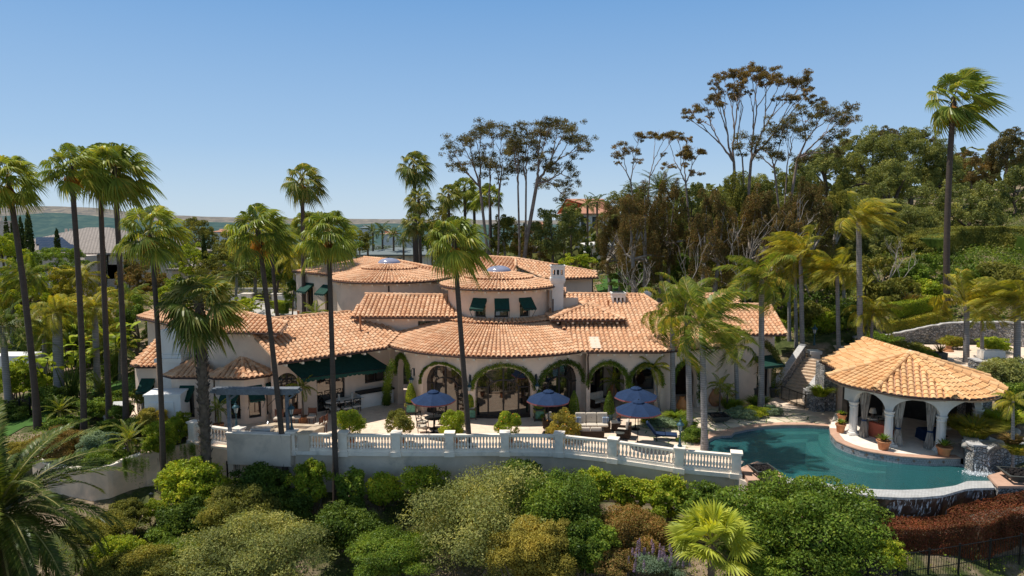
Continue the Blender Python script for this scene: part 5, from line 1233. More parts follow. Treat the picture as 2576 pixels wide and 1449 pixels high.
def clipped(mb, prof, c, n, L, W):
    """leaves on a surface of revolution: prof (r,z)"""
    P = np.array(prof, float); seg = np.hypot(*(np.diff(P, axis=0).T)); a = seg*(P[1:, 0]+P[:-1, 0]); i = rng.choice(len(a), n, p=a/a.sum()); f = rng.random(n)
    r_ = P[i, 0]*(1-f)+P[i+1, 0]*f; z = P[i, 1]*(1-f)+P[i+1, 1]*f; t = rng.random(n)*2*pi; r_ = r_*(1-.12*rng.random(n))
    pos = np.stack([c[0]+r_*np.cos(t), c[1]+r_*np.sin(t), c[2]+z], 1); nr = np.stack([np.cos(t), np.sin(t), .2+0*t], 1); leaves(mb, pos, nr, L, W)
def planter(px, py, label, hz=1.35, green='bright', wide=.36):
    p = G(px, py, 0); t = thing('planter_box', label, 'planter', p, 'green panelled planter boxes on the terrace'); m = M(); rz = .1; s = .66
    m.box((p[0], p[1], .1), (s*.92, s*.92, .62), rz=rz); m.build('panel', MT['copper_planter'], t)
    m = M()
    for i, j in ((-1, -1), (1, -1), (1, 1), (-1, 1)):
        x, y = i*s/2, j*s/2; cx, cy = p[0]+x*cos(rz)-y*sin(rz), p[1]+x*sin(rz)+y*cos(rz); m.box((cx, cy, 0), (.07, .07, .78), rz=rz); m.ball((cx, cy, .82), .045, 8, 5)
        x2, y2 = -j*s/2, i*s/2; dx, dy = p[0]+x2*cos(rz)-y2*sin(rz), p[1]+x2*sin(rz)+y2*cos(rz)
        for z in (.12, .70): m.beam((cx, cy, z), (dx, dy, z), .05, .06)
    m.build('frame', MT['planter_frame'], t)
    b = thing('topiary', 'egg shaped topiary in the planter '+label.split('planter box ')[1], 'topiary', (p[0], p[1], .72), 'egg shaped topiaries'); m = M()
    prof = [(.12, 0), (wide, .15), (wide*1.05, .4), (wide*.85, .75), (wide*.5, hz-.2), (.08, hz)]
    clipped(m, prof, (p[0], p[1], .72), 2600, .06, .045); m.build('foliage', LV[green], b); m = M(); m.lathe([(r_*.9, z) for r_, z in prof], (p[0], p[1], .72), 14); m.build('inner_twigs', LV['deep'], b)
    m = M(); blob_leaves(m, [(p[0]-.3, p[1]-.36, .62, .09, .06, .22), (p[0]+.31, p[1]-.34, .66, .06, .05, .16)], 220, .08, .03, 1.2); m.build('trailing_plant', LV['sage'], t)
planter(1034, 1040, 'verdigris planter box left of the first umbrella'); planter(1184, 1053, 'verdigris planter box in front of the pillar left of the middle arch', 1.2); planter(1356, 1056, 'verdigris planter box behind the second umbrella', 1.25, 'green')
# round clipped bushes with fruit behind the balustrade
for i, (px, py, w_, h_, mat, lb) in enumerate(((879, 1063, 33, 33, 'yel1', 'round clipped citrus bush nearest the dining table, behind the balustrade'), (1006, 1068, 32, 30, 'yel2', 'dark round citrus bush, second from the dining table'), (1140, 1069, 32, 28, 'yel1', 'yellow green citrus bush beside the round umbrella table'), (1280, 1073, 31, 28, 'yel3', 'citrus bush with orange fruit in front of the middle arch'), (1413, 1075, 38, 32, 'yel3', 'ragged orange tinged citrus bush left of the cream sofa'))):
    yb = 38.4 if i < 4 else 38.9; c = Y(px, py-2, yb); r = w_*yb/FOC*1.25; t = thing('citrus_bush', lb, 'bush', (c[0], c[1], 0), 'clipped citrus bushes along the balustrade')
    mt = {'yel1': LV['bright'], 'yel2': LV['olive'], 'yel3': LV['yellow']}[mat] if i != 3 else LV['bright']
    m = M(); blb = lumpy(c, (r*.92, r*.85, r*.85), 26, .33, -.8, .1); blob_leaves(m, blb, 7500, .095, .05, .2, .4, -.8); m.build('foliage', mt, t)
    for _ in range(10 if i in (3, 4) else 0):
        q = pts_in_dirs(1)[0]; q[1] = -abs(q[1]); m = M(); m.ball((0, 0, 0), .04, 6, 4); fo_ = m.build('fruit', LV['orange']); fo_.parent = t; fo_.location = [float(x) for x in c+q*r*.86-np.array(t.location)]
    m = M(); m.tube([(c[0], c[1], 0.2), (c[0], c[1], c[2])], .05, 6); m.build('trunk', MT['bark'], t); m = M(); m.lathe([(.2, 0), (.3, .3), (.33, .33), (.28, .33)], (c[0], c[1], 0), 16); m.build('pot', MT['terracotta'], t)
# ================================================================== furniture
def place(o, p, rz=0., z=0.): o.location = (p[0], p[1], z); o.rotation_euler = (0, 0, rz); return o
q = G(1092, 1078, 0); t = thing('round_table', 'dark round metal dining table under the first umbrella', 'table', (*q[:2], 0)); m = M(); m.lathe([(.02, .68), (.58, .68), (.6, .70), (.58, .72), (.02, .72)], (*q[:2], 0), 28); m.build('table_top', MT['iron'], t); m = M(); m.lathe([(.3, 0), (.06, .08), (.05, .6), (.3, .68)], (*q[:2], 0), 10); m.build('pedestal', MT['iron'], t)
ch = simple_chair('patio_chair', 'dark metal patio chair with pale seat left of the round umbrella table', 'chair', G(1062, 1088, 0), R(-60)+pi/2+R(60), MT['cushion'], MT['iron'], .6, group='metal chairs around the tables')
ch.rotation_euler = (0, 0, R(100))
dup(ch, G(1108, 1066, 0), R(-20), 'dark metal patio chair behind the round umbrella table'); dup(ch, G(1063, 1076, 0), R(60), 'dark metal patio chair behind left of the round umbrella table')
# dining table in the shade
q = G(868, 1032, 0); t = thing('dining_table', 'oval stone dining table under the green awning', 'table', (*q[:2], 0)); m = M(); v = [(1.35*cos(a)*cos(.55)-.62*sin(a)*sin(.55)+q[0], 1.35*cos(a)*sin(.55)+.62*sin(a)*cos(.55)+q[1]) for a in np.linspace(0, 2*pi, 28, endpoint=False)]; m.prism(v, .70, .77, bottom=True); m.build('table_top', MT['cast_stone'], t)
for s_ in (-.6, .6): m = M(); m.lathe([(.22, 0), (.12, .1), (.1, .5), (.2, .7)], (q[0]+s_*cos(.55), q[1]+s_*sin(.55), 0), 12); m.build('pedestal', MT['cast_stone'], t)
for px, rz, lb, py in ((842, R(212), 'metal dining chair at the near left of the stone table', 1036), (872, R(212), 'metal dining chair at the near middle of the stone table', 1033), (895, R(212), 'metal dining chair at the near right of the stone table', 1028), (913, R(-60), 'metal dining chair at the right end of the stone table', 1013), (828, R(120), 'metal dining chair at the left end of the stone table', 1030)):
    p_ = G(px, py+6, 0); dup(ch, p_, rz, lb)
for dx_, lb in ((-.35, 'patterned glass hurricane lamp, left one on the stone table'), (.45, 'patterned glass hurricane lamp, right one on the stone table')):
    t = thing('hurricane_lamp', lb, 'lamp', (q[0]+dx_, q[1]+dx_*.5, .77)); m = M(); m.lathe([(.07, 0), (.1, .12), (.06, .25), (.09, .4)], (q[0]+dx_, q[1]+dx_*.5, .77), 12); m.build('glass_body', MT['cushion'], t)
# bar along the back wall
t = thing('outdoor_bar', 'built-in bar with dark stone top at the back of the dining area', 'bar', (*bl.at(bl.L*.8, .5), 0)); m = M(); a, b = bl.at(bl.L*.6, .06), bl.at(bl.L*.99, .06); c_, d_ = bl.at(bl.L*.99, .75), bl.at(bl.L*.6, .75); m.prism([a, d_, c_, b][::1], 0, 1.0); m.build('counter_base', MT['stucco_white'], t); m = M(); m.prism([bl.at(bl.L*.58, .06), bl.at(bl.L*.58, .9), bl.at(bl.L, .9), bl.at(bl.L, .06)], 1.0, 1.1, bottom=True); m.build('countertop', MT['iron'], t)
# bar stools
bs = thing('bar_stool', 'brown leather bar stool, leftmost at the kitchen counter', 'bar stool', (0, 0, 0), 'leather bar stools at the kitchen counter'); m = M(); m.box((0, 0, .66), (.46, .44, .1)); m.build('seat', MT['cushion'], bs); m = M(); m.beam((-.24, .22, .7), (-.24, .25, 1.22), .05, .05); m.beam((.24, .22, .7), (.24, .25, 1.22), .05, .05); m.box((0, .24, .85), (.46, .04, .34)); m.build('backrest', MT['leather'], bs)
for i in (-1, 1):
    for j in (-1, 1): m = M(); m.beam((i*.2, j*.18, 0), (i*.19, j*.17, .66), .04, .04); m.build('leg', MT['leather'], bs)
place(bs, G(702, 1066+22, 0)+[0, .7, 0]); bs.location = (*Y(700, 1064, 41.2)[:2], 0)
dup(bs, (*Y(746, 1064, 41.4)[:2], 0), 0, 'brown leather bar stool, middle one behind the kitchen counter'); dup(bs, (*Y(784, 1064, 41.6)[:2], 0), 0, 'brown leather bar stool, rightmost behind the kitchen counter')
dup(bs, (*G(800, 1098, 0)[:2], 0), R(-100), 'brown bar stool seen side on at the end of the counter'); dup(bs, (*G(812, 1092, 0)[:2], 0), R(-95), 'brown bar stool farthest from the grill, at the end of the counter')
# cream sofa group
def couch(name, label, px, py, w_, rz, n, back=.62, wick=True):
    p = G(px, py, 0); t = thing(name, label, 'sofa' if n > 1 else 'armchair', (0, 0, 0)); m = M(); m.box((0, 0, .06), (w_, .8, .28), taper=.97); m.box((0, .36, .3), (w_, .12, back*.9)); 
    for s in (-1, 1): m.box((s*(w_/2-.06), -.02, .3), (.12, .72, .3))
    m.build('wicker_frame', MT['wicker'], t); cw = (w_-.26)/n
    for i in range(n):
        x = -w_/2+.13+cw*(i+.5)
        for nm, c_, s_ in (('seat_cushion', (x, -.08, .34), (cw*.97, .62, .15)), ('back_cushion', (x, .22, .48), (cw*.97, .17, back))):
            m = M(); m.box(c_, s_); o = m.build(nm, MT['cushion'], t); bv = o.modifiers.new('b', 'BEVEL'); bv.width = .055; bv.segments = 3
            if nm == 'back_cushion': 
                m = M(); m.ball((x, .125, .48+back*.55), .02, 6, 4); m.build('button', MT['fringe'] if False else MT['wicker'], o)
    t.location = p; t.rotation_euler = (0, 0, rz); return t
couch('sofa', 'cream three seat wicker sofa facing the balustrade', 1488, 1084, 2.25, 0, 3)
couch('loveseat', 'low cream loveseat with its dark wicker back to the balustrade', 1484, 1104, 1.6, pi, 2, .3)
couch('armchair', 'cream wicker armchair under the two umbrellas, turned to the left', 1569, 1100, .95, R(-105), 1, .6)
couch('armchair', 'dark wicker armchair half hidden by the ragged citrus bush', 1388, 1078, .9, R(60), 1, .5)
MT['bluepat'] = pavemat('blue_patterned_cloth', 9, (.6, .6, .58), (.05, .12, .25), .18, 0)
for px, py, lb in ((1454, 1068, 'blue patterned cushion at the left end of the cream sofa'), (1523, 1068, 'blue patterned cushion at the right end of the cream sofa')):
    p = G(px, 1084, 0); m = M(); m.box((p[0], p[1]+.02, .5), (.42, .14, .38)); o = m.build('throw_pillow', MT['bluepat'], origin=(p[0], p[1], .5)); tag(o, lb, 'cushion', 'blue patterned cushions'); bv = o.modifiers.new('b', 'BEVEL'); bv.width = .06; bv.segments = 3
p = G(1549, 1082, 0); t = thing('side_table', 'square dark side table between the sofa and the armchair', 'table', p); m = M(); m.box((p[0], p[1], .5), (.6, .6, .05)); m.build('table_top', MT['steel'], t); m = M(); m.box((p[0], p[1], 0), (.5, .5, .5)); m.build('pedestal', MT['wicker'], t)
t = thing('potted_plant', 'small flowering plant in a dark bowl on the square side table', 'plant', (p[0]+.2, p[1]+.1, .55)); m = M(); m.lathe([(.07, 0), (.12, .12), (.1, .16)], (p[0]+.2, p[1]+.1, .55), 12); m.build('pot', MT['navy'], t); m = M(); blob_leaves(m, [(p[0]+.2, p[1]+.1, .8, .16, .16, .12)], 160, .07, .03); m.build('foliage', LV['red'], t)
p = G(1559, 1108, 0); t = thing('round_side_table', 'small round metal table in front of the cream armchair', 'table', p); m = M(); m.lathe([(.01, .45), (.28, .45), (.28, .48), (.01, .48)], p, 18); m.build('table_top', MT['basalt'], t); m = M()
for a in range(3): m.beam(p+[.22*cos(a*2.1), .22*sin(a*2.1), 0], p+[.1*cos(a*2.1), .1*sin(a*2.1), .45], .03, .03)
m.build('leg_frame', MT['iron'], t)
# navy chaise
for px, py, rz, lb in ((1668, 1106, R(80), 'navy cushioned chaise lounge behind the balustrade near the pool'),):
    t = thing('chaise_lounge', lb, 'lounger', (0, 0, 0)); m = M(); m.beam((0, -.8, .34), (0, .45, .34), .64, .1); o = m.build('seat_cushion', MT['navy'], t); m = M(); m.beam((0, .45, .36), (0, .95, 1.0), .64, .1); m.build('back_cushion', MT['navy'], t)
    for i in (-1, 1):
        for j in (-.75, .4): m = M(); m.beam((i*.28, j, 0), (i*.28, j, .3), .04, .04); m.build('leg', MT['iron'], t)
        m = M(); m.beam((i*.34, -.1, .6), (i*.34, .45, .62), .05, .03); m.beam((i*.34, -.1, .3), (i*.34, -.1, .6), .03, .03); m.build('armrest', MT['iron'], t)
    place(t, G(px, py, 0), rz)
p = G(1508, 1020, 0); 
t = couch('loggia_sofa', 'striped sofa in the shade of the right hand arch', 1505, 1022, 1.5, R(35), 2, .5)
for c_ in t.children: 
    if 'frame' in c_.name:
        pass
t2_ = thing('ottoman', 'mustard coloured ottoman in front of the striped sofa', 'ottoman', G(1525, 1032, 0)); p = G(1525, 1032, 0); m = M(); m.box(p+[0, 0, .1], (.7, .6, .3)); m.build('cushion', MT['stripe'], t2_); m = M(); m.box(p, (.5, .4, .1)); m.build('base', MT['frame'], t2_)
# ================================================================== pots and jars
def jar(px, py, h, r, label, mat='terracotta', name='clay_jar', z=0., plant=None):
    p = G(px, py, z); t = thing(name, label, 'jar' if name == 'clay_jar' else 'pot', p); m = M()
    if name == 'clay_jar': m.lathe([(r*.5, 0), (r*.95, h*.25), (r, h*.42), (r*.75, h*.68), (r*.42, h*.85), (r*.4, h*.93), (r*.52, h), (r*.45, h)], p, 24)
    else: m.lathe([(r*.68, 0), (r*.9, h*.8), (r*1.05, h*.82), (r*1.08, h), (r*.95, h), (r*.9, h*.9), (.02, h*.9)], p, 24)
    m.build('body', MT[mat], t, smooth=True); 
    if plant == 'agave':
        m = M()
        for i in range(26):
            a = i*2.4; e = .3+.9*(i/26); L = r*1.5*(1.1-.3*i/26); d = np.array([cos(a)*cos(e), sin(a)*cos(e), sin(e)]); b_ = np.array([-sin(a), cos(a), 0])*.05; o_ = p+[0, 0, h]
            m.add([o_-b_*.7, o_+b_*.7, o_+d*L*.5+b_*1.1, o_+d*L+[0, 0, -.02], o_+d*L*.5-b_*1.1], [(0, 1, 2, 4), (4, 2, 3)])
        m.build('rosette', LV['green'], t)
    return t, p
jar(1715, 1034, 1.0, .37, 'bright orange clay jar standing between the palms at the loggia', 'jar'); jar(1799, 1020, 1.2, .5, 'large brown clay jar in the shade by the house corner'); jar(1540, 1005, 1.1, .42, 'clay jar holding a dark palm deep inside the loggia')
jar(1832, 1006, .5, .45, 'low wide terracotta pot with a small palm by the house corner', name='flower_pot')
for px, py, h, r, lb in ((2117, 1062, .5, .27, 'terracotta pot with succulent, farthest along the pool deck'), (2114, 1087, .52, .29, 'terracotta pot with succulent left of the first pavilion column'), (2222, 1130, .5, .36, 'long terracotta pot with succulent at the middle pavilion column'), (2374, 1146, .52, .38, 'terracotta pot with succulent at the third pavilion column')): jar(px, py, h, r, lb, name='flower_pot', z=.22, plant='agave')
for px, lb in ((1897, 'tall grey pot with a slim topiary left of the side door'), (1944, 'tall grey pot with a slim topiary right of the side door')):
    t, p = jar(px, 1000, .75, .24, lb, 'basalt', 'flower_pot'); m = M(); clipped(m, [(.05, 0), (.15, .2), (.16, 1.4), (.08, 1.7), (.02, 1.75)], p+[0, 0, .7], 1600, .06, .04); m.build('topiary', LV['green'], t)
def firebowl(px, py, z, s, label, rz=.1):
    p = G(px, py, z); t = thing('fire_bowl', label, 'fire bowl', p, 'square fire bowls around the pool'); m = M(); m.box(p, (s*.5, s*.5, .1), rz=rz)
    n = 4; A = [(-1, -1), (1, -1), (1, 1), (-1, 1)]; rot = lambda x, y: (p[0]+x*cos(rz)-y*sin(rz), p[1]+x*sin(rz)+y*cos(rz))
    lo_ = [rot(x*s*.33, y*s*.33) for x, y in A]; hi = [rot(x*s*.58, y*s*.58) for x, y in A]; hi2 = [rot(x*s*.50, y*s*.50) for x, y in A]
    for i in range(4):
        j = (i+1) % 4; m.quad((*lo_[i], p[2]+.08), (*lo_[j], p[2]+.08), (*hi[j], p[2]+.42), (*hi[i], p[2]+.42)); m.quad((*hi[i], p[2]+.42), (*hi[j], p[2]+.42), (*hi2[j], p[2]+.43), (*hi2[i], p[2]+.43)); m.quad((*hi2[j], p[2]+.43), (*hi2[i], p[2]+.43), (*hi2[i], p[2]+.3), (*hi2[j], p[2]+.3))
    m.build('bowl', MT['basalt'], t); m = M()
    for i in range(70): m.ball((p[0]+rnd.uniform(-.4, .4)*s, p[1]+rnd.uniform(-.4, .4)*s, p[2]+.38+rnd.uniform(-.04, .05)), rnd.uniform(.05, .1), 6, 4)
    m.build('lava_rock', MT['lava'], t)
firebowl(1806, 1060, .0, 1.15, 'dark square fire bowl in the palm shade beyond the pool'); firebowl(1918, 1196, .01, 1.0, 'square fire bowl on the deck corner behind the end of the balustrade', .15)
# ================================================================== stone walls, stairs and upper terrace at the right
def stonewall(pts, z0, z1, th, label, cap=True, cat='stone wall'):
    t = thing('stone_wall', label, cat, (*pts[0][:2], np.min(z0))); n = max(8, int(np.sum(np.linalg.norm(np.diff(np.array([p[:2] for p in pts]), axis=0), axis=1))/.35)); P = resample([np.array([p[0], p[1], 0.]) for p in pts], n)[:, :2]
    f = np.linspace(0, 1, n); z0a = list(np.interp(f, np.linspace(0, 1, len(np.atleast_1d(z0))), np.atleast_1d(z0))); z1a = np.interp(f, np.linspace(0, 1, len(np.atleast_1d(z1))), np.atleast_1d(z1))+np.array([rnd.uniform(-.05, .05) for _ in range(n)])
    m = M(); ribbon(m, P, z0a, list(z1a), th); m.build('wall', MT['stone'], t)
    if cap: m = M(); ribbon(m, P, list(z1a-.02), list(z1a+.07), th+.08, .04); m.build('cap_stones', MT['stone_cap'], t)
    return t
ut = M(); UT = 2.8
upts = [(25.5, 50.5), (29.5, 47.0), (36.5, 45.5), (44, 47), (46, 53), (38, 54.6), (30, 55), (26, 54.5)]
ut.prism(upts, 1.0, UT); struct(ut.build('upper_terrace', MT['patio']))
bigp = [Y(x, y, yy) for x, y, yy in ((2150, 850, 56), (2230, 848, 55.8), (2300, 836, 55.6), (2360, 822, 55.4), (2400, 812, 55.3), (2450, 812, 55.2), (2530, 812, 54.5), (2620, 812, 53))]
stonewall(bigp, 1.8, [p[2] for p in bigp], .5, 'long river stone retaining wall behind the upper terrace')
rp = G(2418, 950, 1.6); rr = [(33.6+2.0*cos(a), 46.3+1.7*sin(a)) for a in np.linspace(R(170), R(350), 14)]
stonewall(rr, 0., 3.35, .5, 'rounded river stone planter wall above the pavilion roof')
t = thing('stone_block', 'pale rectangular stone block on the rounded stone wall', 'block', (33.2, 46.6, 3.4)); m = M(); m.box((33.2, 46.6, 3.38), (1.5, .7, .55)); m.build('block', MT['cast_stone'], t)
stonewall([Y(2328, 905, 49.2), Y(2400, 905, 48.6)], 1.5, 2.75, .4, 'low river stone wall beside the tall black planter', True)
p = Y(2364, 912, 48.5); t = thing('tall_planter', 'tall black tapered planter with a spiky brown plant on the upper terrace', 'planter', p-[0, 0, 1.0]); m = M(); m.box(p-[0, 0, .5], (.6, .6, 1.25), taper=1.15); m.build('body', MT['basalt'], t); SPIKE = [(p+[0, 0, .75], .95, 'rust', t)]
t, p = jar(2385, 905, .9, .45, 'round terracotta jar against the long stone wall'); t.location = tuple(Y(2385, 890, 52)-[0, 0, .3])
# stairs rising between stone flanks
st = thing('stone_staircase', 'sandstone garden stairs climbing between river stone walls beside the pavilion', 'stairs', (19.5, 48.9, 0)); m = M()
A = G(1992, 1003, 0); Bt = Y(2056, 915, 52.4); n = 13; dv = (Bt-A); d2 = dv[:2]/np.linalg.norm(dv[:2]); nn2 = np.array([d2[1], -d2[0]])
for i in range(n):
    c = A[:2]+dv[:2]*i/n; z = .16*(i+1)+.0; wdt = .95
    e = A[:2]+dv[:2]*(i+1)/n+d2*.3; m.prism([c+nn2*wdt, e+nn2*wdt, e-nn2*wdt, c-nn2*wdt], 0, z)
m.build('steps', MT['step'], st)
for s, lb, cx in ((-1, 'left', 1.15), (1, 'right', 1.15)):
    P0 = A[:2]+nn2*s*cx-d2*.2; P1 = A[:2]+nn2*s*cx+dv[:2]; m = M(); z1 = .16*n
    pts_ = resample([np.array([*P0, 0.]), np.array([*P1, 0.])], 12)[:, :2]; zz_ = list(np.linspace(.95 if s < 0 else .75, z1+(1.0 if s < 0 else .4), 12)); ribbon(m, pts_, 0., zz_, .4, .2); m.build('flank_wall', MT['stone'], st)
    m = M(); ribbon(m, pts_, [z-.02 for z in zz_], [z+.07 for z in zz_], .5, .25); m.build('cap_stones', MT['stone_cap'], st)
q = [G(2036, 1036, 0), G(2066, 1040, 0)]; m = M(); m.prism([G(2030, 1030, 0)[:2], G(2048, 1036, 0)[:2], G(2075, 1036, 0)[:2], G(2078, 1026, 0)[:2]+[0, 1.2], G(2034, 1022, 0)[:2]+[0, 1]], 0, 1.05); m.build('planter_wall', MT['stone'], st)
# iron railing at the foot of the stairs
rt_ = thing('iron_railing', 'black iron railing at the foot of the stone stairs', 'railing', G(1965, 1000, 0)); m = M(); P = [G(1965, 1004, .12), G(2028, 1030, .12)]
step_ = M(); step_.prism([G(1960, 1003, 0)[:2], G(2034, 1034, 0)[:2], G(2034, 1034, 0)[:2]+[.6, 1.0], G(1990, 990, 0)[:2]+[0, 1.2]], 0, .12); step_.build('step', MT['step'], st)
m.beam(P[0]+[0, 0, .95], P[1]+[0, 0, .95], .05, .04); m.build('top_rail', MT['iron'], rt_); m = M(); m.beam(P[0]+[0, 0, .12], P[1]+[0, 0, .12], .03, .03); m.build('bottom_rail', MT['iron'], rt_)
for i in range(20): m = M(); c = P[0]*(1-i/19)+P[1]*i/19; m.tube([c, c+[0, 0, .95]], .012 if i % 6 else .03, 5); m.build('bar', MT['iron'], rt_)
# upper stairs and landing with white parapet
us = thing('garden_steps', 'wide sandstone steps rising behind the white parapet', 'steps', Y(2090, 900, 55)); m = M()
for i in range(8):
    y_ = 54.5+i*.75; x_ = Y(2062, 890, y_)[0]; m.prism([(x_, y_), (x_+4.2, y_-1.4), (x_+4.2, y_+1.5), (x_, y_+2)], 1.0, 2.0+i*.19)
m.build('steps', MT['step'], us)
pw = thing('white_parapet', 'cream parapet wall with scrollwork railing right of the house gable', 'parapet', (18.6, 50.6, 0)); m = M()
pa0, pa1 = Y(1976, 905, 53.6), Y(2048, 905, 53.6); zt_ = pa0[2]
m.prism([pa0[:2], pa1[:2], pa1[:2]+[0, .4], pa0[:2]+[0, .4]], -.2, zt_-.35); m.beam(pa0+[0, 0, -.3], pa1+[0, 0, -.3], .5, .16); m.build('wall', MT['stucco_white'], pw)
m = M(); c = Y(2048, 880, 53.4); m.box((c[0], 53.4, 0), (.7, .7, c[2]-.3)); m.box((c[0], 53.4, c[2]-.3), (.9, .9, .25)); m.build('pier', MT['stucco_white'], pw)
m = M(); zr = zt_-.2
for i in range(9):
    cx = pa0[0]+(pa1[0]-pa0[0])*(i+.5)/9
    for r_ in (.17, .09): m.tube([(cx+r_*cos(a), 53.6, zr+.32+r_*sin(a)) for a in np.linspace(0, 5.2, 14)], .014, 4)
m.beam(pa0*[1, 1, 0]+[0, 0, zr], pa1*[1, 1, 0]+[0, 0, zr], .03, .03); m.beam(pa0*[1, 1, 0]+[0, 0, zr+.7], pa1*[1, 1, 0]+[0, 0, zr+.7], .04, .04); m.build('scroll_railing', MT['iron'], pw)
m = M(); wv = [Y(x, y, 56) for x, y in ((1985, 868), (2010, 860), (2025, 863), (2036, 872), (2046, 868))]; ribbon(m, [p[:2] for p in wv], 1.5, [p[2] for p in wv], .35); m.build('rear_parapet', MT['stucco_white'], pw)
p = Y(2048, 868, 53.4); t = thing('lamp_post', 'blue green lamp post on the parapet pier by the upper steps', 'lamp', p, 'lamp posts around the terrace'); m = M(); m.lathe([(.12, 0), (.08, .12), (.06, .5), (.045, .55), (.04, .8), (.08, .95)], p, 12); m.build('post', MT['lamp_metal'], t); lantern(t, p[2]+.95, 1.2, p[0], p[1])
# waterfall wall right of the pool
wf = [G(2420, 1120, .2), G(2424, 1165, .0), G(2446, 1186, -.1), G(2480, 1188, -.1), G(2500, 1170, 0), G(2620, 1160, 0)]
stonewall([p for p in wf[:3]], -2, 1.2, .6, 'river stone wall left of the small waterfall', True)
stonewall([p for p in wf[3:]], -2, 1.05, .6, 'river stone wall right of the small waterfall, under the spiky plants', True)
t = thing('waterfall', 'small waterfall spilling between stone walls into the pool', 'waterfall', G(2462, 1190, ZW)); m = M(); a, b = G(2444, 1180, 0), G(2486, 1182, 0)
for i in range(8):
    for j in range(8): f = lambda u, v: (a[0]*(1-u)+b[0]*u, a[1]*(1-u)+b[1]*u-.35*v*v+noise2(u*9, v*3, 1, 4)*.1, .95-v*1.15); m.quad(f(i/8, j/8), f(i/8, (j+1)/8), f((i+1)/8, (j+1)/8), f((i+1)/8, j/8))
m.build('falling_water', MT['foam'], t); MT['froth'] = simple('white_froth', (.85, .88, .9), .5, var=.1, bump=.5)
m = M(); sp = G(2466, 1192, ZW)
leaves(m, sp+np.stack([rng.normal(size=3500)*.34, rng.normal(size=3500)*.17, np.abs(rng.normal(size=3500))*.05+.015], 1), np.tile([0, 0, 1.], (3500, 1)), .045, .035); m.build('foam', MT['froth'], t)
m = M(); m.quad((*a[:2], .95), (*b[:2], .95), (b[0]+.3, b[1]+1.2, .97), (a[0], a[1]+1.2, .97)); m.build('rock_ledge', MT['wet_rock'], t)
def boulder(p, r, label, mat='boulder', group='boulders around the waterfall', sc=(1, .8, .6)):
    m = M(); m.lathe([(max(.01, sin(pi*i/9)), -cos(pi*i/9)) for i in range(10)], (0, 0, 0), 14); v = m.v[0]; s = rnd.randint(0, 99)
    v *= (1+.35*noise2(v[:, 0]*1.3+5, v[:, 1]*1.3+v[:, 2]*1.7+5, 1, s)+.2*noise2(v[:, 0]*3+5, v[:, 2]*3+9, 1, s+1))[:, None]; m.v[0] = v*np.array(sc)*r+p
    o = m.build('boulder', MT[mat], origin=p, smooth=True); tag(o, label, 'boulder', group); return o
boulder(G(2432, 1118, 1.05), .3, 'pale boulder topping the stone wall left of the waterfall'); boulder(G(2505, 1120, 1.05), .3, 'pale boulder topping the stone wall right of the waterfall'); boulder(G(2547, 1088, 1.0), .42, 'large brown boulder among the grasses above the waterfall'); boulder(G(2447, 1112, 1.15), .45, sc=(1.2, .8, .4), label= 'brown boulder behind the waterfall ledge')
m = M(); pp = [G(x, y, .0) for x, y in ((2487, 1196), (2512, 1222), (2650, 1222), (2650, 1190), (2530, 1184))]; dk2 = thing('raised_deck', 'pink coping on a river stone base right of the infinity edge', 'deck', pp[1]-[0, 0, 2]); m.prism([p[:2] for p in pp], -2.2, -.12); m.build('stone_base', MT['stone'], dk2); m = M(); c_ = np.mean(pp, 0); m.prism([(c_+(p-c_)*1.03)[:2] for p in pp], -.12, .0, bottom=True); m.build('coping', MT['coping'], dk2)
firebowl(2562, 1208, 0, 1.25, 'square fire bowl at the far right corner of the pool', -.2)
# front fence at the lower right
def fence(P, h, label, n, post=8, finial=False, cat='fence', rail2=.12):
    t = thing('iron_fence', label, cat, P[0]); P = resample(np.array(P), n)
    for z, nm in ((h, 'top_rail'), (rail2, 'bottom_rail')): rl_ = M(); rl_.tube([p+[0, 0, z] for p in P], .02, 4); rl_.build(nm, MT['iron'], t)
    me = None; cnt = 0
    pk = M()
    for i, p in enumerate(P):
        if cnt < 100:
            if me is None:
                m = M(); m.tube([(0, 0, -.3), (0, 0, h+(.1 if finial else 0))], .011, 5)
                if finial: m.ball((0, 0, h+.12), .03, 6, 4)
                o = m.build('picket', MT['iron'], t); me = o.data; o.location = [float(x) for x in p-np.array(t.location)]
                me.transform(__import__('mathutils').Matrix.Translation(t.location))
            else: o = bpy.data.objects.new('picket', me); COL.objects.link(o); o.parent = t; o.location = [float(x) for x in p-np.array(t.location)]
            cnt += 1
        else: pk.tube([p-[0, 0, .3], p+[0, 0, h]], .011, 5)
    if pk.n: pk.build('pickets', MT['iron'], t)['kind'] = 'stuff'
    for p in P[::post]: m = M(); m.box(p-[0, 0, .4], (.07, .07, h+.5)); m.build('post', MT['iron'], t)
    return t
fA = [Y(2030, 1446, 28.3), Y(2230, 1400, 28.6), Y(2400, 1375, 28.8), Y(2640, 1335, 29)]
fence([p-[0, 0, .95] for p in fA], .95, 'black iron fence in front of the red hedge at the lower right', 96, 12)
fB = [(Y(x, y, yy)) for x, y, yy in ((-60, 1015, 45), (20, 1000, 46), (95, 975, 47))]
fence([np.array([p[0], p[1], tz(p[0], p[1])]) for p in fB], 1.3, 'black iron garden fence between the left palms and the road', 60, 10)
q = [G(225, 1215, -2.4), G(262, 1228, -2.4), G(276, 1228, -2.3)]; q[0] = G(200, 1240, -2.6)
fence([q[0], q[1]-[0, 0, .1], q[2]+[0.1, .8, 0]], 1.0, 'short iron railing at the foot of the cream garden wall', 20, 6)
q = [G(368, 1105, -.4), G(385, 1086, -.2), G(430, 1075, -.1), G(470, 1068, 0)]; fence(q, 1.0, 'green iron handrail along the garden steps left of the terrace', 22, 6)
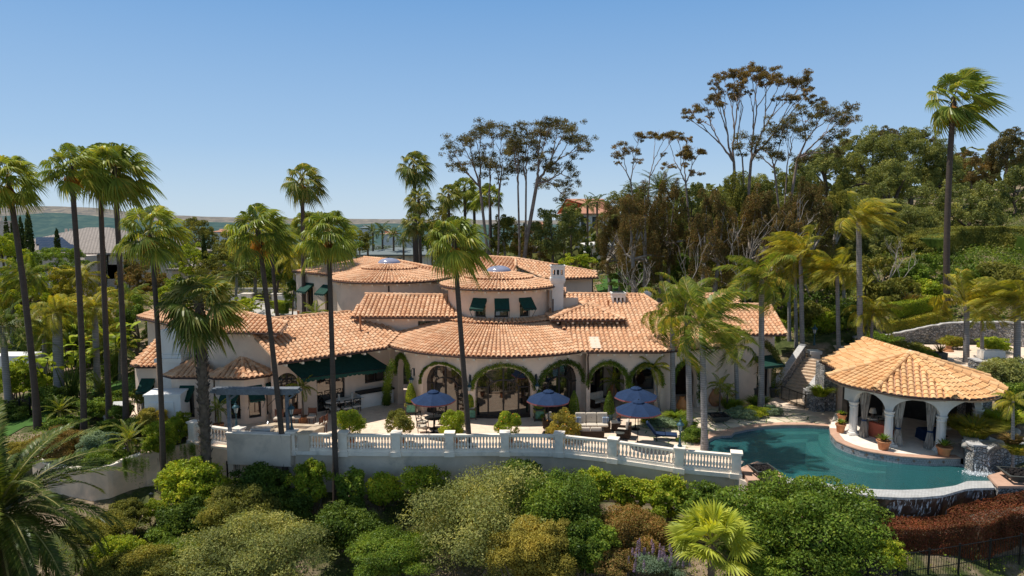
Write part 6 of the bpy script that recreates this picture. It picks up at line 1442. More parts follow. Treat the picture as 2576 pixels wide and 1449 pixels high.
# distant gate and walls by the driveway
gp_ = [Y(x, 776, 76) for x in (628, 690)]; gt = thing('driveway_gate', 'black arched iron driveway gate between pale stone piers', 'gate', gp_[0]); m = M(); n = 30
for i in range(n):
    f = i/(n-1); p = gp_[0]*(1-f)+gp_[1]*f; m.tube([p, p+[0, 0, 1.4+.35*sin(pi*f)]], .02, 4)
m.tube([gp_[0]*(1-f)+gp_[1]*f+[0, 0, 1.4+.35*sin(pi*f)] for f in np.linspace(0, 1, 12)], .035, 5); m.tube([gp_[0]+[0, 0, .2], gp_[1]+[0, 0, .2]], .03, 5); m.build('leaf', MT['iron'], gt)
for x in (624, 699): p = Y(x, 778, 76); m = M(); m.box(p-[0, 0, .3], (1.0, .8, 2.0)); m.box(p+[0, 0, 1.7], (1.2, 1.0, .12)); m.build('pier', MT['cast_stone'], gt)
for x0, x1, y0, yy, lb in ((575, 622, 772, 76, 'low white wall left of the driveway gate'), (700, 742, 776, 75, 'low white wall right of the driveway gate'), (600, 690, 752, 88, 'pale garden wall beyond the driveway gate')):
    a, b = Y(x0, y0, yy), Y(x1, y0, yy); t = thing('boundary_wall', lb, 'wall', a); m = M(); m.prism([a[:2], b[:2], b[:2]+[0, .3], a[:2]+[0, .3]], a[2]-1, a[2]+1.4); m.build('wall', MT['stucco_white'], t)
p = G(282, 1052, -.5); t = thing('sun_lounger', 'white garden lounger on the path among the left palms', 'lounger', p); m = M(); m.beam(p+[.2, -.8, .35], p+[.1, .4, .35], .65, .12); m.build('seat', MT['white_paint'], t); m = M(); m.beam(p+[.1, .4, .38], p+[0, .9, .9], .65, .12); m.build('backrest', MT['white_paint'], t); m = M(); m.box(p+[.15, -.2, 0], (.5, 1.1, .3)); m.build('base', MT['stucco_white'], t)
for i in range(5):
    p = G(288+i*32, 1263+[4, 0, 2, -2, -4][i], -2.6); m = M(); v = [(p[0]+.36*cos(a+.3*i)*rnd.uniform(.85, 1.15), p[1]+.26*sin(a+.3*i)*rnd.uniform(.85, 1.1)) for a in np.linspace(0, 2*pi, 7, endpoint=False)]
    z = tz(p[0], p[1]); m.prism(v, z-.2, z+.09); o = m.build('stepping_stone', MT['step'], origin=(p[0], p[1], z)); tag(o, 'flat sandstone stepping stone on the path below the garden wall', 'stepping stone', 'stepping stones')
p = G(315, 1128, -.6)
for px, py, z, lb in ((315, 1140, -.6, 'small green mushroom path light beside the second palm'), (380, 1240, -2.4, 'small mushroom path light below the garden wall')):
    p = G(px, py, z); p[2] = tz(p[0], p[1]); t = thing('path_light', lb, 'light', p); m = M(); m.tube([p, p+[0, 0, .5]], .015, 6); m.build('stem', MT['dark_green_metal'], t); m = M(); m.lathe([(.13, 0), (.02, .07)], p+[0, 0, .5], 12); m.build('cap', MT['dark_green_metal'], t)
# white vehicle and road at far left
p = Y(30, 965, 56); t = thing('parked_van', 'white van parked on the road behind the left garden', 'van', (p[0], p[1], tz(p[0], p[1]))); z = tz(p[0], p[1])
m = M(); prof = [(-2.4, .45), (-2.4, 1.1), (-1.9, 1.25), (-1.3, 1.95), (-1.0, 2.05), (2.2, 2.05), (2.4, 1.9), (2.45, .45)]; n = len(prof)
v = [(p[0]+x, p[1]-.95, z+h) for x, h in prof]+[(p[0]+x, p[1]+.95, z+h) for x, h in prof]; m.add(v, [tuple(range(n))[::-1], tuple(range(n, 2*n))]+[(i, (i+1) % n, n+(i+1) % n, n+i) for i in range(n)]); m.build('body', MT['white_paint'], t)
m = M(); m.quad((p[0]-1.25, p[1]-.97, z+1.2), (p[0]-.3, p[1]-.97, z+1.2), (p[0]-.3, p[1]-.97, z+1.85), (p[0]-1.1, p[1]-.97, z+1.85)); m.quad((p[0]-1.92, p[1]-.8, z+1.28), (p[0]-1.92, p[1]+.8, z+1.28), (p[0]-1.32, p[1]+.75, z+1.96), (p[0]-1.32, p[1]-.75, z+1.96)); m.build('window', MT['glass'], t)
for x in (-1.6, 1.6):
    for s in (-1, 1): m = M(); c = np.array([p[0]+x, p[1]+s*.9, z+.36]); m.tube([c-[0, .12, 0], c+[0, .12, 0]], .36, 16); m.build('wheel', MT['iron'], t)
# ================================================================== neighbouring houses
def house(label, px0, px1, pyb, pye, pyr, yd, depth, wallm, roofm_, hip=True, wins=(), cols_='white_frame', extra=None, name='neighbour_house', chim=()):
    a, b = Y(px0, pye, yd), Y(px1, pye, yd); ze = a[2]; zb = Y(px0, pyb, yd)[2]; zr = Y(px0, pyr, yd+depth/2)[2]; t = thing(name, label, 'house', (a[0], yd, zb)); w_ = M(); ln = Line(a[:2], b[:2])
    ops = []
    for (wx0, wx1, wy0, wy1) in wins:
        s0_, s1_ = Y(wx0, wy0, yd)[0]-a[0], Y(wx1, wy0, yd)[0]-a[0]; ops.append(dict(c=(s0_+s1_)/2, w=s1_-s0_, z0=Y(wx0, wy1, yd)[2], zs=Y(wx0, wy0, yd)[2], za=Y(wx0, wy0, yd)[2]))
    wall(w_, ln, zb-3, ze, .3, ops); w_.prism([(b[0], yd), (b[0], yd+depth), (a[0], yd+depth), (a[0], yd+.32)], zb-3, ze); w_.build('wall', wallm, t)
    for o in ops: glaze(ln, o, t, off=-.1, cols=2, fm=cols_, frame=.2, glass='far_glass')
    r_ = M(); e = .6; A = np.array([a[0]-e, yd-e, ze]); B = np.array([b[0]+e, yd-e, ze]); C = np.array([b[0]+e, yd+depth+e, ze]); D = np.array([a[0]-e, yd+depth+e, ze]); h = depth/2 if hip else 0
    R1_ = np.array([a[0]+h*.8, yd+depth/2, zr]); R2_ = np.array([b[0]-h*.8, yd+depth/2, zr])
    for q in ([A, B, R2_, R1_], [B, C, R2_], [C, D, R1_, R2_], [D, A, R1_]): r_.poly(q)
    for p_, q_ in ((A, B), (B, C)): r_.quad(p_, q_, q_-[0, 0, .25], p_-[0, 0, .25])
    ro = r_.build('roof', roofm_, t)
    for cx, cy, h_ in chim: p_ = Y(cx, cy, yd+depth/2); m = M(); m.box(p_-[0, 0, 2.5], (1.6, 1.0, 2.5)); m.box(p_, (1.8, 1.2, .3)); m.tube([p_+[-.3, 0, .3], p_+[-.3, 0, .9]], .2, 8); m.tube([p_+[.4, 0, .3], p_+[.4, 0, .9]], .2, 8); m.build('chimney', wallm, ro)
    return t, ro, (A, B, R2_, R1_)
MT['brickpink'] = brickmat('blush_painted_brick', (.72, .62, .53), (.64, .54, .46), (.52, .45, .38), .5, .18, .03, zwall=True, bump=.5)
MT['slate_tan'] = brickmat('tan_flat_roof_tile', (.36, .31, .27), (.30, .26, .23), (.13, .11, .10), .45, .45, .05, bump=.8)
MT['slate_grey'] = simple('grey_green_roof', (.17, .20, .20), .8, var=.2)
MT['tile_far'] = brickmat('far_clay_tile', (.62, .32, .2), (.55, .26, .16), (.3, .14, .09), .5, .35, .05, bump=.7)
MT['solar'] = brickmat('solar_panel', (.015, .018, .03), (.018, .022, .035), (.08, .08, .09), 1.7, 1.05, .03, bump=.05, rough=.15)
t, ro, Q_ = house('large blush brick house with tan tile roof and solar panels beyond the left palms', -60, 320, 740, 636, 572, 95, 22, MT['brickpink'], MT['slate_tan'], wins=[(186, 214, 672, 690), (268, 296, 640, 668), (268, 296, 698, 740)], chim=[(172, 590, 0), (8, 560, 0), (300, 600, 0)])
q_ = [Y(196, 700, 95)[:2], Y(216, 700, 91)[:2], Y(247, 700, 93)[:2], Y(247, 700, 96)[:2]]; m = M(); m.prism(q_, -3, Y(216, 644, 91)[2]); m.build('wall', MT['brickpink'], t)
sp_ = M(); A, B, C, D = Q_; npl = plane3(A, B, C)
for px0, px1, py0, py1 in ((90, 178, 600, 618), (98, 205, 618, 634)): sp_.poly([onpl(px0, py1, npl)+[0, 0, .2], onpl(px1, py1, npl)+[0, 0, .2], onpl(px1-22, py0, npl)+[0, 0, .2], onpl(px0, py0, npl)+[0, 0, .2]])
sp_.build('solar_panels', MT['solar'], ro)
house('wing of the blush brick house with two white framed windows', 330, 430, 740, 640, 605, 96, 12, MT['brickpink'], MT['slate_tan'], wins=[(340, 360, 655, 682), (402, 428, 640, 666)])
house('small tan roofed outbuilding right of the brick house', 432, 498, 690, 676, 655, 90, 8, MT['brickpink'], MT['slate_tan'])
house('low grey roofed bungalow with white columns beyond the rear tower', 905, 1075, 672, 640, 622, 125, 14, MT['stucco_white'], MT['slate_grey'], wins=[(932, 944, 646, 664), (965, 978, 646, 664), (1000, 1012, 646, 664), (1030, 1042, 646, 664)])
house('cream house with pink tile roof high among the trees', 1425, 1545, 590, 537, 500, 150, 24, MT['stucco_white'], MT['tile_far'], wins=[(1440, 1449, 545, 565), (1462, 1478, 545, 566), (1490, 1508, 545, 572), (1520, 1535, 545, 572)], cols_='frame')
house('pale garden building below the cream hill house', 1480, 1560, 640, 616, 606, 120, 8, MT['stucco_white'], MT['stucco_white'])
for i, (px, py, w_, yy, col_) in enumerate(((1300, 566, 26, 330, 0), (1345, 562, 30, 360, 1), (1240, 570, 20, 300, 0), (960, 585, 30, 260, 1), (1010, 600, 24, 210, 0), (560, 590, 30, 320, 1), (600, 574, 22, 400, 0), (535, 580, 26, 350, 1), (905, 570, 22, 380, 0))):
    house('distant %s roofed house in the valley, %s' % (('grey', 'pink')[col_], ('left of the tall gum trunk', 'right of the tall gum trunks', 'behind the small palms', 'beyond the date palms at centre', 'just above the grey bungalow', 'between the two nearest left palms', 'farthest house left of centre', 'beside the dark cypress', 'farthest house near the rear palms')[i]), px, px+w_, py+12, py+3, py-4, yy, 12, MT['stucco_white'], MT['tile_far'] if col_ else MT['slate_grey'], name='distant_house', wins=[(px+4, px+7, py+5, py+9), (px+w_-8, px+w_-5, py+5, py+9)])
# ================================================================== far hills
def hazemat(name, a, b, c, sc):  # hill colours with the bluish distance haze already painted in
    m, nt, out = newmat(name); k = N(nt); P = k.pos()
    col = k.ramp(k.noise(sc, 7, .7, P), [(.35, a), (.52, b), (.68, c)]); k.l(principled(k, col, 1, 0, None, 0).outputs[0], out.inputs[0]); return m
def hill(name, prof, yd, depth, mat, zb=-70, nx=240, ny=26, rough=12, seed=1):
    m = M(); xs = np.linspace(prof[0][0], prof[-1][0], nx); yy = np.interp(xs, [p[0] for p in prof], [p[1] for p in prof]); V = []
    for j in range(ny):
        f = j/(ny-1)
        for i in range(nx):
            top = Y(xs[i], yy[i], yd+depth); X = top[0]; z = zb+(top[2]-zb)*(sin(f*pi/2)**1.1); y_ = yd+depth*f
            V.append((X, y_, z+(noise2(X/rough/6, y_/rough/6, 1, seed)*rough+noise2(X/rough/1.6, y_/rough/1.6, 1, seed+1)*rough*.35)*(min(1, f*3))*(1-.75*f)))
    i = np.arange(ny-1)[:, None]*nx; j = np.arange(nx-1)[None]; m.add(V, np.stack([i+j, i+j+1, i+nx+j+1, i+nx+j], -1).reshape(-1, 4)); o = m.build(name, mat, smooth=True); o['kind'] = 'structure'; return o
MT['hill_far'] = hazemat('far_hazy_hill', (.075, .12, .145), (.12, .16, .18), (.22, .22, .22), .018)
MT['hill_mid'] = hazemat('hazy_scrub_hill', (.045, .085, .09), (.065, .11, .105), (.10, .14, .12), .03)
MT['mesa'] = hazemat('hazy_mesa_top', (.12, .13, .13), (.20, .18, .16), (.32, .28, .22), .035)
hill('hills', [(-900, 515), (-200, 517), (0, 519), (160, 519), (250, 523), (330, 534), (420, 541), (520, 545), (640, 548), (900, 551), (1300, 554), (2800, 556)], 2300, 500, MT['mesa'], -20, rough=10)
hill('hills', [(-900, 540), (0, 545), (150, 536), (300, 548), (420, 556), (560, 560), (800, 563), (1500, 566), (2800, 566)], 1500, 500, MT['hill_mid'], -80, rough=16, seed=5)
# ================================================================== vegetation
_ts = np.concatenate([np.arange(20, 120, .12), np.geomspace(120, 900, 300)])
def Gt(px, py):                  # ground point seen at a pixel
    r = ray(px, py); t = _ts/r[1]; z = CH+r[2]*t; g = terrain_z(r[0]*t, _ts); h = np.nonzero(z < g)[0]
    if len(h) == 0: return Y(px, py, 120)
    i = h[0]; return np.array([r[0]*t[i], _ts[i], g[i]])
# ---- fan palms
def fan_crown_mesh(name, R_, n, seed, mat, wind=.25, skirt=10, seg=18, low=-62, full=False, droop=1.0):
    r = random.Random(seed); m = M(); dead = M(); ga = 2.39996
    for i in range(n+skirt):
        isd = i >= n; f = i/max(1, n-1)
        el = R(82-(82-low)*f**.85+r.uniform(-9, 9)) if not isd else R(r.uniform(-86, -66))
        az = ga*i+r.uniform(-.25, .25); pet = R_*r.uniform(.45, .66)*(1 if not isd else .45); B = R_*r.uniform(.46, .60)
        d = np.array([cos(az)*cos(el), sin(az)*cos(el), sin(el)]); side = np.array([-sin(az), cos(az), 0]); 
        tw_ = r.uniform(-.6, .6); up = np.cross(d, side); up = up if up[2] > 0 else -up; side, up = side*cos(tw_)+up*sin(tw_), up*cos(tw_)-side*sin(tw_)
        spread = R(108 if not isd else 45); S = seg if not isd else 8; V = []; Fc = []
        def bend(p, rho):       # gravity and wind act more the farther out
            q = p.copy(); k_ = (rho/R_)**2; q[2] -= k_*R_*.26*droop*(1 if not isd else .2); q[0] += wind*k_*R_*.45; return q
        hub = d*pet
        for j in range(S):
            a = -spread+2*spread*j/(S-1); da = spread/(S-1)*.98; L = B*(1-.22*abs(a/spread)**1.5)*r.uniform(.9, 1.08); lift = .05*B*(1 if j % 2 else -1)
            P_ = lambda rr, aa, z: hub+d*rr*cos(aa)+side*rr*sin(aa)+up*(z-.28*rr*(abs(aa)/spread)**2*.6)
            pts = [(P_(.01, a, 0), pet), (P_(L*.58, a-da*1.1, lift), pet+L*.5), (P_(L*.58, a+da*1.1, -lift*.3), pet+L*.5), (P_(L*.82, a-da*.42, lift*.6), pet+L*.95), (P_(L*.82, a+da*.42, 0), pet+L*.95), (P_(L*1.08, a+r.uniform(-.04, .04), 0), pet+L*1.55)]
            k0 = len(V); V += [bend(p, rr) for p, rr in pts]; Fc += [(k0, k0+1, k0+2), (k0+1, k0+3, k0+4, k0+2), (k0+3, k0+5, k0+4)]
        (dead if isd else m).add(V, Fc)
        b_ = side*.018; pp = [np.zeros(3)+b_*1.6, np.zeros(3)-b_*1.6, bend(hub*1.02-b_, pet), bend(hub*1.02+b_, pet)]; (dead if isd else m).add(pp, [(0, 1, 2, 3)], 1 if not isd else 0)
    return m, dead
def mesh_of(m, mats, name):
    o = m.build(name, mats); me = o.data; bpy.data.objects.remove(o); return me
MT['petiole'] = simple('palm_petiole', (.30, .26, .08), .6, var=.2)
FC = {}
for k_, R_, n, sd, mt, wd, sk, low, dr in (('a', 1.9, 33, 1, 'fan', .13, 8, -52, 1.0), ('b', 1.9, 30, 2, 'fan', .24, 6, -42, .9), ('c', 1.9, 37, 3, 'fan', .2, 12, -58, 1.1), ('d', 2.3, 38, 4, 'fan_dark', .08, 12, -56, .8), ('w', 2.5, 30, 5, 'fan', .42, 6, -60, .7), ('s', 1.9, 25, 6, 'fan_dark', .2, 10, -60, 1.1), ('l', 1.75, 26, 7, 'fan_lime', .0, 0, -12, .35)):
    a, b = fan_crown_mesh('crown', R_, n, sd, mt, wd, sk, 30 if k_ == 'l' else 26, low, droop=dr); FC[k_] = (mesh_of(a, [LV[mt], MT['petiole']], 'fronds'), mesh_of(b, LV['dead'] if False else MT['dead'], 'dead_fronds') if b.n else None, R_)
def palm(label, base, top, r0, r1, crown, scale, name='fan_palm', bark='bark_palm', mid=None, rz=0., group='tall fan palms', cr=None, boots=False, curve=.0, flare=1.35):
    cr = cr or FC; B = np.array(base, float); T = np.array(top, float); t = thing(name, label, 'palm tree', B, group); m = M(); n = 16; f = np.linspace(0, 1, n); C_ = (B+T)/2 if mid is None else np.array(mid)*2-(B+T)/2
    P = (1-f)[:, None]**2*B+2*((1-f)*f)[:, None]*C_+(f**2)[:, None]*T; P[0, 2] -= .4; rr = r0+(r1-r0)*f; rr[0] *= flare; rr[1] *= 1+(flare-1)*.45; m.tube(P, rr, 12); m.build('trunk', MT[bark], t, smooth=True)
    if boots:
        m = M()
        for i in range(420):
            s_ = rnd.random()**.9; q = B*(1-s_)**2+2*s_*(1-s_)*C_+s_*s_*T; a = rnd.uniform(0, 2*pi); rr_ = r0+(r1-r0)*s_; d = np.array([cos(a), sin(a), 0]); b_ = np.array([-sin(a), cos(a), 0])*.10; p = q+d*rr_*.9
            m.add([p-b_, p+b_, p+b_*.6+d*.13+[0, 0, .2], p-b_*.4+d*.15+[0, 0, .22]], [(0, 1, 2, 3)]); 
        m.build('leaf_boots', MT['boots'], t)
    live, dead, R_ = cr[crown]; scale *= .9 if cr is FC and crown != 'l' else 1.
    for me, nm in ((live, 'fronds'), (dead, 'dead_fronds')):
        if me is None: continue
        o = bpy.data.objects.new(nm, me); COL.objects.link(o); o.parent = t; o.location = [float(x) for x in T-B]; s_ = scale/R_; o.scale = (s_, s_, s_); o.rotation_euler = (0, 0, rz)
    return t
def tall(label, bx, by, tx, ty, rpx, wpx, crown, rz=0., mx=None, my=None, dy=0., **kw):
    """base pixel on the ground, crown centre pixel, crown radius and trunk width in pixels"""
    B = Gt(bx, by); yt = B[1]+dy; T = Y(tx, ty, yt); mid = Y(mx, my, B[1]+dy*.5) if mx else None; s = B[1]/FOC
    return palm(label, B, T, wpx*s*.5*.84, wpx*s*.5*.64, crown, rpx*s, mid=mid, rz=rz, **kw)
tall('leaning fan palm at the far left edge, its trunk curving to the right', 96, 1078, 18, 448, 92, 19, 'a', 0, 62, 740)
tall('second fan palm from the left, tall and slim beside the garden bushes', 211, 1118, 178, 418, 88, 18, 'b', .4, 203, 800)
tall('third fan palm from the left, crown merging with the fourth palm', 276, 1062, 250, 412, 86, 17, 'c', -.3, 263, 760)
tall('fourth fan palm from the left, with a broad heavy crown', 318, 1086, 287, 420, 100, 18, 'c', .5, 308, 800)
tall('fan palm with a slim trunk rising from the foot of the garden wall', 413, 1285, 378, 576, 98, 17, 'a', .9, 402, 930)
tall('stout fan palm with a rough shaggy trunk in front of the left wing', 522, 1275, 500, 762, 116, 33, 'd', 0, 512, 1000, bark='bark', boots=True, name='stout_fan_palm')
tall('fan palm passing in front of the right end of the pergola', 724, 1250, 648, 576, 98, 18, 'b', -.2, 688, 900)
tall('fan palm in front of the green awning', 846, 1255, 826, 586, 92, 18, 'a', -.7, 836, 900)
tall('fan palm crossing the first glazed arch', 1190, 1235, 1142, 600, 94, 18, 'c', 0, 1164, 900)
def back_palm(label, bx, by, y, tx, ty, rpx, wpx, crown, **kw):
    B = Y(bx, by, y); B[2] = min(B[2], tz(B[0], B[1])); T = Y(tx, ty, y); s = y/FOC
    return palm(label, B, T, wpx*s*.5, wpx*s*.42, crown, rpx*s, **kw)
back_palm('dark fan palm standing directly behind the left wing, taller than its neighbours', 764, 800, 64, 760, 450, 66, 11, 's'); back_palm('slim fan palm hidden beside the dark one behind the left wing', 776, 800, 66, 768, 560, 50, 10, 'c', rz=1.)
back_palm('slim back row fan palm right of the palm at the pergola', 700, 800, 66, 678, 580, 58, 10, 'a', rz=2.); back_palm('thin fan palm behind the leaning crown of the garden wall palm', 400, 760, 80, 395, 610, 52, 8, 's', rz=.7)
back_palm('tallest fan palm behind the villa, left of the gum trees', 1052, 660, 90, 1040, 415, 58, 9, 's', group='fan palms behind the villa'); back_palm('lower fan palm directly beneath the tallest one', 1060, 670, 86, 1053, 500, 46, 9, 's', rz=1., group='fan palms behind the villa')
back_palm('short fan palm behind the rear tower', 1046, 680, 80, 1040, 560, 40, 9, 's', rz=2., group='fan palms behind the villa')
for i, (tx, ty, r_, yy, lb) in enumerate(((1128, 488, 42, 95, 'small fan palm left in the cluster before the gum trees'), (1168, 470, 40, 100, 'small dark fan palm in the middle of the cluster before the gum trees'), (1232, 490, 44, 92, 'fan palm between the gum tree trunks'), (1192, 500, 34, 104, 'partly hidden small fan palm beside the first gum trunk'))):
    back_palm(lb, tx+6, 660, yy, tx, ty, r_, 8, 'sabc'[i], rz=i, group='fan palms behind the villa')
tall('very tall windblown fan palm alone at the right, bent over by the breeze', 2384, 795, 2400, 243, 92, 19, 'w', 0, 2383, 560, name='tall_windblown_palm', group='windblown palm')
B = Y(1790, 1470, 28.0); T = Y(1790, 1368, 28.0); palm('bright lime fan palm in the lower right foreground', B-[0, 0, .8], T, .16, .14, 'l', 120*28/FOC, name='lime_fan_palm', bark='bark', group='foreground palms')
# ---- feather palms
def feather_mesh(R_, n, seed, wind=.3, pairs=34, leaf=.5, e_hi=78, e_lo=-20, droop=1.4, w=.03, stiff=.0, vee=.35, mats=None, arch=1.0):
    r = random.Random(seed); m = M(); ga = 2.39996
    for i in range(n):
        f = (i+.5)/n; el = R(e_hi-(e_hi-e_lo)*f+r.uniform(-7, 7)); az = ga*i+r.uniform(-.2, .2); L = R_*r.uniform(.92, 1.15); K = 12; h = np.array([cos(az), sin(az), 0])
        P = [np.zeros(3)]; wv = np.array([wind, wind*.15, 0])
        for j in range(K):
            t = (j+.5)/K; e2 = el-droop*arch*t**1.3*(.55+.45*cos(el)); d = h*cos(e2)+np.array([0, 0, sin(e2)])+wv*t*1.2; d /= np.linalg.norm(d); P.append(P[-1]+d*L/K)
        P = np.array(P); D = np.gradient(P, axis=0); D /= np.linalg.norm(D, axis=1)[:, None]
        rw_ = .03*R_/2.2; side = np.cross(D, [0, 0, 1.]); side /= (np.linalg.norm(side, axis=1)[:, None]+1e-6)
        wd_ = rw_*(1-np.linspace(0, .85, K+1))[:, None]; V = np.concatenate([P-side*wd_, P+side*wd_]); q = np.arange(K); m.add(V, np.stack([q, q+1, q+K+2, q+K+1], 1), 1)
        ts = np.linspace(.10, .995, pairs); 
        for sgn in (-1, 1):
            idx = ts*K; i0 = np.minimum(idx.astype(int), K-1); fr = (idx-i0)[:, None]; p = P[i0]*(1-fr)+P[i0+1]*fr; d = D[i0]*(1-fr)+D[i0+1]*fr; s_ = side[i0]
            ll = leaf*np.sin(pi*(.12+.83*ts))**.7*rng.uniform(.85, 1.1, pairs); u = np.cross(s_, d); fw = .45+.5*ts
            a = s_*sgn+d*fw[:, None]+u*(vee+rng.uniform(-.15, .15, (pairs, 1))); a /= np.linalg.norm(a, axis=1)[:, None]
            mid = p+a*(ll*.5)[:, None]; g_ = np.array([wind*.5, 0, -(1-stiff)*.55]); tip = p+a*(ll*.92)[:, None]+g_*(ll)[:, None]*(1-stiff*.6); wv_ = d*w; V = np.stack([p-wv_*.5, mid-wv_, tip, mid+wv_], 1).reshape(-1, 3)
            m.add(V, np.arange(pairs)[:, None]*4+np.arange(4)[None])
    return m
KC = {}
for k_, a_ in (('k', dict(R_=2.1, n=15, seed=1, wind=.8, mt='feather', pairs=46, leaf=.7)), ('k2', dict(R_=2.2, n=18, seed=2, wind=1.0, mt='feather', pairs=48, leaf=.72, e_lo=-35)), ('y', dict(R_=1.2, n=9, seed=3, wind=.1, mt='feather_gold', pairs=30, leaf=.42, w=.028)), ('g', dict(R_=2.0, n=18, seed=4, wind=.4, mt='feather_gold', pairs=48, leaf=.66, droop=1.7)), ('g2', dict(R_=2.0, n=18, seed=5, wind=.4, mt='feather', pairs=48, leaf=.7, droop=1.7)), ('q', dict(R_=2.4, n=17, seed=6, wind=1.1, mt='feather_gold', pairs=60, leaf=.8, e_lo=-5, droop=1.7)), ('d', dict(R_=2.6, n=34, seed=7, wind=.1, mt='feather_dark', pairs=40, leaf=.42, droop=1.25, stiff=.75)), ('m', dict(R_=1.3, n=12, seed=8, wind=.0, mt='feather', pairs=26, leaf=.35, droop=1.1)), ('f', dict(R_=2.2, n=12, seed=9, wind=.4, mt='feather_dark', pairs=24, leaf=.6, w=.05)), ('c', dict(R_=1.0, n=22, seed=10, wind=.0, mt='feather', pairs=30, leaf=.18, stiff=.8, droop=.9, w=.018))):
    mt = a_.pop('mt'); KC[k_] = (mesh_of(feather_mesh(**a_), [LV[mt], MT['petiole']], 'fronds'), None, a_['R_'])
def king(label, bx, by, tx, ty, rpx, wpx, crown, rz=0., y=None, shaft=True, name='king_palm', group='grey trunked palms around the pool', **kw):
    B = G(bx, by, 0) if y is None else Y(bx, by, y)
    if y is not None: B[2] = min(B[2], tz(B[0], B[1]))
    T = Y(tx, ty, B[1]); s = B[1]/FOC; t = palm(label, B, T, wpx*s*.5, wpx*s*.4, crown, rpx*s, name=name, bark='bark_grey', rz=rz, group=group, cr=KC, **kw)
    if shaft:
        d = (T-B)/np.linalg.norm(T-B); m = M(); m.tube([T-d*.95, T-d*.8, T-d*.3, T+d*.1], [wpx*s*.4, wpx*s*.52, wpx*s*.44, wpx*s*.2], 10); m.build('crownshaft', MT['shaft'], t, smooth=True)
    return t
MT['shaft'] = simple('green_crownshaft', (.10, .14, .05), .45, var=.25)
king('grey palm rising beside the bright jar, first from the left', 1693, 1042, 1691, 790, 112, 14, 'k', 0.); king('grey palm just right of the bright jar', 1736, 1080, 1728, 765, 108, 16, 'k2', 1.2)
king('nearest grey palm with the largest green crown, at the pool corner', 1773, 1132, 1766, 815, 148, 18, 'k2', .2); king('shorter grey palm in front of the house corner', 1855, 1022, 1850, 870, 84, 12, 'k', 2.1)
king('grey palm with a shaded top beside the stone steps planting', 1915, 1030, 1916, 705, 108, 16, 'k', 3.3); king('young golden palm with a thin trunk left of the umbrellas', 1661, 1040, 1642, 925, 52, 6, 'y', .5, shaft=False, name='young_palm')
king('small golden palm leaning by the loggia corner', 1810, 1000, 1822, 905, 52, 8, 'y', 2.5, shaft=False, name='young_palm')
for i, (bx, by, tx, ty, r_, w_, c_, y, lb) in enumerate(((1986, 860, 1984, 690, 60, 9, 'k', 56, 'leftmost of the slim grey palms behind the parapet'), (2003, 880, 2000, 650, 84, 9, 'g', 55, 'second slim grey palm behind the parapet'), (2019, 900, 2014, 640, 92, 12, 'q', 53.5, 'thickest grey palm beside the parapet lamp'), (2112, 880, 2106, 690, 84, 11, 'q', 52, 'grey palm with golden windblown crown by the upper steps'), (2124, 860, 2122, 690, 50, 9, 'g', 58, 'slim palm close behind the one at the upper steps'), (2168, 880, 2160, 556, 92, 15, 'q', 50, 'tall dark trunked palm with hanging windblown fronds behind the pavilion'), (2433, 885, 2432, 765, 112, 15, 'q', 48, 'golden windblown palm on the upper terrace'), (2472, 880, 2470, 800, 40, 9, 'g2', 51, 'slim palm against the long stone wall'), (2562, 900, 2560, 765, 104, 17, 'q', 46, 'stout green palm at the right edge above the stone planter'), (2556, 1085, 2548, 1010, 50, 9, 'y', 34.5, 'small golden palm among grasses beside the pavilion'), (2190, 870, 2196, 790, 74, 8, 'g', 50.5, 'low bushy palm at the foot of the dark trunked palm'))):
    king(lb, bx, by, tx, ty, r_, w_, c_, i*1.1, y=y, shaft=False, name='feather_palm', group='feather palms on the right slope')
for i, (bx, by, tx, ty, r_, w_, c_, y, lb) in enumerate(((150, 1010, 143, 790, 80, 26, 'g', 50, 'thick grey trunked palm among the broad leaved plants'), (247, 1020, 238, 775, 66, 17, 'g', 52, 'slim palm between the second and third fan palms'), (75, 960, 62, 700, 70, 12, 'g2', 62, 'feather palm at the far left behind the leaning trunk'), (20, 1000, 6, 820, 95, 18, 'f', 48, 'dark drooping palm cut off by the left edge'), (330, 900, 322, 760, 62, 9, 'g2', 62, 'feather palm right of the fourth fan palm'), (205, 900, 205, 700, 60, 9, 'g', 68, 'golden palm before the brick house'), (110, 930, 112, 840, 66, 12, 'g2', 56, 'low green feather palm near the thick trunk'), (300, 980, 302, 880, 56, 8, 'm', 54, 'small arching palm by the garden lawn'), (262, 960, 264, 850, 60, 8, 'g', 58, 'pale golden palm left of the stepped lawn'), (30, 850, 34, 740, 70, 10, 'g', 66, 'yellow feather palm at the left edge'), (590, 840, 596, 690, 56, 8, 'f', 72, 'grey green palm beside the driveway gate'), (740, 800, 742, 655, 62, 9, 'g', 76, 'golden arching palm behind the rear house'), (790, 840, 792, 790, 44, 6, 'm', 56, 'low arching palm below the rear balcony'))):
    king(lb, bx, by, tx, ty, r_, w_, c_, i*1.7, y=y, shaft=False, name='feather_palm', group='feather palms in the left garden')
for px, py, y, r_, lb in ((325, 1108, 38.6, 58, 'cycad with stiff arching leaves above the garden wall'), (150, 1035, 46, 44, 'small cycad on a leaning stump in the left garden'), (255, 1000, 50, 60, 'broad cycad beside the third fan palm'), (2430, 1010, 40, 1, '')):
    if r_ < 5: continue
    c = Y(px, py, y); z = tz(c[0], c[1]); palm(lb, (c[0], c[1], z), (c[0], c[1], max(z+.3, c[2])), .16, .14, 'c', r_*y/FOC, name='cycad', bark='bark', group='cycads', cr=KC)
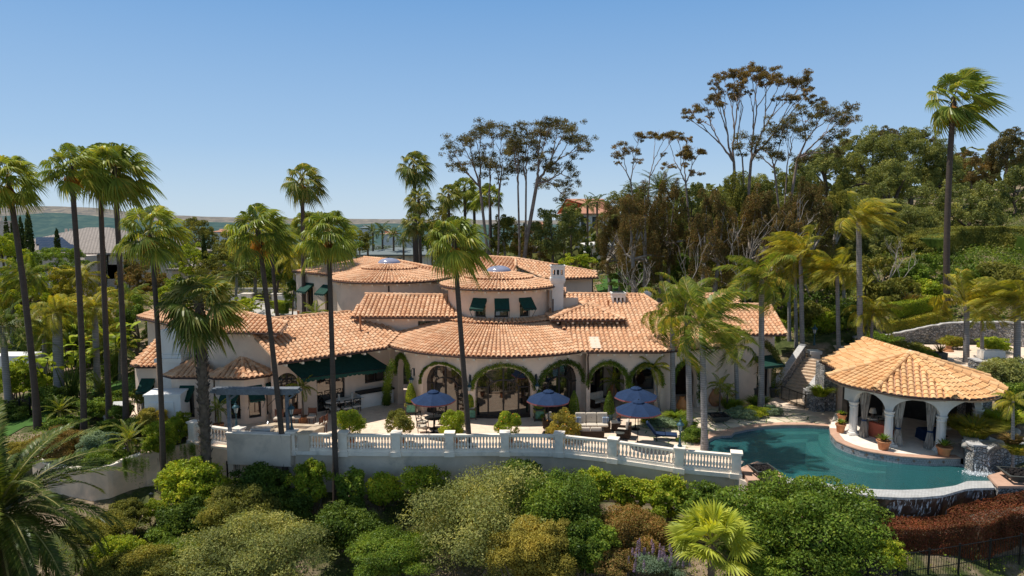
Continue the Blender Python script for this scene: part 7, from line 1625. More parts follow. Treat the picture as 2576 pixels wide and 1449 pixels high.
for px, py, w_, lb in ((760, 975, 44, 'potted palm with pale fronds at the left end of the awning'), (548, 1030, 40, 'potted palm in front of the bay windows'), (1545, 960, 42, 'dark potted palm deep inside the right arch'), (1812, 970, 40, 'potted palm in the large brown jar'), (1830, 985, 30, 'small potted palm in the low wide pot')):
    y = {760: 42.4, 548: 40.8, 1545: 46.3, 1812: 45.2, 1830: 46}[px]; c = Y(px, py, y); palm(lb, (c[0], c[1], 0.35), c, .06, .05, 'm', w_*y/FOC, name='potted_palm', bark='bark', group='potted palms', cr=KC)
    if px in (760, 548):
        jt = thing('flower_pot', 'terracotta pot under the palm '+('by the awning' if px == 760 else 'before the bay windows'), 'pot', (c[0], c[1], 0)); m = M(); m.lathe([(.22, 0), (.32, .45), (.34, .5), (.28, .5)], (c[0], c[1], 0), 18); m.build('body', MT['terracotta'], jt)
# date palms: foreground giant and the group on the hill
dm = feather_mesh(4.6, 74, 21, wind=.10, pairs=84, leaf=.62, e_hi=80, e_lo=-42, droop=1.5, w=.038, stiff=.6, vee=.25)
KC['big'] = (mesh_of(dm, [LV['feather_dark'], MT['petiole']], 'fronds'), None, 4.6)
B = Y(20, 1440, 27.0); palm('huge date palm with long arching fronds filling the lower left corner', (B[0], B[1], B[2]-2.0), Y(-5, 1300, 27.0), .38, .36, 'big', 5.0, name='date_palm', bark='bark', group='foreground palms', cr=KC, rz=.3)
for i, (tx, ty, r_, y, lb) in enumerate(((1612, 500, 66, 100, 'date palm at the left of the hilltop group'), (1660, 480, 72, 96, 'date palm in the middle of the hilltop group'), (1700, 500, 60, 104, 'date palm at the right of the hilltop group'), (1570, 520, 46, 110, 'small date palm beside the pink tiled house'))):
    B = Y(tx, 640, y); palm(lb, (B[0], B[1], tz(B[0], B[1])), Y(tx, ty, y), .3, .3, 'd', r_*y/FOC, name='date_palm', bark='bark', group='date palms on the hill', cr=KC, rz=i)
for i, (tx, ty, r_, y) in enumerate(((1478, 515, 34, 120), (1502, 508, 32, 124), (1420, 520, 28, 118), (938, 585, 30, 130), (962, 580, 32, 135), (990, 590, 30, 128), (1015, 605, 34, 122), (925, 610, 26, 120))):
    B = Y(tx, 660, y); palm(['windswept palm at the left corner of the pink tiled house', 'windswept palm against the wall of the pink tiled house', 'small dark palm left of the pink tiled house', 'far palm at the left of the row behind the villa', 'second far palm in the row behind the villa', 'third far palm in the row behind the villa', 'far palm nearest the grey bungalow', 'short far palm by the rear roof chimney'][i], (B[0], B[1], tz(B[0], B[1])), Y(tx, ty, y), .2, .18, 'f', r_*y/FOC, name='far_palm', bark='bark', group='far feather palms', cr=KC, rz=i)
# ---- shrubs
def shrub(label, px, py, rx, ry, y, mat, leaf=.11, cov=3.0, name='shrub', cat='shrub', sub=.34, nb=None, deep=.9, group=None, lw=.5, shell=.35, trunk=False, bot=-.5, spike=0.):
    c = Y(px, py, y); R1_, R2_ = rx*y/FOC, ry*y/FOC; g = tz(c[0], c[1]); t = thing(name, label, cat, (c[0], c[1], min(g, c[2]-R2_*.4)), group)
    nb = nb or int(22+16*R1_); sub = sub*.8; bl_ = lumpy(c, (R1_*1.08, R1_*deep*1.08, R2_*1.05), nb, sub, -.55, .17); A = 4*pi*R1_*R2_*.75+2*pi*R1_*R1_*.4
    leaf *= 1.32 if y < 37 else 1.15; n = int(min(30000, max(500, A*cov/(leaf*leaf*lw*.5)))); m = M(); blob_leaves(m, bl_, n, leaf, leaf*lw, .0, shell, bot)
    inner = [(c[0], c[1], c[2], R1_*.72, R1_*deep*.72, R2_*.72)]; blob_leaves(m, inner, n//6, leaf*1.4, leaf*.9, 0, .2, -1)
    if spike:
        k_ = n//5; b_ = np.array(bl_)[rng.integers(0, len(bl_), k_)]; d = pts_in_dirs(k_); d[:, 2] = np.abs(d[:, 2])+.4; d /= np.linalg.norm(d, axis=1)[:, None]; leaves(m, b_[:, :3]+d*b_[:, 3:]*(1+spike*rng.random((k_, 1))), d, leaf, leaf*lw)
    m.build('foliage', LV[mat], t)
    m = M(); lo = np.array([c[0], c[1], min(g-.2, c[2]-R2_)])
    for i in range(6 if not trunk else 4):
        b_ = bl_[i*2]; e_ = np.array(b_[:3]); k_ = rnd.uniform(.15, .4)*R1_; s_ = lo+np.array([rnd.uniform(-k_, k_), rnd.uniform(-k_, k_), 0])*(.2 if trunk else 1); mm = (s_+e_)/2+np.array([rnd.uniform(-.2, .2), rnd.uniform(-.2, .2), .1]); m.tube([s_, mm, e_], [.05*R1_**.5, .035*R1_**.5, .015], 5)
    m.build('branch' if not trunk else 'trunk', MT['bark'], t); return t
FG = [
 ('large rounded glossy green shrub in front of the pool edge', 2020, 1334, 190, 112, 30.6, 'green', .12, 3.6),
 ('wide olive green bush filling the middle foreground', 1235, 1325, 190, 128, 32.6, 'sage', .10, 3.4), ('darker green bush right of the wide olive bush', 1400, 1320, 120, 118, 32.0, 'green', .10, 3.2),
 ('pale sage bush with upright tips at the bottom left', 640, 1395, 165, 82, 30.0, 'sage', .09, 3.4), ('grey olive twiggy bush above the pale sage bush', 600, 1295, 88, 62, 33.2, 'olive', .09, 2.2),
 ('bright yellow green laurel bush beside the shaggy trunk', 478, 1225, 78, 62, 35.6, 'bright', .13, 2.8), ('dark shaded shrub below the bright laurel', 480, 1320, 80, 60, 33.8, 'deep', .11, 2.4),
 ('dark green laurel under the plain grill wall', 650, 1235, 72, 56, 36.0, 'deep', .13, 2.6), ('lit yellow green laurel below the first balustrade bay', 780, 1225, 48, 58, 35.8, 'bright', .13, 2.4), ('shaded laurel behind the palm below the first balustrade bay', 725, 1290, 60, 50, 35.0, 'deep', .12, 2.2),
 ('laurel right of the palm in front of the awning', 885, 1240, 44, 50, 35.9, 'green', .13, 2.2), ('sparse laurel with yellow leaves under the second balustrade bay', 960, 1238, 50, 44, 35.9, 'bright', .12, 1.8), ('thin laurel with bare stems under the third bay', 1070, 1215, 62, 36, 36.0, 'bright', .12, 1.3),
 ('shadowed shrub on the slope below the thin laurels', 880, 1335, 90, 60, 33.4, 'deep', .11, 2.4), ('low green conifer like shrub left of the wide olive bush', 980, 1400, 110, 48, 31.2, 'green', .08, 3.2),
 ('dark laurel rising over the top of the olive bush', 1315, 1205, 62, 38, 34.6, 'deep', .13, 2.2), ('bright laurel right of the dark one below the curving balustrade', 1500, 1230, 60, 42, 34.4, 'bright', .12, 2.4), ('second bright laurel below the curving balustrade', 1590, 1250, 52, 44, 33.9, 'bright', .12, 2.2), ('third bright laurel, near the end of the balustrade', 1680, 1262, 62, 52, 33.3, 'bright', .12, 2.4), ('laurel at the end pier, beside the big rounded shrub', 1772, 1272, 62, 52, 32.6, 'green', .12, 2.6),
 ('golden yellow bush at the bottom edge of the picture', 1345, 1400, 100, 88, 29.2, 'yellow', .08, 3.4), ('dark green leafy shrub right of the golden bush', 1490, 1390, 70, 72, 29.6, 'green', .10, 2.8), ('rusty brown twiggy shrub behind the lavender spikes', 1590, 1345, 90, 58, 31.0, 'rust', .08, 2.2), ('small rust coloured shrub at the bottom right of the golden bush', 1545, 1425, 48, 40, 28.8, 'rust', .08, 2.0),
 ('low dark shrub at the foot of the big rounded shrub', 1930, 1430, 70, 40, 29.0, 'green', .10, 2.4), ('shaded shrub between the lime palm and the rounded shrub', 1880, 1390, 60, 60, 29.8, 'deep', .11, 2.2), ('small leafy sapling before the red hedge', 2235, 1400, 44, 36, 28.9, 'bright', .09, 1.6), ('leafy green shrub below the big rounded shrub', 2100, 1430, 60, 30, 28.8, 'green', .11, 2.2),
 ('rounded low shrub beside the stepping stones', 318, 1298, 52, 32, 34.6, 'olive', .07, 3.0), ('bright grass like clump at the end of the stepping stones', 386, 1282, 32, 22, 35.4, 'bright', .07, 2.6), ('pale yellow green ground shrub at the lower left', 300, 1392, 66, 34, 31.5, 'bright', .08, 2.6), ('mixed green shrub below the pale yellow one', 345, 1440, 110, 34, 29.6, 'olive', .08, 2.6), ('dark rosemary like shrub between the two lower left palms', 440, 1400, 80, 40, 31.6, 'green', .07, 2.8), ('small shrub on the bare bank left of the shaggy palm', 425, 1345, 46, 24, 33.0, 'green', .08, 2.2), ('dusty shrub in the shade of the date palm', 250, 1340, 70, 36, 33.0, 'olive', .07, 2.2),
 ('rusty orange domed bush above the curving garden wall', 142, 1128, 62, 40, 39.0, 'rust', .06, 3.2), ('pale green bush at the base of the second palm', 252, 1122, 44, 30, 39.2, 'teal', .07, 2.8), ('green bush spilling over the garden wall', 268, 1160, 50, 32, 38.2, 'green', .07, 2.8), ('dark shrub between the second and fourth palms', 268, 1090, 40, 28, 41, 'green', .09, 2.4),
 ('yellow green shrub beside the iron handrail', 405, 1108, 42, 44, 38.4, 'bright', .09, 2.6), ('yellow leaved shrub above the handrail', 388, 1056, 36, 26, 40.5, 'yellow', .08, 2.6), ('green shrub by the short balustrade', 455, 1078, 34, 34, 39.8, 'bright', .09, 2.2), ('leafy shrub against the left bay', 425, 1035, 26, 24, 42.3, 'green', .09, 2.2), ('small potted shrub by the garden cupboard', 352, 1000, 16, 22, 44.2, 'olive', .08, 2.2),
 ('low shrub at the foot of the fourth palm', 330, 1078, 44, 24, 41.3, 'deep', .09, 2.2), ('shrub by the white garden lounger', 308, 1040, 30, 20, 43.5, 'green', .08, 2.2), ('mixed shrub at the base of the first palm', 60, 1135, 40, 24, 40.5, 'yellow', .07, 2.2),
 ('planting at the edge of the upper terrace behind the pavilion ridge', 2270, 890, 60, 24, 50.5, 'olive', .12, 2.6), ('leafy shrub beside the tall black planter', 2325, 905, 30, 22, 48.5, 'green', .12, 2.4), ('shrub in front of the long stone wall', 2500, 868, 40, 16, 52, 'bright', .12, 2.4), ('small shrubs against the long stone wall', 2400, 862, 30, 14, 53, 'feather_gold', .12, 2.2), ('green shrub under the long wall at its left end', 2215, 862, 50, 20, 53.5, 'green', .12, 2.4), ('green shrub under the cordylines', 2290, 700, 44, 30, 63, 'green', .2, 2.6), ('yellow green shrub left of the tall palm base', 2340, 735, 40, 26, 60, 'bright', .2, 2.6), ('dense green shrub right of the tall palm trunk', 2440, 715, 56, 36, 63, 'green', .2, 2.6), ('grey green shrub below the hillside hedge', 2400, 655, 50, 26, 70, 'sage', .2, 2.4), ('olive shrub at the right above the stone wall', 2510, 700, 50, 34, 62, 'olive', .2, 2.4), ('shrub between the slim palms and the cordylines', 2225, 745, 44, 34, 60, 'olive', .2, 2.4), ('dark shrub beside the upper steps', 2140, 800, 44, 36, 57, 'deep', .18, 2.4), ('bright shrub behind the parapet lamp', 2075, 820, 34, 30, 57, 'bright', .18, 2.4), ('feathery shrub at the foot of the slim palms', 2030, 800, 44, 36, 58, 'olive', .18, 2.4), ('leafy shrub beside the leaning stump cycad', 120, 1000, 44, 26, 48, 'deep', .14, 2.4), ('fern like shrub between the first and second palms', 170, 1075, 44, 24, 43, 'green', .12, 2.4), ('dark shrub at the foot of the thick grey trunk', 150, 1020, 40, 20, 47, 'deep', .12, 2.4), ('bushy shrub behind the third palm', 235, 1030, 40, 24, 45, 'green', .12, 2.4), ('low shrub beside the sun lounger path', 300, 1000, 30, 18, 48, 'green', .12, 2.4), ('grey twiggy bush beside the pavilion back wall', 2520, 945, 60, 40, 41, 'sage', .12, 2.0), ('green shrub behind the pavilion roof at the right', 2550, 1010, 44, 44, 39, 'green', .12, 2.4),
 ('hedge like shrub behind the garden fence at the left edge', 45, 960, 60, 38, 50, 'bright', .13, 2.6), ('lower shrub along the left fence', 20, 1045, 50, 30, 46.4, 'deep', .1, 2.2)]
for (lb, px, py, rx, ry, y, mat, lf, cv) in FG: shrub(lb, px, py, rx, ry, y, mat, lf, cv, group=None, spike=.03 if 'rounded glossy' in lb else .3)
# trailing plants over the garden wall
for px, py, w_, h_, y, lb in ((344, 1178, 32, 40, 37.3, 'trailing rosemary hanging over the cream garden wall'), (458, 1145, 38, 40, 38.2, 'trailing rosemary hanging beside the terrace corner')):
    c = Y(px, py, y); s = y/FOC; t = thing('trailing_plant', lb, 'plant', c); m = M()
    for i in range(34):
        x0 = c[0]+rnd.uniform(-w_, w_)*s; z0 = c[2]+h_*s*.9; L = h_*s*rnd.uniform(.5, 1.9); blob_leaves(m, [(x0+rnd.uniform(-.1, .1), y-.15, z0-L*.5, .09, .09, L*.5)], 150, .06, .025, .8, .6, -1)
    m.build('foliage', LV['green'], t)
# grasses, echium, agave, spiky plants
def tuft(label, px, py, w_, h_, y, mat, n=500, name='grass_clump', cat='plant', group=None, wd=.03, p=None):
    c = Y(px, py, y) if p is None else p; s = y/FOC; W, H = w_*s, h_*s; t = thing(name, label, cat, c, group); m = M(); V = []
    for i in range(n):
        a = rnd.uniform(0, 2*pi); r_ = W*.35*math.sqrt(rnd.random()); o_ = c+np.array([r_*cos(a), r_*sin(a)*.7, -.05]); a2 = a+rnd.uniform(-.6, .6); L = H*rnd.uniform(.7, 1.25); ln = rnd.uniform(.25, .9); d = np.array([cos(a2)*ln, sin(a2)*ln, 1.]); d /= np.linalg.norm(d); b_ = np.array([-sin(a2), cos(a2), 0])*wd
        md = o_+d*L*.55; tp_ = md+(d+np.array([cos(a2)*.8, sin(a2)*.8, -.5]))*L*.36; V += [o_-b_*.5, o_+b_*.5, md+b_, tp_, md-b_]
    k_ = np.arange(n)[:, None]*5; m.add(V, np.concatenate([k_+np.array([[0, 1, 2, 4]])])); m.f.append(np.concatenate([k_+np.array([[4, 2, 3]])])); m.m.append(np.zeros(n, np.int32)); m.build('blades', LV[mat], t); return t
tuft('large golden green grass mound beside the pavilion and waterfall', 2450, 1098, 80, 62, 36.2, 'feather_gold', 1500); tuft('second grass mound farther right by the small golden palm', 2520, 1075, 60, 60, 37.5, 'bright', 900); tuft('orange leaved bromeliad like plant above the stone wall', 2545, 1118, 34, 34, 34.6, 'rust', 240, wd=.05); tuft('yellow green clump under the right hand stone wall palm', 2560, 1140, 50, 30, 34, 'feather_gold', 500)
for px, py, lb in ((1632, 1052, 'strappy green plants at the foot of the young golden palm'), (1700, 1048, 'leafy green clump under the first grey palm'), (1840, 1018, 'bright strap leaved clump by the flagstones'), (1905, 1012, 'dark spiky clump beside the shaded grey palm'), (2064, 985, 'tall green plants beside the stone stairs'), (1958, 975, 'yellow flowered clump by the house gable')):
    tuft(lb, px, py+10, 44, 34, {2064: 45.2}.get(px, 0) or G(px, py+10, 0)[1], 'green' if px % 4 else 'bright', 420)
for px, py, w_, h_, mt, lb in ((1745, 1098, 44, 22, 'green', 'round green shrub with yellow flowers by the pool coping'), (1870, 1042, 46, 14, 'teal', 'blue grey succulents edging the flagstones'), (1900, 1038, 40, 16, 'bright', 'golden green shrub in the flagstone bed'), (1940, 1036, 30, 14, 'teal', 'grey green shrub at the right end of the flagstone bed'), (1668, 1065, 60, 10, 'teal', 'low grey ground plants before the young palm'), (1370, 1050, 20, 12, 'green', 'low green shrub at the foot of the arch pillar'), (1725, 1066, 40, 16, 'green', 'leafy shrub between the grey palms')):
    y = G(px, py+h_*.6, 0)[1]; shrub(lb, px, py, w_*.8, h_, y, mt, .07, 2.4)
for px, y, w_, h_ in ((1444, 40.9, 15, 33), (1532, 41.2, 15, 34)):
    c = G(px, 1054 if px < 1500 else 1056, 0); t = thing('columnar_shrub', 'upright clipped shrub in a blue grey pot '+('left' if px < 1500 else 'right')+' of the cream sofa', 'shrub', c, 'upright potted shrubs'); m = M(); clipped(m, [(.1, 0), (.36, .15), (.33, .6), (.22, 1.1), (.04, 1.55)], c+[0, 0, .35], 2600, .075, .045); m.build('foliage', LV['green'], t); m = M(); m.lathe([(.2, 0), (.27, .4), (.22, .4)], c, 14); m.build('pot', MT['lamp_metal'], t)
ec = thing('echium', 'grey green bush with purple flower spikes beside the lime palm', 'flowering plant', Y(1650, 1440, 28.8)); c = Y(1655, 1425, 28.8); m = M(); blob_leaves(m, lumpy(c, (1.35, .8, .5), 16, .35), 6000, .11, .025, 0, .6, -.3); m.build('foliage', LV['teal'], ec); 
for i in range(38):
    m = M(); x, y = c[0]+rnd.uniform(-1.35, 1.5), c[1]+rnd.uniform(-.7, .6); z = c[2]+rnd.uniform(.1, .75); h = rnd.uniform(.3, .5); clipped(m, [(.045, 0), (.055, h*.4), (.02, h)], (x, y, z), 130, .045, .03); m.build('flower_spike', LV['purple'], ec)
for px, py, w_, lb, mt in ((845, 1385, 26, 'spiky agave rosette on the bare bank', 'bright'), (490, 1365, 24, 'pale spiky agave left of the sage bush', 'bright'), (1065, 1395, 24, 'aloe clump beside the wide olive bush', 'sage'), (230, 1345, 20, 'small spiky plant on the bare slope', 'sage'), (265, 1350, 18, 'pale spiky rosette on the bare slope', 'sage')):
    q = Gt(px, py); tuft(lb, 0, 0, w_*.6, w_*1.1, q[1], mt, 90, 'agave', 'plant', wd=.05, p=q+[0, 0, .1])
for (p, s_, mt, par) in SPIKE:
    m = M()
    for i in range(90):
        a = rnd.uniform(0, 2*pi); e = rnd.uniform(.1, 1.3); d = np.array([cos(a)*cos(e), sin(a)*cos(e), sin(e)]); b_ = np.array([-sin(a), cos(a), 0])*.03; m.add([p-b_, p+b_, p+d*s_], [(0, 1, 2)])
    m.build('spiky_leaves', LV[mt], par)
for px, py, y, s_, lb in ((2178, 720, 60, 1.6, 'spiky cordyline on the slope behind the stairs'), (2255, 660, 70, 2.0, 'bronze cordyline in the hillside garden'), (2310, 770, 58, 1.5, 'rust coloured cordyline by the terrace garden'), (2282, 765, 58.5, 1.6, 'second rust coloured cordyline in the terrace garden'), (2350, 640, 74, 1.8, 'cordyline beside the tall palm trunk')):
    p = Y(px, py, y); g = tz(p[0], p[1]); t = thing('cordyline', lb, 'plant', (p[0], p[1], min(g, p[2])), 'cordylines'); m = M(); m.tube([(p[0], p[1], g-.2), p], .07, 6); m.build('stem', MT['bark'], t); m = M()
    for i in range(80): a = rnd.uniform(0, 2*pi); e = rnd.uniform(-.5, 1.4); d = np.array([cos(a)*cos(e), sin(a)*cos(e), sin(e)]); b_ = np.array([-sin(a), cos(a), 0])*.05; m.add([p-b_, p+b_, p+d*s_*.6+b_*.7, p+d*s_*rnd.uniform(.8, 1)-[0, 0, .15*s_], p+d*s_*.6-b_*.7], [(0, 1, 2, 4), (4, 2, 3)])
    m.build('leaves', LV['rust' if 'rust' in lb or 'bronze' in lb else 'olive'], t)
# broad banana like leaves
def broad(label, px, py, y, H, n, mat='bright'):
    p = Y(px, py, y); p[2] = tz(p[0], p[1]); t = thing('bird_of_paradise_plant', label, 'plant', p, 'giant broad leaved plants'); m = M(); st_ = M()
    for i in range(n):
        a = rnd.uniform(0, 2*pi); tl = rnd.uniform(.1, .5); d = np.array([cos(a)*tl, sin(a)*tl, 1.]); d /= np.linalg.norm(d); L = H*rnd.uniform(.5, 1.); q = p+d*L; st_.tube([p+[rnd.uniform(-.4, .4), rnd.uniform(-.4, .4), 0], q], [.05, .02], 5, cap=False); s_ = np.array([-sin(a), cos(a), 0]); W = .28; l = rnd.uniform(1.0, 1.6); prev = None
        for j in range(6):
            f = j/5; e = np.array([cos(a)*(tl+f*1.1), sin(a)*(tl+f*1.1), 1.-f*1.3]); e /= np.linalg.norm(e); q = q+e*l/5; w_ = W*sin(pi*min(.97, .12+f*.85))+.01; row = [q-s_*w_+[0, 0, .06], q, q+s_*w_+[0, 0, .06]]
            if prev is not None: m.add(prev+row, [(0, 1, 4, 3), (1, 2, 5, 4)])
            prev = row
    m.build('leaves', LV[mat], t); st_.build('stalks', LV['deep'], t)
for px, py, y, H, n, lb in ((180, 985, 50, 4.2, 26, 'giant broad leaved plant right of the thick grey trunk'), (120, 990, 51, 3.6, 18, 'giant broad leaved plant left of the thick grey trunk'), (285, 960, 54, 4.6, 22, 'tall broad leaved plant between the third and fourth palms'), (215, 940, 58, 5., 20, 'broad leaved plant with a yellow leaf behind the second palm'), (625, 790, 70, 2.4, 14, 'broad leaved plant beside the driveway'), (545, 1010, 44, 1.3, 8, 'small broad leaved plant by the left bay')): broad(lb, px, py, y, H, n)
# ---- hedges and vines
def hedge(label, pts, h, th, mat, leaf=.08, cov=3.2, name='hedge', z0s=None):
    t = thing(name, label, 'hedge', pts[0]); m = M(); P = np.array(pts, float); L = np.linalg.norm(np.diff(P, axis=0), axis=1); n = int(L.sum()*(2*h+th)*cov/(leaf*leaf*.25)); n = min(n, 34000); cum = np.concatenate([[0], np.cumsum(L)]); s = rng.random(n)*cum[-1]; i = np.minimum(np.searchsorted(cum, s)-1, len(L)-1).clip(0); f = ((s-cum[i])/L[i])[:, None]; q = P[i]*(1-f)+P[i+1]*f; d = (P[i+1]-P[i])/L[i][:, None]; sd = np.stack([d[:, 1], -d[:, 0], 0*d[:, 0]], 1); k_ = rng.random(n); u = rng.random(n)
    hh = np.where(k_ < .42, u*h, np.where(k_ < .84, u*h, h*(1-.07*rng.random(n)))); off = np.where(k_ < .42, th/2*(1-.12*rng.random(n)), np.where(k_ < .84, -th/2, (u-.5)*th)); wob = noise2(q[:, 0]+q[:, 1], hh, .6, 7)*.25*min(1, h); q = q+sd*(off+np.sign(off)*wob)[:, None]; q[:, 2] += hh+np.where(k_ > .84, wob*.6, 0); nr = np.where((k_ < .84)[:, None], sd*np.sign(off)[:, None]+[0, 0, .3], np.array([0, 0, 1.])); leaves(m, q, nr, leaf, leaf*.5); m.build('foliage', LV[mat], t)
    m = M(); e_ = (P[1]-P[0])/np.linalg.norm(P[1]-P[0])*th*.35; P_ = P.copy(); P_[0] += e_; P_[-1] -= e_; q_ = resample(P_, 12); ribbon(m, q_[:, :2], list(q_[:, 2]-.5), list(q_[:, 2]+h*.75), th*.6, th*.3); m.build('inner_twigs', LV['deep'] if mat != 'red' else MT['bark'], t); return t
hp = [Y(2175, 1400, 30.4), Y(2330, 1400, 30.3), Y(2440, 1390, 30.0)]; hedge('long clipped red brown hedge below the infinity edge', [p-[0, 0, .1] for p in hp], 1.75, 1.3, 'red', .09)
hp = [Y(2420, 1390, 30.2), Y(2500, 1360, 30.8), Y(2640, 1340, 31)]; hedge('taller dull red hedge at the right edge below the fire bowl', hp, 1.7, 1.8, 'red', .09)
hedge('long trimmed green hedge on the hillside', [Gt(2325, 646)+[0, 0, -.2], Gt(2370, 628), Gt(2440, 622), Gt(2530, 624), Gt(2620, 634)], 2.2, 4.0, 'olive', .16); hedge('bright box hedge behind the house gable', [Y(1940, 835, 55), Y(1976, 850, 54.5)], 1.3, 1.2, 'bright', .1); hedge('low box hedge beside the driveway', [Y(688, 775, 72), Y(728, 778, 71)], .8, 1.2, 'bright', .12)
hedge('flowering hedge along the top of the long stone wall', [p+np.array([.2, 1.0, -.2]) for p in bigp[1:5]], 1.3, 1.3, 'feather_gold', .14, 2.4); hedge('green hedge on the slope left of the tall palm', [Y(2230, 800, 57.5), Y(2350, 775, 57.5)], 1.1, 1.4, 'bright', .13, 2.4)
def vine(label, path, o, wid=.24, off=.1, mat='green', a0=0., a1=1., tail=0.):
    q = path.at(o['c'], off); t = thing('climbing_vine', label, 'vine', (q[0], q[1], o['za']), 'climbing vines on the arcade'); m = M(); C_ = []
    for i in range(60):
        f = a0+(a1-a0)*i/59; th_ = pi*(1-f); w_ = o['w']/2+.16; x = o['c']+w_*cos(th_); z = o['zs']+(o['za']-o['zs']+.18)*sin(th_); p = path.at(x, off); C_.append((p[0], p[1], z, wid*rnd.uniform(.5, 1.1), wid*.5, wid*rnd.uniform(.5, 1.1)))
    if tail:
        x = o['c']+(o['w']/2+.25); 
        for i in range(16): p = path.at(x+rnd.uniform(-.1, .15), off); C_.append((p[0], p[1], o['zs']-i/15*tail, wid*1.2, wid*.5, wid))
    blob_leaves(m, C_, 3400 if not tail else 4600, .085, .055, .3, .8, -1); m.build('foliage', LV[mat], t)
vine('thin ivy over the first glazed arch', arc, arches[1], .13); vine('thick ivy over the middle glazed arch', arc, arches[2], .25, mat='green'); vine('bushy ivy over the third glazed arch', arc, arches[3], .27); vine('ivy over the small doorway arch beside the dining area', arc, arches[0], .24)
vine('ivy over the open arch with the striped sofa, hanging down its right side', rl, r_ops[0], .26, tail=1.8); vine('ivy over the second open arch behind the umbrellas', rl, r_ops[1], .2); vine('dark ivy over the arch behind the grey palms', rl2, dict(c=lo(rl2, 1725), w=2.0, zs=1.9, za=3.15), .24, tail=1.5)
def climb(label, P, wid, n, mat='green'):
    t = thing('climbing_vine', label, 'vine', P[0], 'climbing vines on the walls'); m = M(); Q_ = resample(np.array(P), 24); blob_leaves(m, [(*q, wid*rnd.uniform(.6, 1.2), wid*.7, wid*rnd.uniform(.7, 1.3)) for q in Q_], n, .09, .06, .3, .7, -1); m.build('foliage', LV[mat], t)
climb('thick leafy vine climbing the wall left of the doorway arch', [G(972, 1018, 0), Y(975, 960, 45.2), Y(985, 915, 45.0)], .36, 5200); climb('vine climbing the gable corner by the side door', [Y(1925, 862, 48.6), Y(1952, 890, 48.5), Y(1966, 930, 48.5), Y(1958, 985, 48.5)], .3, 2600, 'olive')
# ---- trees
def crown_tree(label, px, py, rx, ry, y, mat, leaf=.28, cov=1.7, name='tree', bark='bark', group=None, sub=.3, trunks=1, nb=None, lw=.45, droop=0., deep=.8, cat='tree'):
    c = Y(px, py, y); s = y/FOC; R1_, R2_ = rx*s, ry*s; g = tz(c[0], c[1]); t = thing(name, label, cat, (c[0], c[1], g), group); nb = nb or int(40+7*R1_*R2_**.5); bl_ = lumpy(c, (R1_*1.06, R1_*deep, R2_*1.06), min(nb, 170), sub*.68, -.8, .2)
    n = int(min(26000, 4*pi*R1_*R2_*cov/(leaf*leaf*lw*.5))); m = M(); blob_leaves(m, bl_, n, leaf, leaf*lw, droop, .45, -.7); m.build('crown', LV[mat], t)
    m = M()
    for k_ in range(trunks):
        x0 = c[0]+(k_-(trunks-1)/2)*R1_*.5; b0_ = np.array([x0, c[1]-R1_*.15, g-.3]); f_ = np.array([x0+rnd.uniform(-.4, .4)*R1_*.3, c[1], c[2]-R2_*.35]); r_ = max(.1, .05*R1_+.04*R2_); m.tube([b0_, (b0_+f_)/2+[rnd.uniform(-.3, .3), 0, 0], f_], [r_, r_*.8, r_*.6], 7)
        for b_ in bl_[k_*7:k_*7+7]: e_ = np.array(b_[:3]); m.tube([f_, (f_+e_)/2+[0, 0, .06*R2_], e_], [r_*.5, r_*.3, r_*.1], 5)
    m.build('trunk', MT[bark], t, smooth=True); return t
def cypress(label, px, pyt, pyb, w_, y):
    a, b = Y(px, pyt, y), Y(px, pyb, y); H = a[2]-b[2]; r_ = w_*y/FOC/2; t = thing('cypress', label, 'tree', b, 'slim dark cypresses'); m = M(); n = int(min(4500, H*r_*260)); clipped(m, [(r_*.6, 0), (r_, H*.2), (r_*.95, H*.5), (r_*.6, H*.8), (.03, H)], b, n, .32, .16); clipped(m, [(r_*.5, 0), (r_*.8, H*.2), (r_*.75, H*.5), (r_*.4, H*.8), (.03, H*.95)], b, n//2, .4, .3); m.build('foliage', LV['cypress'], t); m = M(); m.tube([b-[0, 0, .5], b+[0, 0, H*.5]], .12, 6); m.build('trunk', MT['bark'], t)
for px, a, b, w_, y, lb in ((22, 545, 650, 15, 88, 'cypress nearest the left edge'), (38, 538, 650, 13, 92, 'second cypress from the left edge'), (57, 545, 640, 16, 84, 'cypress in the middle of the left group'), (77, 528, 645, 19, 80, 'tallest cypress, before the solar panels'), (146, 572, 640, 13, 82, 'small cypress in front of the brick house roof'), (266, 560, 720, 9, 90, 'thin cypress against the brick house wall'), (320, 632, 690, 14, 92, 'cypress between the brick house and its wing'), (515, 588, 662, 12, 84, 'lone cypress right of the brick house'), (1318, 560, 620, 14, 125, 'dark cypress behind the gum trunks')): cypress(lb, px, a, b, w_, y)
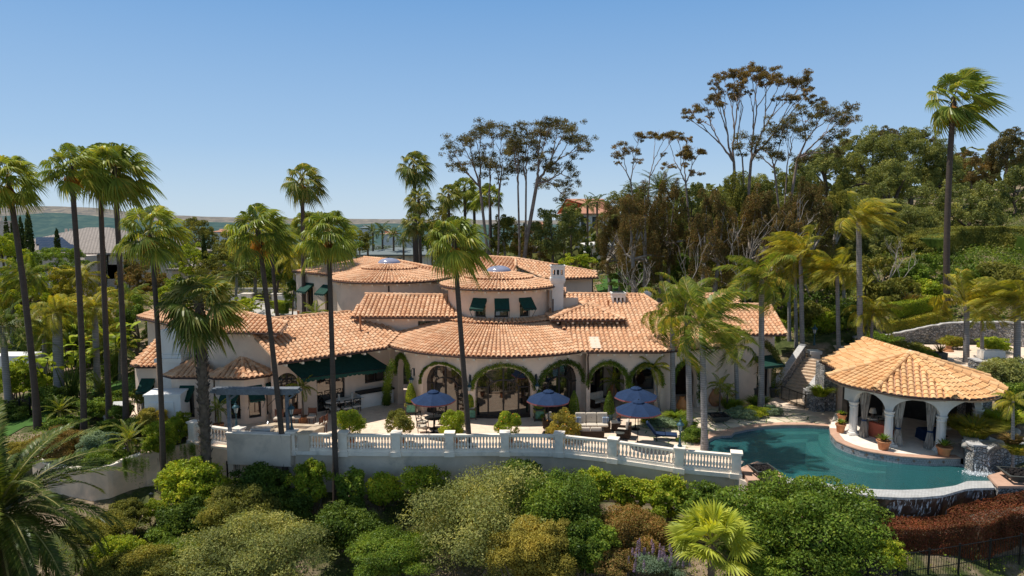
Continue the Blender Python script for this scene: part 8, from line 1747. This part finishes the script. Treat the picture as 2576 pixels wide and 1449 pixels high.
# gum trees from measured clumps
def gum(label, clumps, base, forks, y, mat, conv, thick, leafn=300, spread=3.0, bark='bark_gum', name='gum_tree', lf=.26):
    P = lambda cx, cy, dy=0.: Y(*conv(cx, cy), y+dy); s = y/FOC; k_s = abs(conv(1, 0)[0]-conv(0, 0)[0]); B = P(*base); B[2] = min(B[2], tz(B[0], B[1])-.3); t = thing(name, label, 'tree', B, 'tall gum trees'); 
    C_ = [(P(cx, cy, rnd.uniform(-spread, spread)), r_*k_s*s*(1.3 if mat == 'gum' else 1.05)) for cx, cy, r_ in clumps]; m = M(); bl_ = []
    for c, r_ in C_:
        for _ in range(9): q_ = rnd.uniform(.3, .62); bl_.append((*(c+np.array([rnd.uniform(-1.35, 1.35), rnd.uniform(-1.1, 1.1), rnd.uniform(-.7, .55)])*r_), r_*q_*1.1, r_*q_, r_*q_*.7))
    blob_leaves(m, bl_, int(leafn*2.6*len(C_)), lf*.9, lf*.32, .9, .95, -1); m.build('crown', LV[mat], t)
    m = M(); F_ = [P(*f) for f in forks]; thick_ = thick*s
    asg = [[] for _ in F_]
    for c in C_: asg[int(np.argmin([abs((c[0]-f)[0])+.25*abs((c[0]-f)[2]) for f in F_]))].append(c)
    def limb(a, b, r0, r1, bow=.12):
        L = np.linalg.norm(b-a); mid = (a+b)/2+np.array([rnd.uniform(-1, 1)*L*.05, rnd.uniform(-1, 1)*L*.05, -L*bow*.35]); f = np.linspace(0, 1, 6)[:, None]; pts = (1-f)**2*a+2*f*(1-f)*mid+f*f*b; pts[1:-1] += rng.normal(size=(4, 3))*L*.022; m.tube(pts, np.linspace(r0, r1, 6), 6, cap=False)
    def grow(node, grp, r_, depth):
        if len(grp) == 0: return
        if len(grp) == 1 or depth > 6:
            for c, cr in grp:
                limb(node, c, r_, .02+r_*.15)
                for _ in range(5): e = c+np.array([rnd.uniform(-1.1, 1.1), rnd.uniform(-.8, .8), rnd.uniform(-.4, .7)])*cr; u_ = rnd.uniform(.35, .85); limb(node*(1-u_)+c*u_, e, .035, .012, 0)
            return
        grp = sorted(grp, key=lambda c: atan2(c[0][0]-node[0], c[0][2]-node[2])); k_ = 2 if len(grp) < 7 or depth > 0 else 3; sz = len(grp)/k_
        for i in range(k_):
            sub_ = grp[int(round(i*sz)):int(round((i+1)*sz))]
            if not sub_: continue
            mean = np.mean([c[0] for c in sub_], 0); nd = node+(mean-node)*(.38 if len(sub_) > 1 else .5); r2 = r_*max(.35, (len(sub_)/len(grp))**.45); limb(node, nd, r_*.95 if i else r_, r2); grow(nd, sub_, r2*.97, depth+1)
    for f, g_ in zip(F_, asg):
        rr = thick_*.5*max(.45, (len(g_)/len(C_))**.5); pts = [B, B*.5+f*.5+np.array([rnd.uniform(-.4, .4), 0, 0]), f]; m.tube(pts, [rr*1.25, rr*1.05, rr*.9], 8, cap=False); grow(f, g_, rr*.85, 0)
    m.build('trunk', MT[bark], t, smooth=True); return t
cvA = lambda x, y: ((1300+x/1.84)/1.59, (400+y/1.84)/1.59); cvC = lambda x, y: ((2600+x/1.61)/1.59, (200+y/1.61)/1.59)
gum('brown green gum tree leaning left behind the villa', [(1000, 300, 60), (1060, 280, 40), (930, 370, 45), (900, 400, 30), (1150, 205, 60), (1230, 220, 70), (1300, 240, 50), (1100, 240, 40), (1090, 440, 60), (1010, 480, 50), (940, 465, 30), (1170, 410, 30), (1250, 450, 80), (1310, 350, 50), (1220, 500, 60), (1320, 500, 40), (1290, 590, 30), (1180, 330, 30), (1060, 330, 25)], (1240, 1020), [(1140, 640), (1210, 720), (1280, 700)], 88, 'gum', cvA, 9, 330)
gum('twin trunked gum tree with the densest dark crown', [(1400, 190, 30), (1480, 200, 50), (1440, 260, 50), (1590, 150, 45), (1560, 240, 60), (1650, 190, 60), (1720, 170, 40), (1800, 180, 60), (1750, 260, 60), (1830, 240, 60), (1890, 310, 60), (1910, 350, 35), (1600, 330, 50), (1450, 400, 75), (1390, 350, 55), (1450, 480, 65), (1570, 480, 50), (1660, 400, 40), (1690, 480, 50), (1740, 500, 55), (1650, 590, 60), (1690, 620, 40), (1840, 410, 30), (1810, 580, 40), (1830, 640, 32), (1750, 700, 50), (1500, 330, 45), (1600, 250, 50), (1380, 270, 40), (1530, 420, 50)], (1430, 1165), [(1420, 640), (1480, 600), (1560, 610)], 84, 'gum', cvA, 11, 360)
gum('tallest gum tree, open brown crown like an umbrella', [(470, 160, 42), (545, 150, 45), (640, 120, 48), (610, 160, 40), (690, 150, 40), (760, 140, 52), (810, 170, 50), (850, 185, 36), (920, 180, 58), (965, 215, 42), (480, 255, 40), (560, 270, 50), (600, 205, 30), (530, 230, 26), (420, 200, 26), (740, 220, 30), (1000, 250, 30), (950, 320, 50), (1010, 290, 36), (820, 310, 25), (370, 370, 60), (255, 390, 32), (240, 435, 25), (330, 455, 20), (405, 300, 38), (1085, 330, 36), (640, 270, 20), (420, 240, 20), (700, 190, 25), (880, 330, 20), (470, 350, 18), (380, 430, 18)], (600, 1120), [(540, 720), (600, 780), (650, 720)], 82, 'gum_brown', cvC, 11, 300, lf=.27)
gum('windswept gum tree leaning right beside the tallest one', [(1290, 355, 32), (1280, 400, 20), (1140, 390, 52), (1190, 430, 40), (1240, 450, 48), (1180, 540, 45), (1190, 600, 40), (1175, 660, 35), (970, 390, 35), (1000, 450, 42), (860, 470, 60), (925, 520, 60), (820, 520, 50), (640, 590, 60), (760, 640, 55), (850, 680, 40), (970, 730, 40), (980, 690, 36), (700, 620, 40), (1060, 400, 35), (620, 640, 40), (1320, 440, 26)], (870, 1100), [(800, 760), (880, 800), (950, 700)], 78, 'gum', cvC, 9, 330)
gum('thin bare stemmed gum tree with small brown tufts', [(2190, 350, 50), (2140, 410, 34), (2260, 370, 40), (2310, 270, 44), (2430, 245, 44), (2510, 250, 42), (2560, 270, 30), (2300, 450, 25), (2160, 460, 20), (2490, 400, 18)], (2380, 900), [(2250, 600), (2390, 560)], 92, 'gum_brown', cvA, 5, 260)
gum('small sparse gum tree at the left foot of the tallest one', [(110, 545, 30), (170, 555, 32), (240, 575, 22), (120, 750, 30), (265, 655, 50), (325, 650, 30), (300, 790, 30), (230, 740, 20), (200, 660, 25)], (262, 1250), [(230, 860)], 74, 'gum_brown', cvC, 5, 240)
# understory screen and hillside
TR = [
 ('tall green tree filling the gap behind the pink tiled house', 1580, 560, 60, 70, 100, 'pepper'), ('broad green tree behind the brown trees at the right wing', 1690, 620, 80, 90, 90, 'olive'), ('deep green tree behind the satellite dish', 1780, 560, 70, 70, 96, 'pepper'), ('wide green tree behind the tallest gum', 1880, 540, 90, 80, 94, 'pepper'), ('green tree behind the windswept gum', 1990, 520, 80, 90, 92, 'pepper'), ('dark undergrowth tree behind the dish', 1740, 700, 80, 50, 74, 'deep'), ('dark undergrowth tree behind the far gable', 1860, 710, 80, 50, 70, 'olive'), ('shaded undergrowth behind the right wing ridge', 1610, 710, 70, 40, 74, 'deep'),
 ('green tree on the lower slope left of the hedge', 2140, 680, 60, 50, 68, 'olive'), ('pepper tree above the hillside hedge', 2360, 600, 70, 44, 88, 'pepper'), ('pale pepper tree at the right above the hedge', 2500, 580, 66, 40, 92, 'pepper'), ('leafy tree below the hillside hedge', 2440, 680, 60, 40, 70, 'green'), ('olive tree in front of the pepper trees', 2200, 640, 60, 50, 72, 'pepper'), ('green shrub tree below the cordylines', 2290, 650, 56, 44, 70, 'olive'), ('skyline tree right of the windswept gum', 2130, 400, 50, 50, 106, 'pepper'), ('tree between the pepper crowns on the crest', 2370, 450, 60, 56, 98, 'pepper'),
 ('dark brown feathery tree beside the pink tiled house', 1548, 625, 46, 100, 76, 'casuarina'), ('reddish brown feathery tree behind the right wing', 1612, 610, 52, 120, 70, 'casuarina'), ('narrow dark red brown tree behind the chimney', 1672, 590, 40, 110, 72, 'casuarina'), ('green leafy tree between the brown trees', 1738, 560, 44, 80, 84, 'pepper'), ('tall brown tree behind the satellite dish', 1790, 620, 46, 120, 66, 'casuarina'), ('dark green brown tree behind the tallest gum', 1845, 600, 50, 125, 70, 'olive'), ('dense brown tree at the foot of the windswept gum', 1905, 610, 48, 120, 67, 'casuarina'), ('dark tree left of the slim grey palms', 1960, 640, 42, 110, 64, 'casuarina'), ('brown tree behind the slim grey palms', 2025, 600, 50, 120, 68, 'casuarina'), ('dark olive tree behind the upper steps', 2095, 590, 50, 110, 72, 'olive'),
 ('pepper tree at the left of the hill crest', 2075, 450, 60, 66, 100, 'pepper'), ('wide pepper tree on the hill crest', 2190, 430, 80, 90, 100, 'pepper'), ('highest pepper tree on the hill crest', 2290, 420, 80, 84, 98, 'pepper'), ('rounded pepper tree left of the tall palm trunk', 2240, 510, 90, 80, 88, 'pepper'), ('weeping pepper tree right of the tall palm trunk', 2430, 545, 80, 80, 84, 'pepper'), ('lower pepper tree on the hill slope', 2290, 590, 76, 60, 78, 'pepper'), ('grey green tree behind the dark trunked palm', 2170, 600, 60, 80, 74, 'pepper'), ('light green tree at the right edge of the hill', 2550, 490, 50, 60, 90, 'pepper'),
 ('dark topped tree on the crest behind the pepper trees', 2230, 355, 60, 28, 112, 'gum'), ('dark tree on the skyline left of the tall palm trunk', 2330, 365, 40, 30, 110, 'gum'), ('brown tree on the skyline right of the tall palm', 2440, 430, 52, 42, 110, 'gum_brown'), ('dark rounded gum at the top right edge', 2535, 385, 48, 50, 108, 'gum'),
 ('green shrubby tree above the stone wall', 2400, 690, 60, 40, 66, 'green'), ('leafy tree beside the tall palm trunk', 2330, 690, 44, 44, 64, 'green'), ('dark shrub tree at the hillside fence', 2215, 700, 50, 50, 64, 'olive'), ('twiggy grey tree in the hillside garden', 2270, 740, 44, 36, 60, 'olive'), ('shrub tree at the right edge above the stone wall', 2540, 740, 50, 50, 60, 'olive'), ('rust tinted shrub on the upper slope', 2510, 655, 40, 24, 76, 'rust'), ('dark leafy tree behind the slim palms by the gable', 2060, 740, 56, 60, 60, 'deep'), ('dark undergrowth behind the house gable', 1960, 760, 50, 46, 60, 'deep'),
 ('dense green tree behind the rear roof', 1395, 598, 56, 62, 84, 'pepper'), ('pale green tree left of the pink tiled house', 1440, 560, 36, 40, 100, 'pepper'), ('dark reddish tree right of the twin gum trunks', 1345, 620, 36, 44, 90, 'casuarina'), ('dark shrubby tree between the gum trunks', 1270, 600, 44, 52, 92, 'olive'), ('bright green tree behind the tall chimney', 1450, 665, 44, 24, 70, 'bright'), ('dark bush below the pink tiled house', 1490, 640, 30, 40, 86, 'deep'), ('dark tree left of the first gum trunk', 1120, 580, 44, 52, 104, 'olive'), ('low tree behind the rear tower', 1150, 625, 50, 30, 96, 'green'), ('dark tree between the far palms', 1085, 600, 34, 44, 110, 'deep'),
 ('pale rounded olive tree beyond the garden wall palm', 490, 600, 44, 42, 110, 'olive'), ('yellow green tree above the driveway', 480, 660, 50, 40, 88, 'bright'), ('tangled grey green tree behind the stout palm', 560, 680, 60, 46, 80, 'olive'), ('olive tree beside the driveway gate', 640, 660, 60, 60, 84, 'olive'), ('dark tree left of the rear house', 700, 680, 50, 50, 78, 'deep'), ('round tree above the driveway wall', 600, 620, 46, 40, 98, 'olive'), ('bushy tree behind the row of left palms', 690, 620, 50, 40, 100, 'olive'), ('green tree behind the left rear palms', 850, 620, 50, 34, 95, 'green'), ('pale tree right of the rear roof peak', 900, 610, 34, 26, 110, 'olive'),
 ('orange brown leafy tree beside the stout palm', 350, 705, 52, 46, 74, 'rust'), ('second orange brown tree below the brick house wing', 395, 720, 36, 30, 72, 'rust'), ('broad dark green tree before the brick house', 135, 665, 74, 36, 74, 'green'), ('yellow green thicket at the left edge', 20, 680, 60, 70, 70, 'bright'), ('bright green tree below the brick house', 70, 760, 70, 60, 66, 'bright'), ('golden green tree left of the second palm', 170, 740, 60, 56, 68, 'feather_gold'), ('leafy thicket right of the third palm', 290, 790, 56, 60, 64, 'feather_gold'), ('green thicket behind the left block of the villa', 350, 830, 50, 70, 60, 'green'), ('dark thicket behind the broad leaved plants', 190, 870, 90, 70, 60, 'deep'), ('shaded thicket at the left road', 90, 880, 60, 60, 60, 'deep'), ('dark hedge like trees beside the left path', 300, 935, 44, 40, 56, 'deep'), ('bright shrub tree beside the stout palm crown', 440, 745, 50, 40, 68, 'bright'), ('olive shrub behind the left roof ridge', 545, 770, 50, 30, 66, 'olive'), ('green shrub by the driveway wall', 610, 775, 40, 22, 68, 'bright'), ('shrub beside the rear balcony', 735, 740, 22, 30, 66, 'green')]
for i, (lb, px, py, rx, ry, y, mat) in enumerate(TR):
    cas = mat == 'casuarina'; rx *= 1.3 if cas else 1.0; crown_tree(lb, px, py, rx, ry, y, mat, .2 if y < 80 else .26, 1.5 if cas else 1.7, name={'casuarina': 'feathery_tree', 'pepper': 'pepper_tree', 'rust': 'rusty_tree'}.get(mat, 'leafy_tree'), bark='bark_pale' if cas or mat == 'olive' else 'bark', trunks=2 if cas else 1, sub=.26, lw=.3 if cas else .45, droop=.6 if mat in ('pepper', 'casuarina') else 0)
# pale bare branches in front of the brown trees
for i, (px, py, h_, y) in enumerate(((1600, 720, 150, 64), (1665, 740, 190, 65), (1760, 760, 170, 62), (1830, 730, 220, 63), (1878, 740, 180, 62), (2045, 680, 200, 62), (2240, 700, 150, 60))):
    B = Y(px, py, y); B[2] = min(B[2], tz(B[0], B[1])); H = h_*y/FOC; t = thing('bare_tree', ['pale bare branched tree behind the right wing', 'pale forked bare tree behind the dish', 'pale crooked tree behind the far gable', 'tall pale stemmed tree under the tallest gum', 'pale thin tree under the windswept gum', 'pale branched tree behind the slim palms', 'pale leaning tree in the hillside garden'][i], 'tree', B, 'pale bare trees'); m = M()
    def br(p, d, L, r_, k_):
        q = p; pts = [p]
        for _ in range(4): d = d+np.array([rnd.uniform(-.3, .3), rnd.uniform(-.3, .3), rnd.uniform(-.05, .2)]); d /= np.linalg.norm(d); q = q+d*L/4; pts.append(q)
        m.tube(pts, np.linspace(r_, r_*.6, 5), 5, cap=False)
        if k_: [br(pts[rnd.choice((2, 3, 4))], d+np.array([rnd.uniform(-.9, .9), rnd.uniform(-.5, .5), rnd.uniform(0, .4)]), L*.62, r_*.55, k_-1) for _ in range(3)]
    br(B, np.array([rnd.uniform(-.2, .2), 0, 1.]), H*.7, .085, 3); m.build('branches', MT['bark_pale'], t)
# ---- ground cover and far woods
def cover(name, region, n, mat, leaf, h, seed=0, lw=.5):
    m = M(); x0, x1, y0, y1 = region; x = rng.uniform(x0, x1, n); y = rng.uniform(y0, y1, n); k_ = noise2(x, y, 2.2, seed)+noise2(x, y, .9, seed+1)*.6 > -.05; x, y = x[k_], y[k_]; z = terrain_z(x, y); yw = np.interp(x, FX, FY); ok = (y < yw-.5) if y1 < 42 else np.ones(len(x), bool); x, y, z = x[ok], y[ok], z[ok]; leaves(m, np.stack([x, y, z+rng.random(len(x))**2*h], 1), np.tile([0, 0, 1.], (len(x), 1))+rng.normal(size=(len(x), 3))*.5, leaf, leaf*lw); o = m.build(name, LV[mat]); o['kind'] = 'stuff'; return o
cover('ground_cover', (-24, 26, 26.5, 37.5), 52000, 'olive', .10, .3, 3); cover('ground_cover', (-24, 26, 26.5, 37), 30000, 'green', .12, .38, 9); cover('dry_leaf_litter', (-24, 26, 26.5, 37), 9000, 'rust', .07, .04, 21)
cover('ground_cover', (-36, -16, 38, 60), 60000, 'green', .12, .3, 5); cover('hillside_scrub', (20, 95, 56, 100), 110000, 'pepper', .24, .9, 6); cover('hillside_scrub', (20, 80, 56, 95), 70000, 'green', .22, .7, 16); cover('garden_ground_cover', (18, 60, 56.5, 72), 60000, 'green', .2, .45, 12); cover('hillside_scrub', (-90, 30, 62, 120), 52000, 'olive', .35, .8, 31)
fwm = M(); n = 1500; xs = rng.uniform(-1, 1, n); ys = 130+900*rng.random(n)**1.4; bl_ = []
for x, y in zip(xs, ys):
    X = x*y*.9; g = tz(X, y); r_ = rnd.uniform(2.2, 5)*(1+y/700); bl_.append((X, y, g+r_*.6, r_*1.2, r_, r_*rnd.uniform(.7, 1.3)))
blob_leaves(fwm, bl_, 150000, 1.8, 1.2, 0, .4, -.2); o = fwm.build('distant_woodland', LV['far']); o['kind'] = 'stuff'
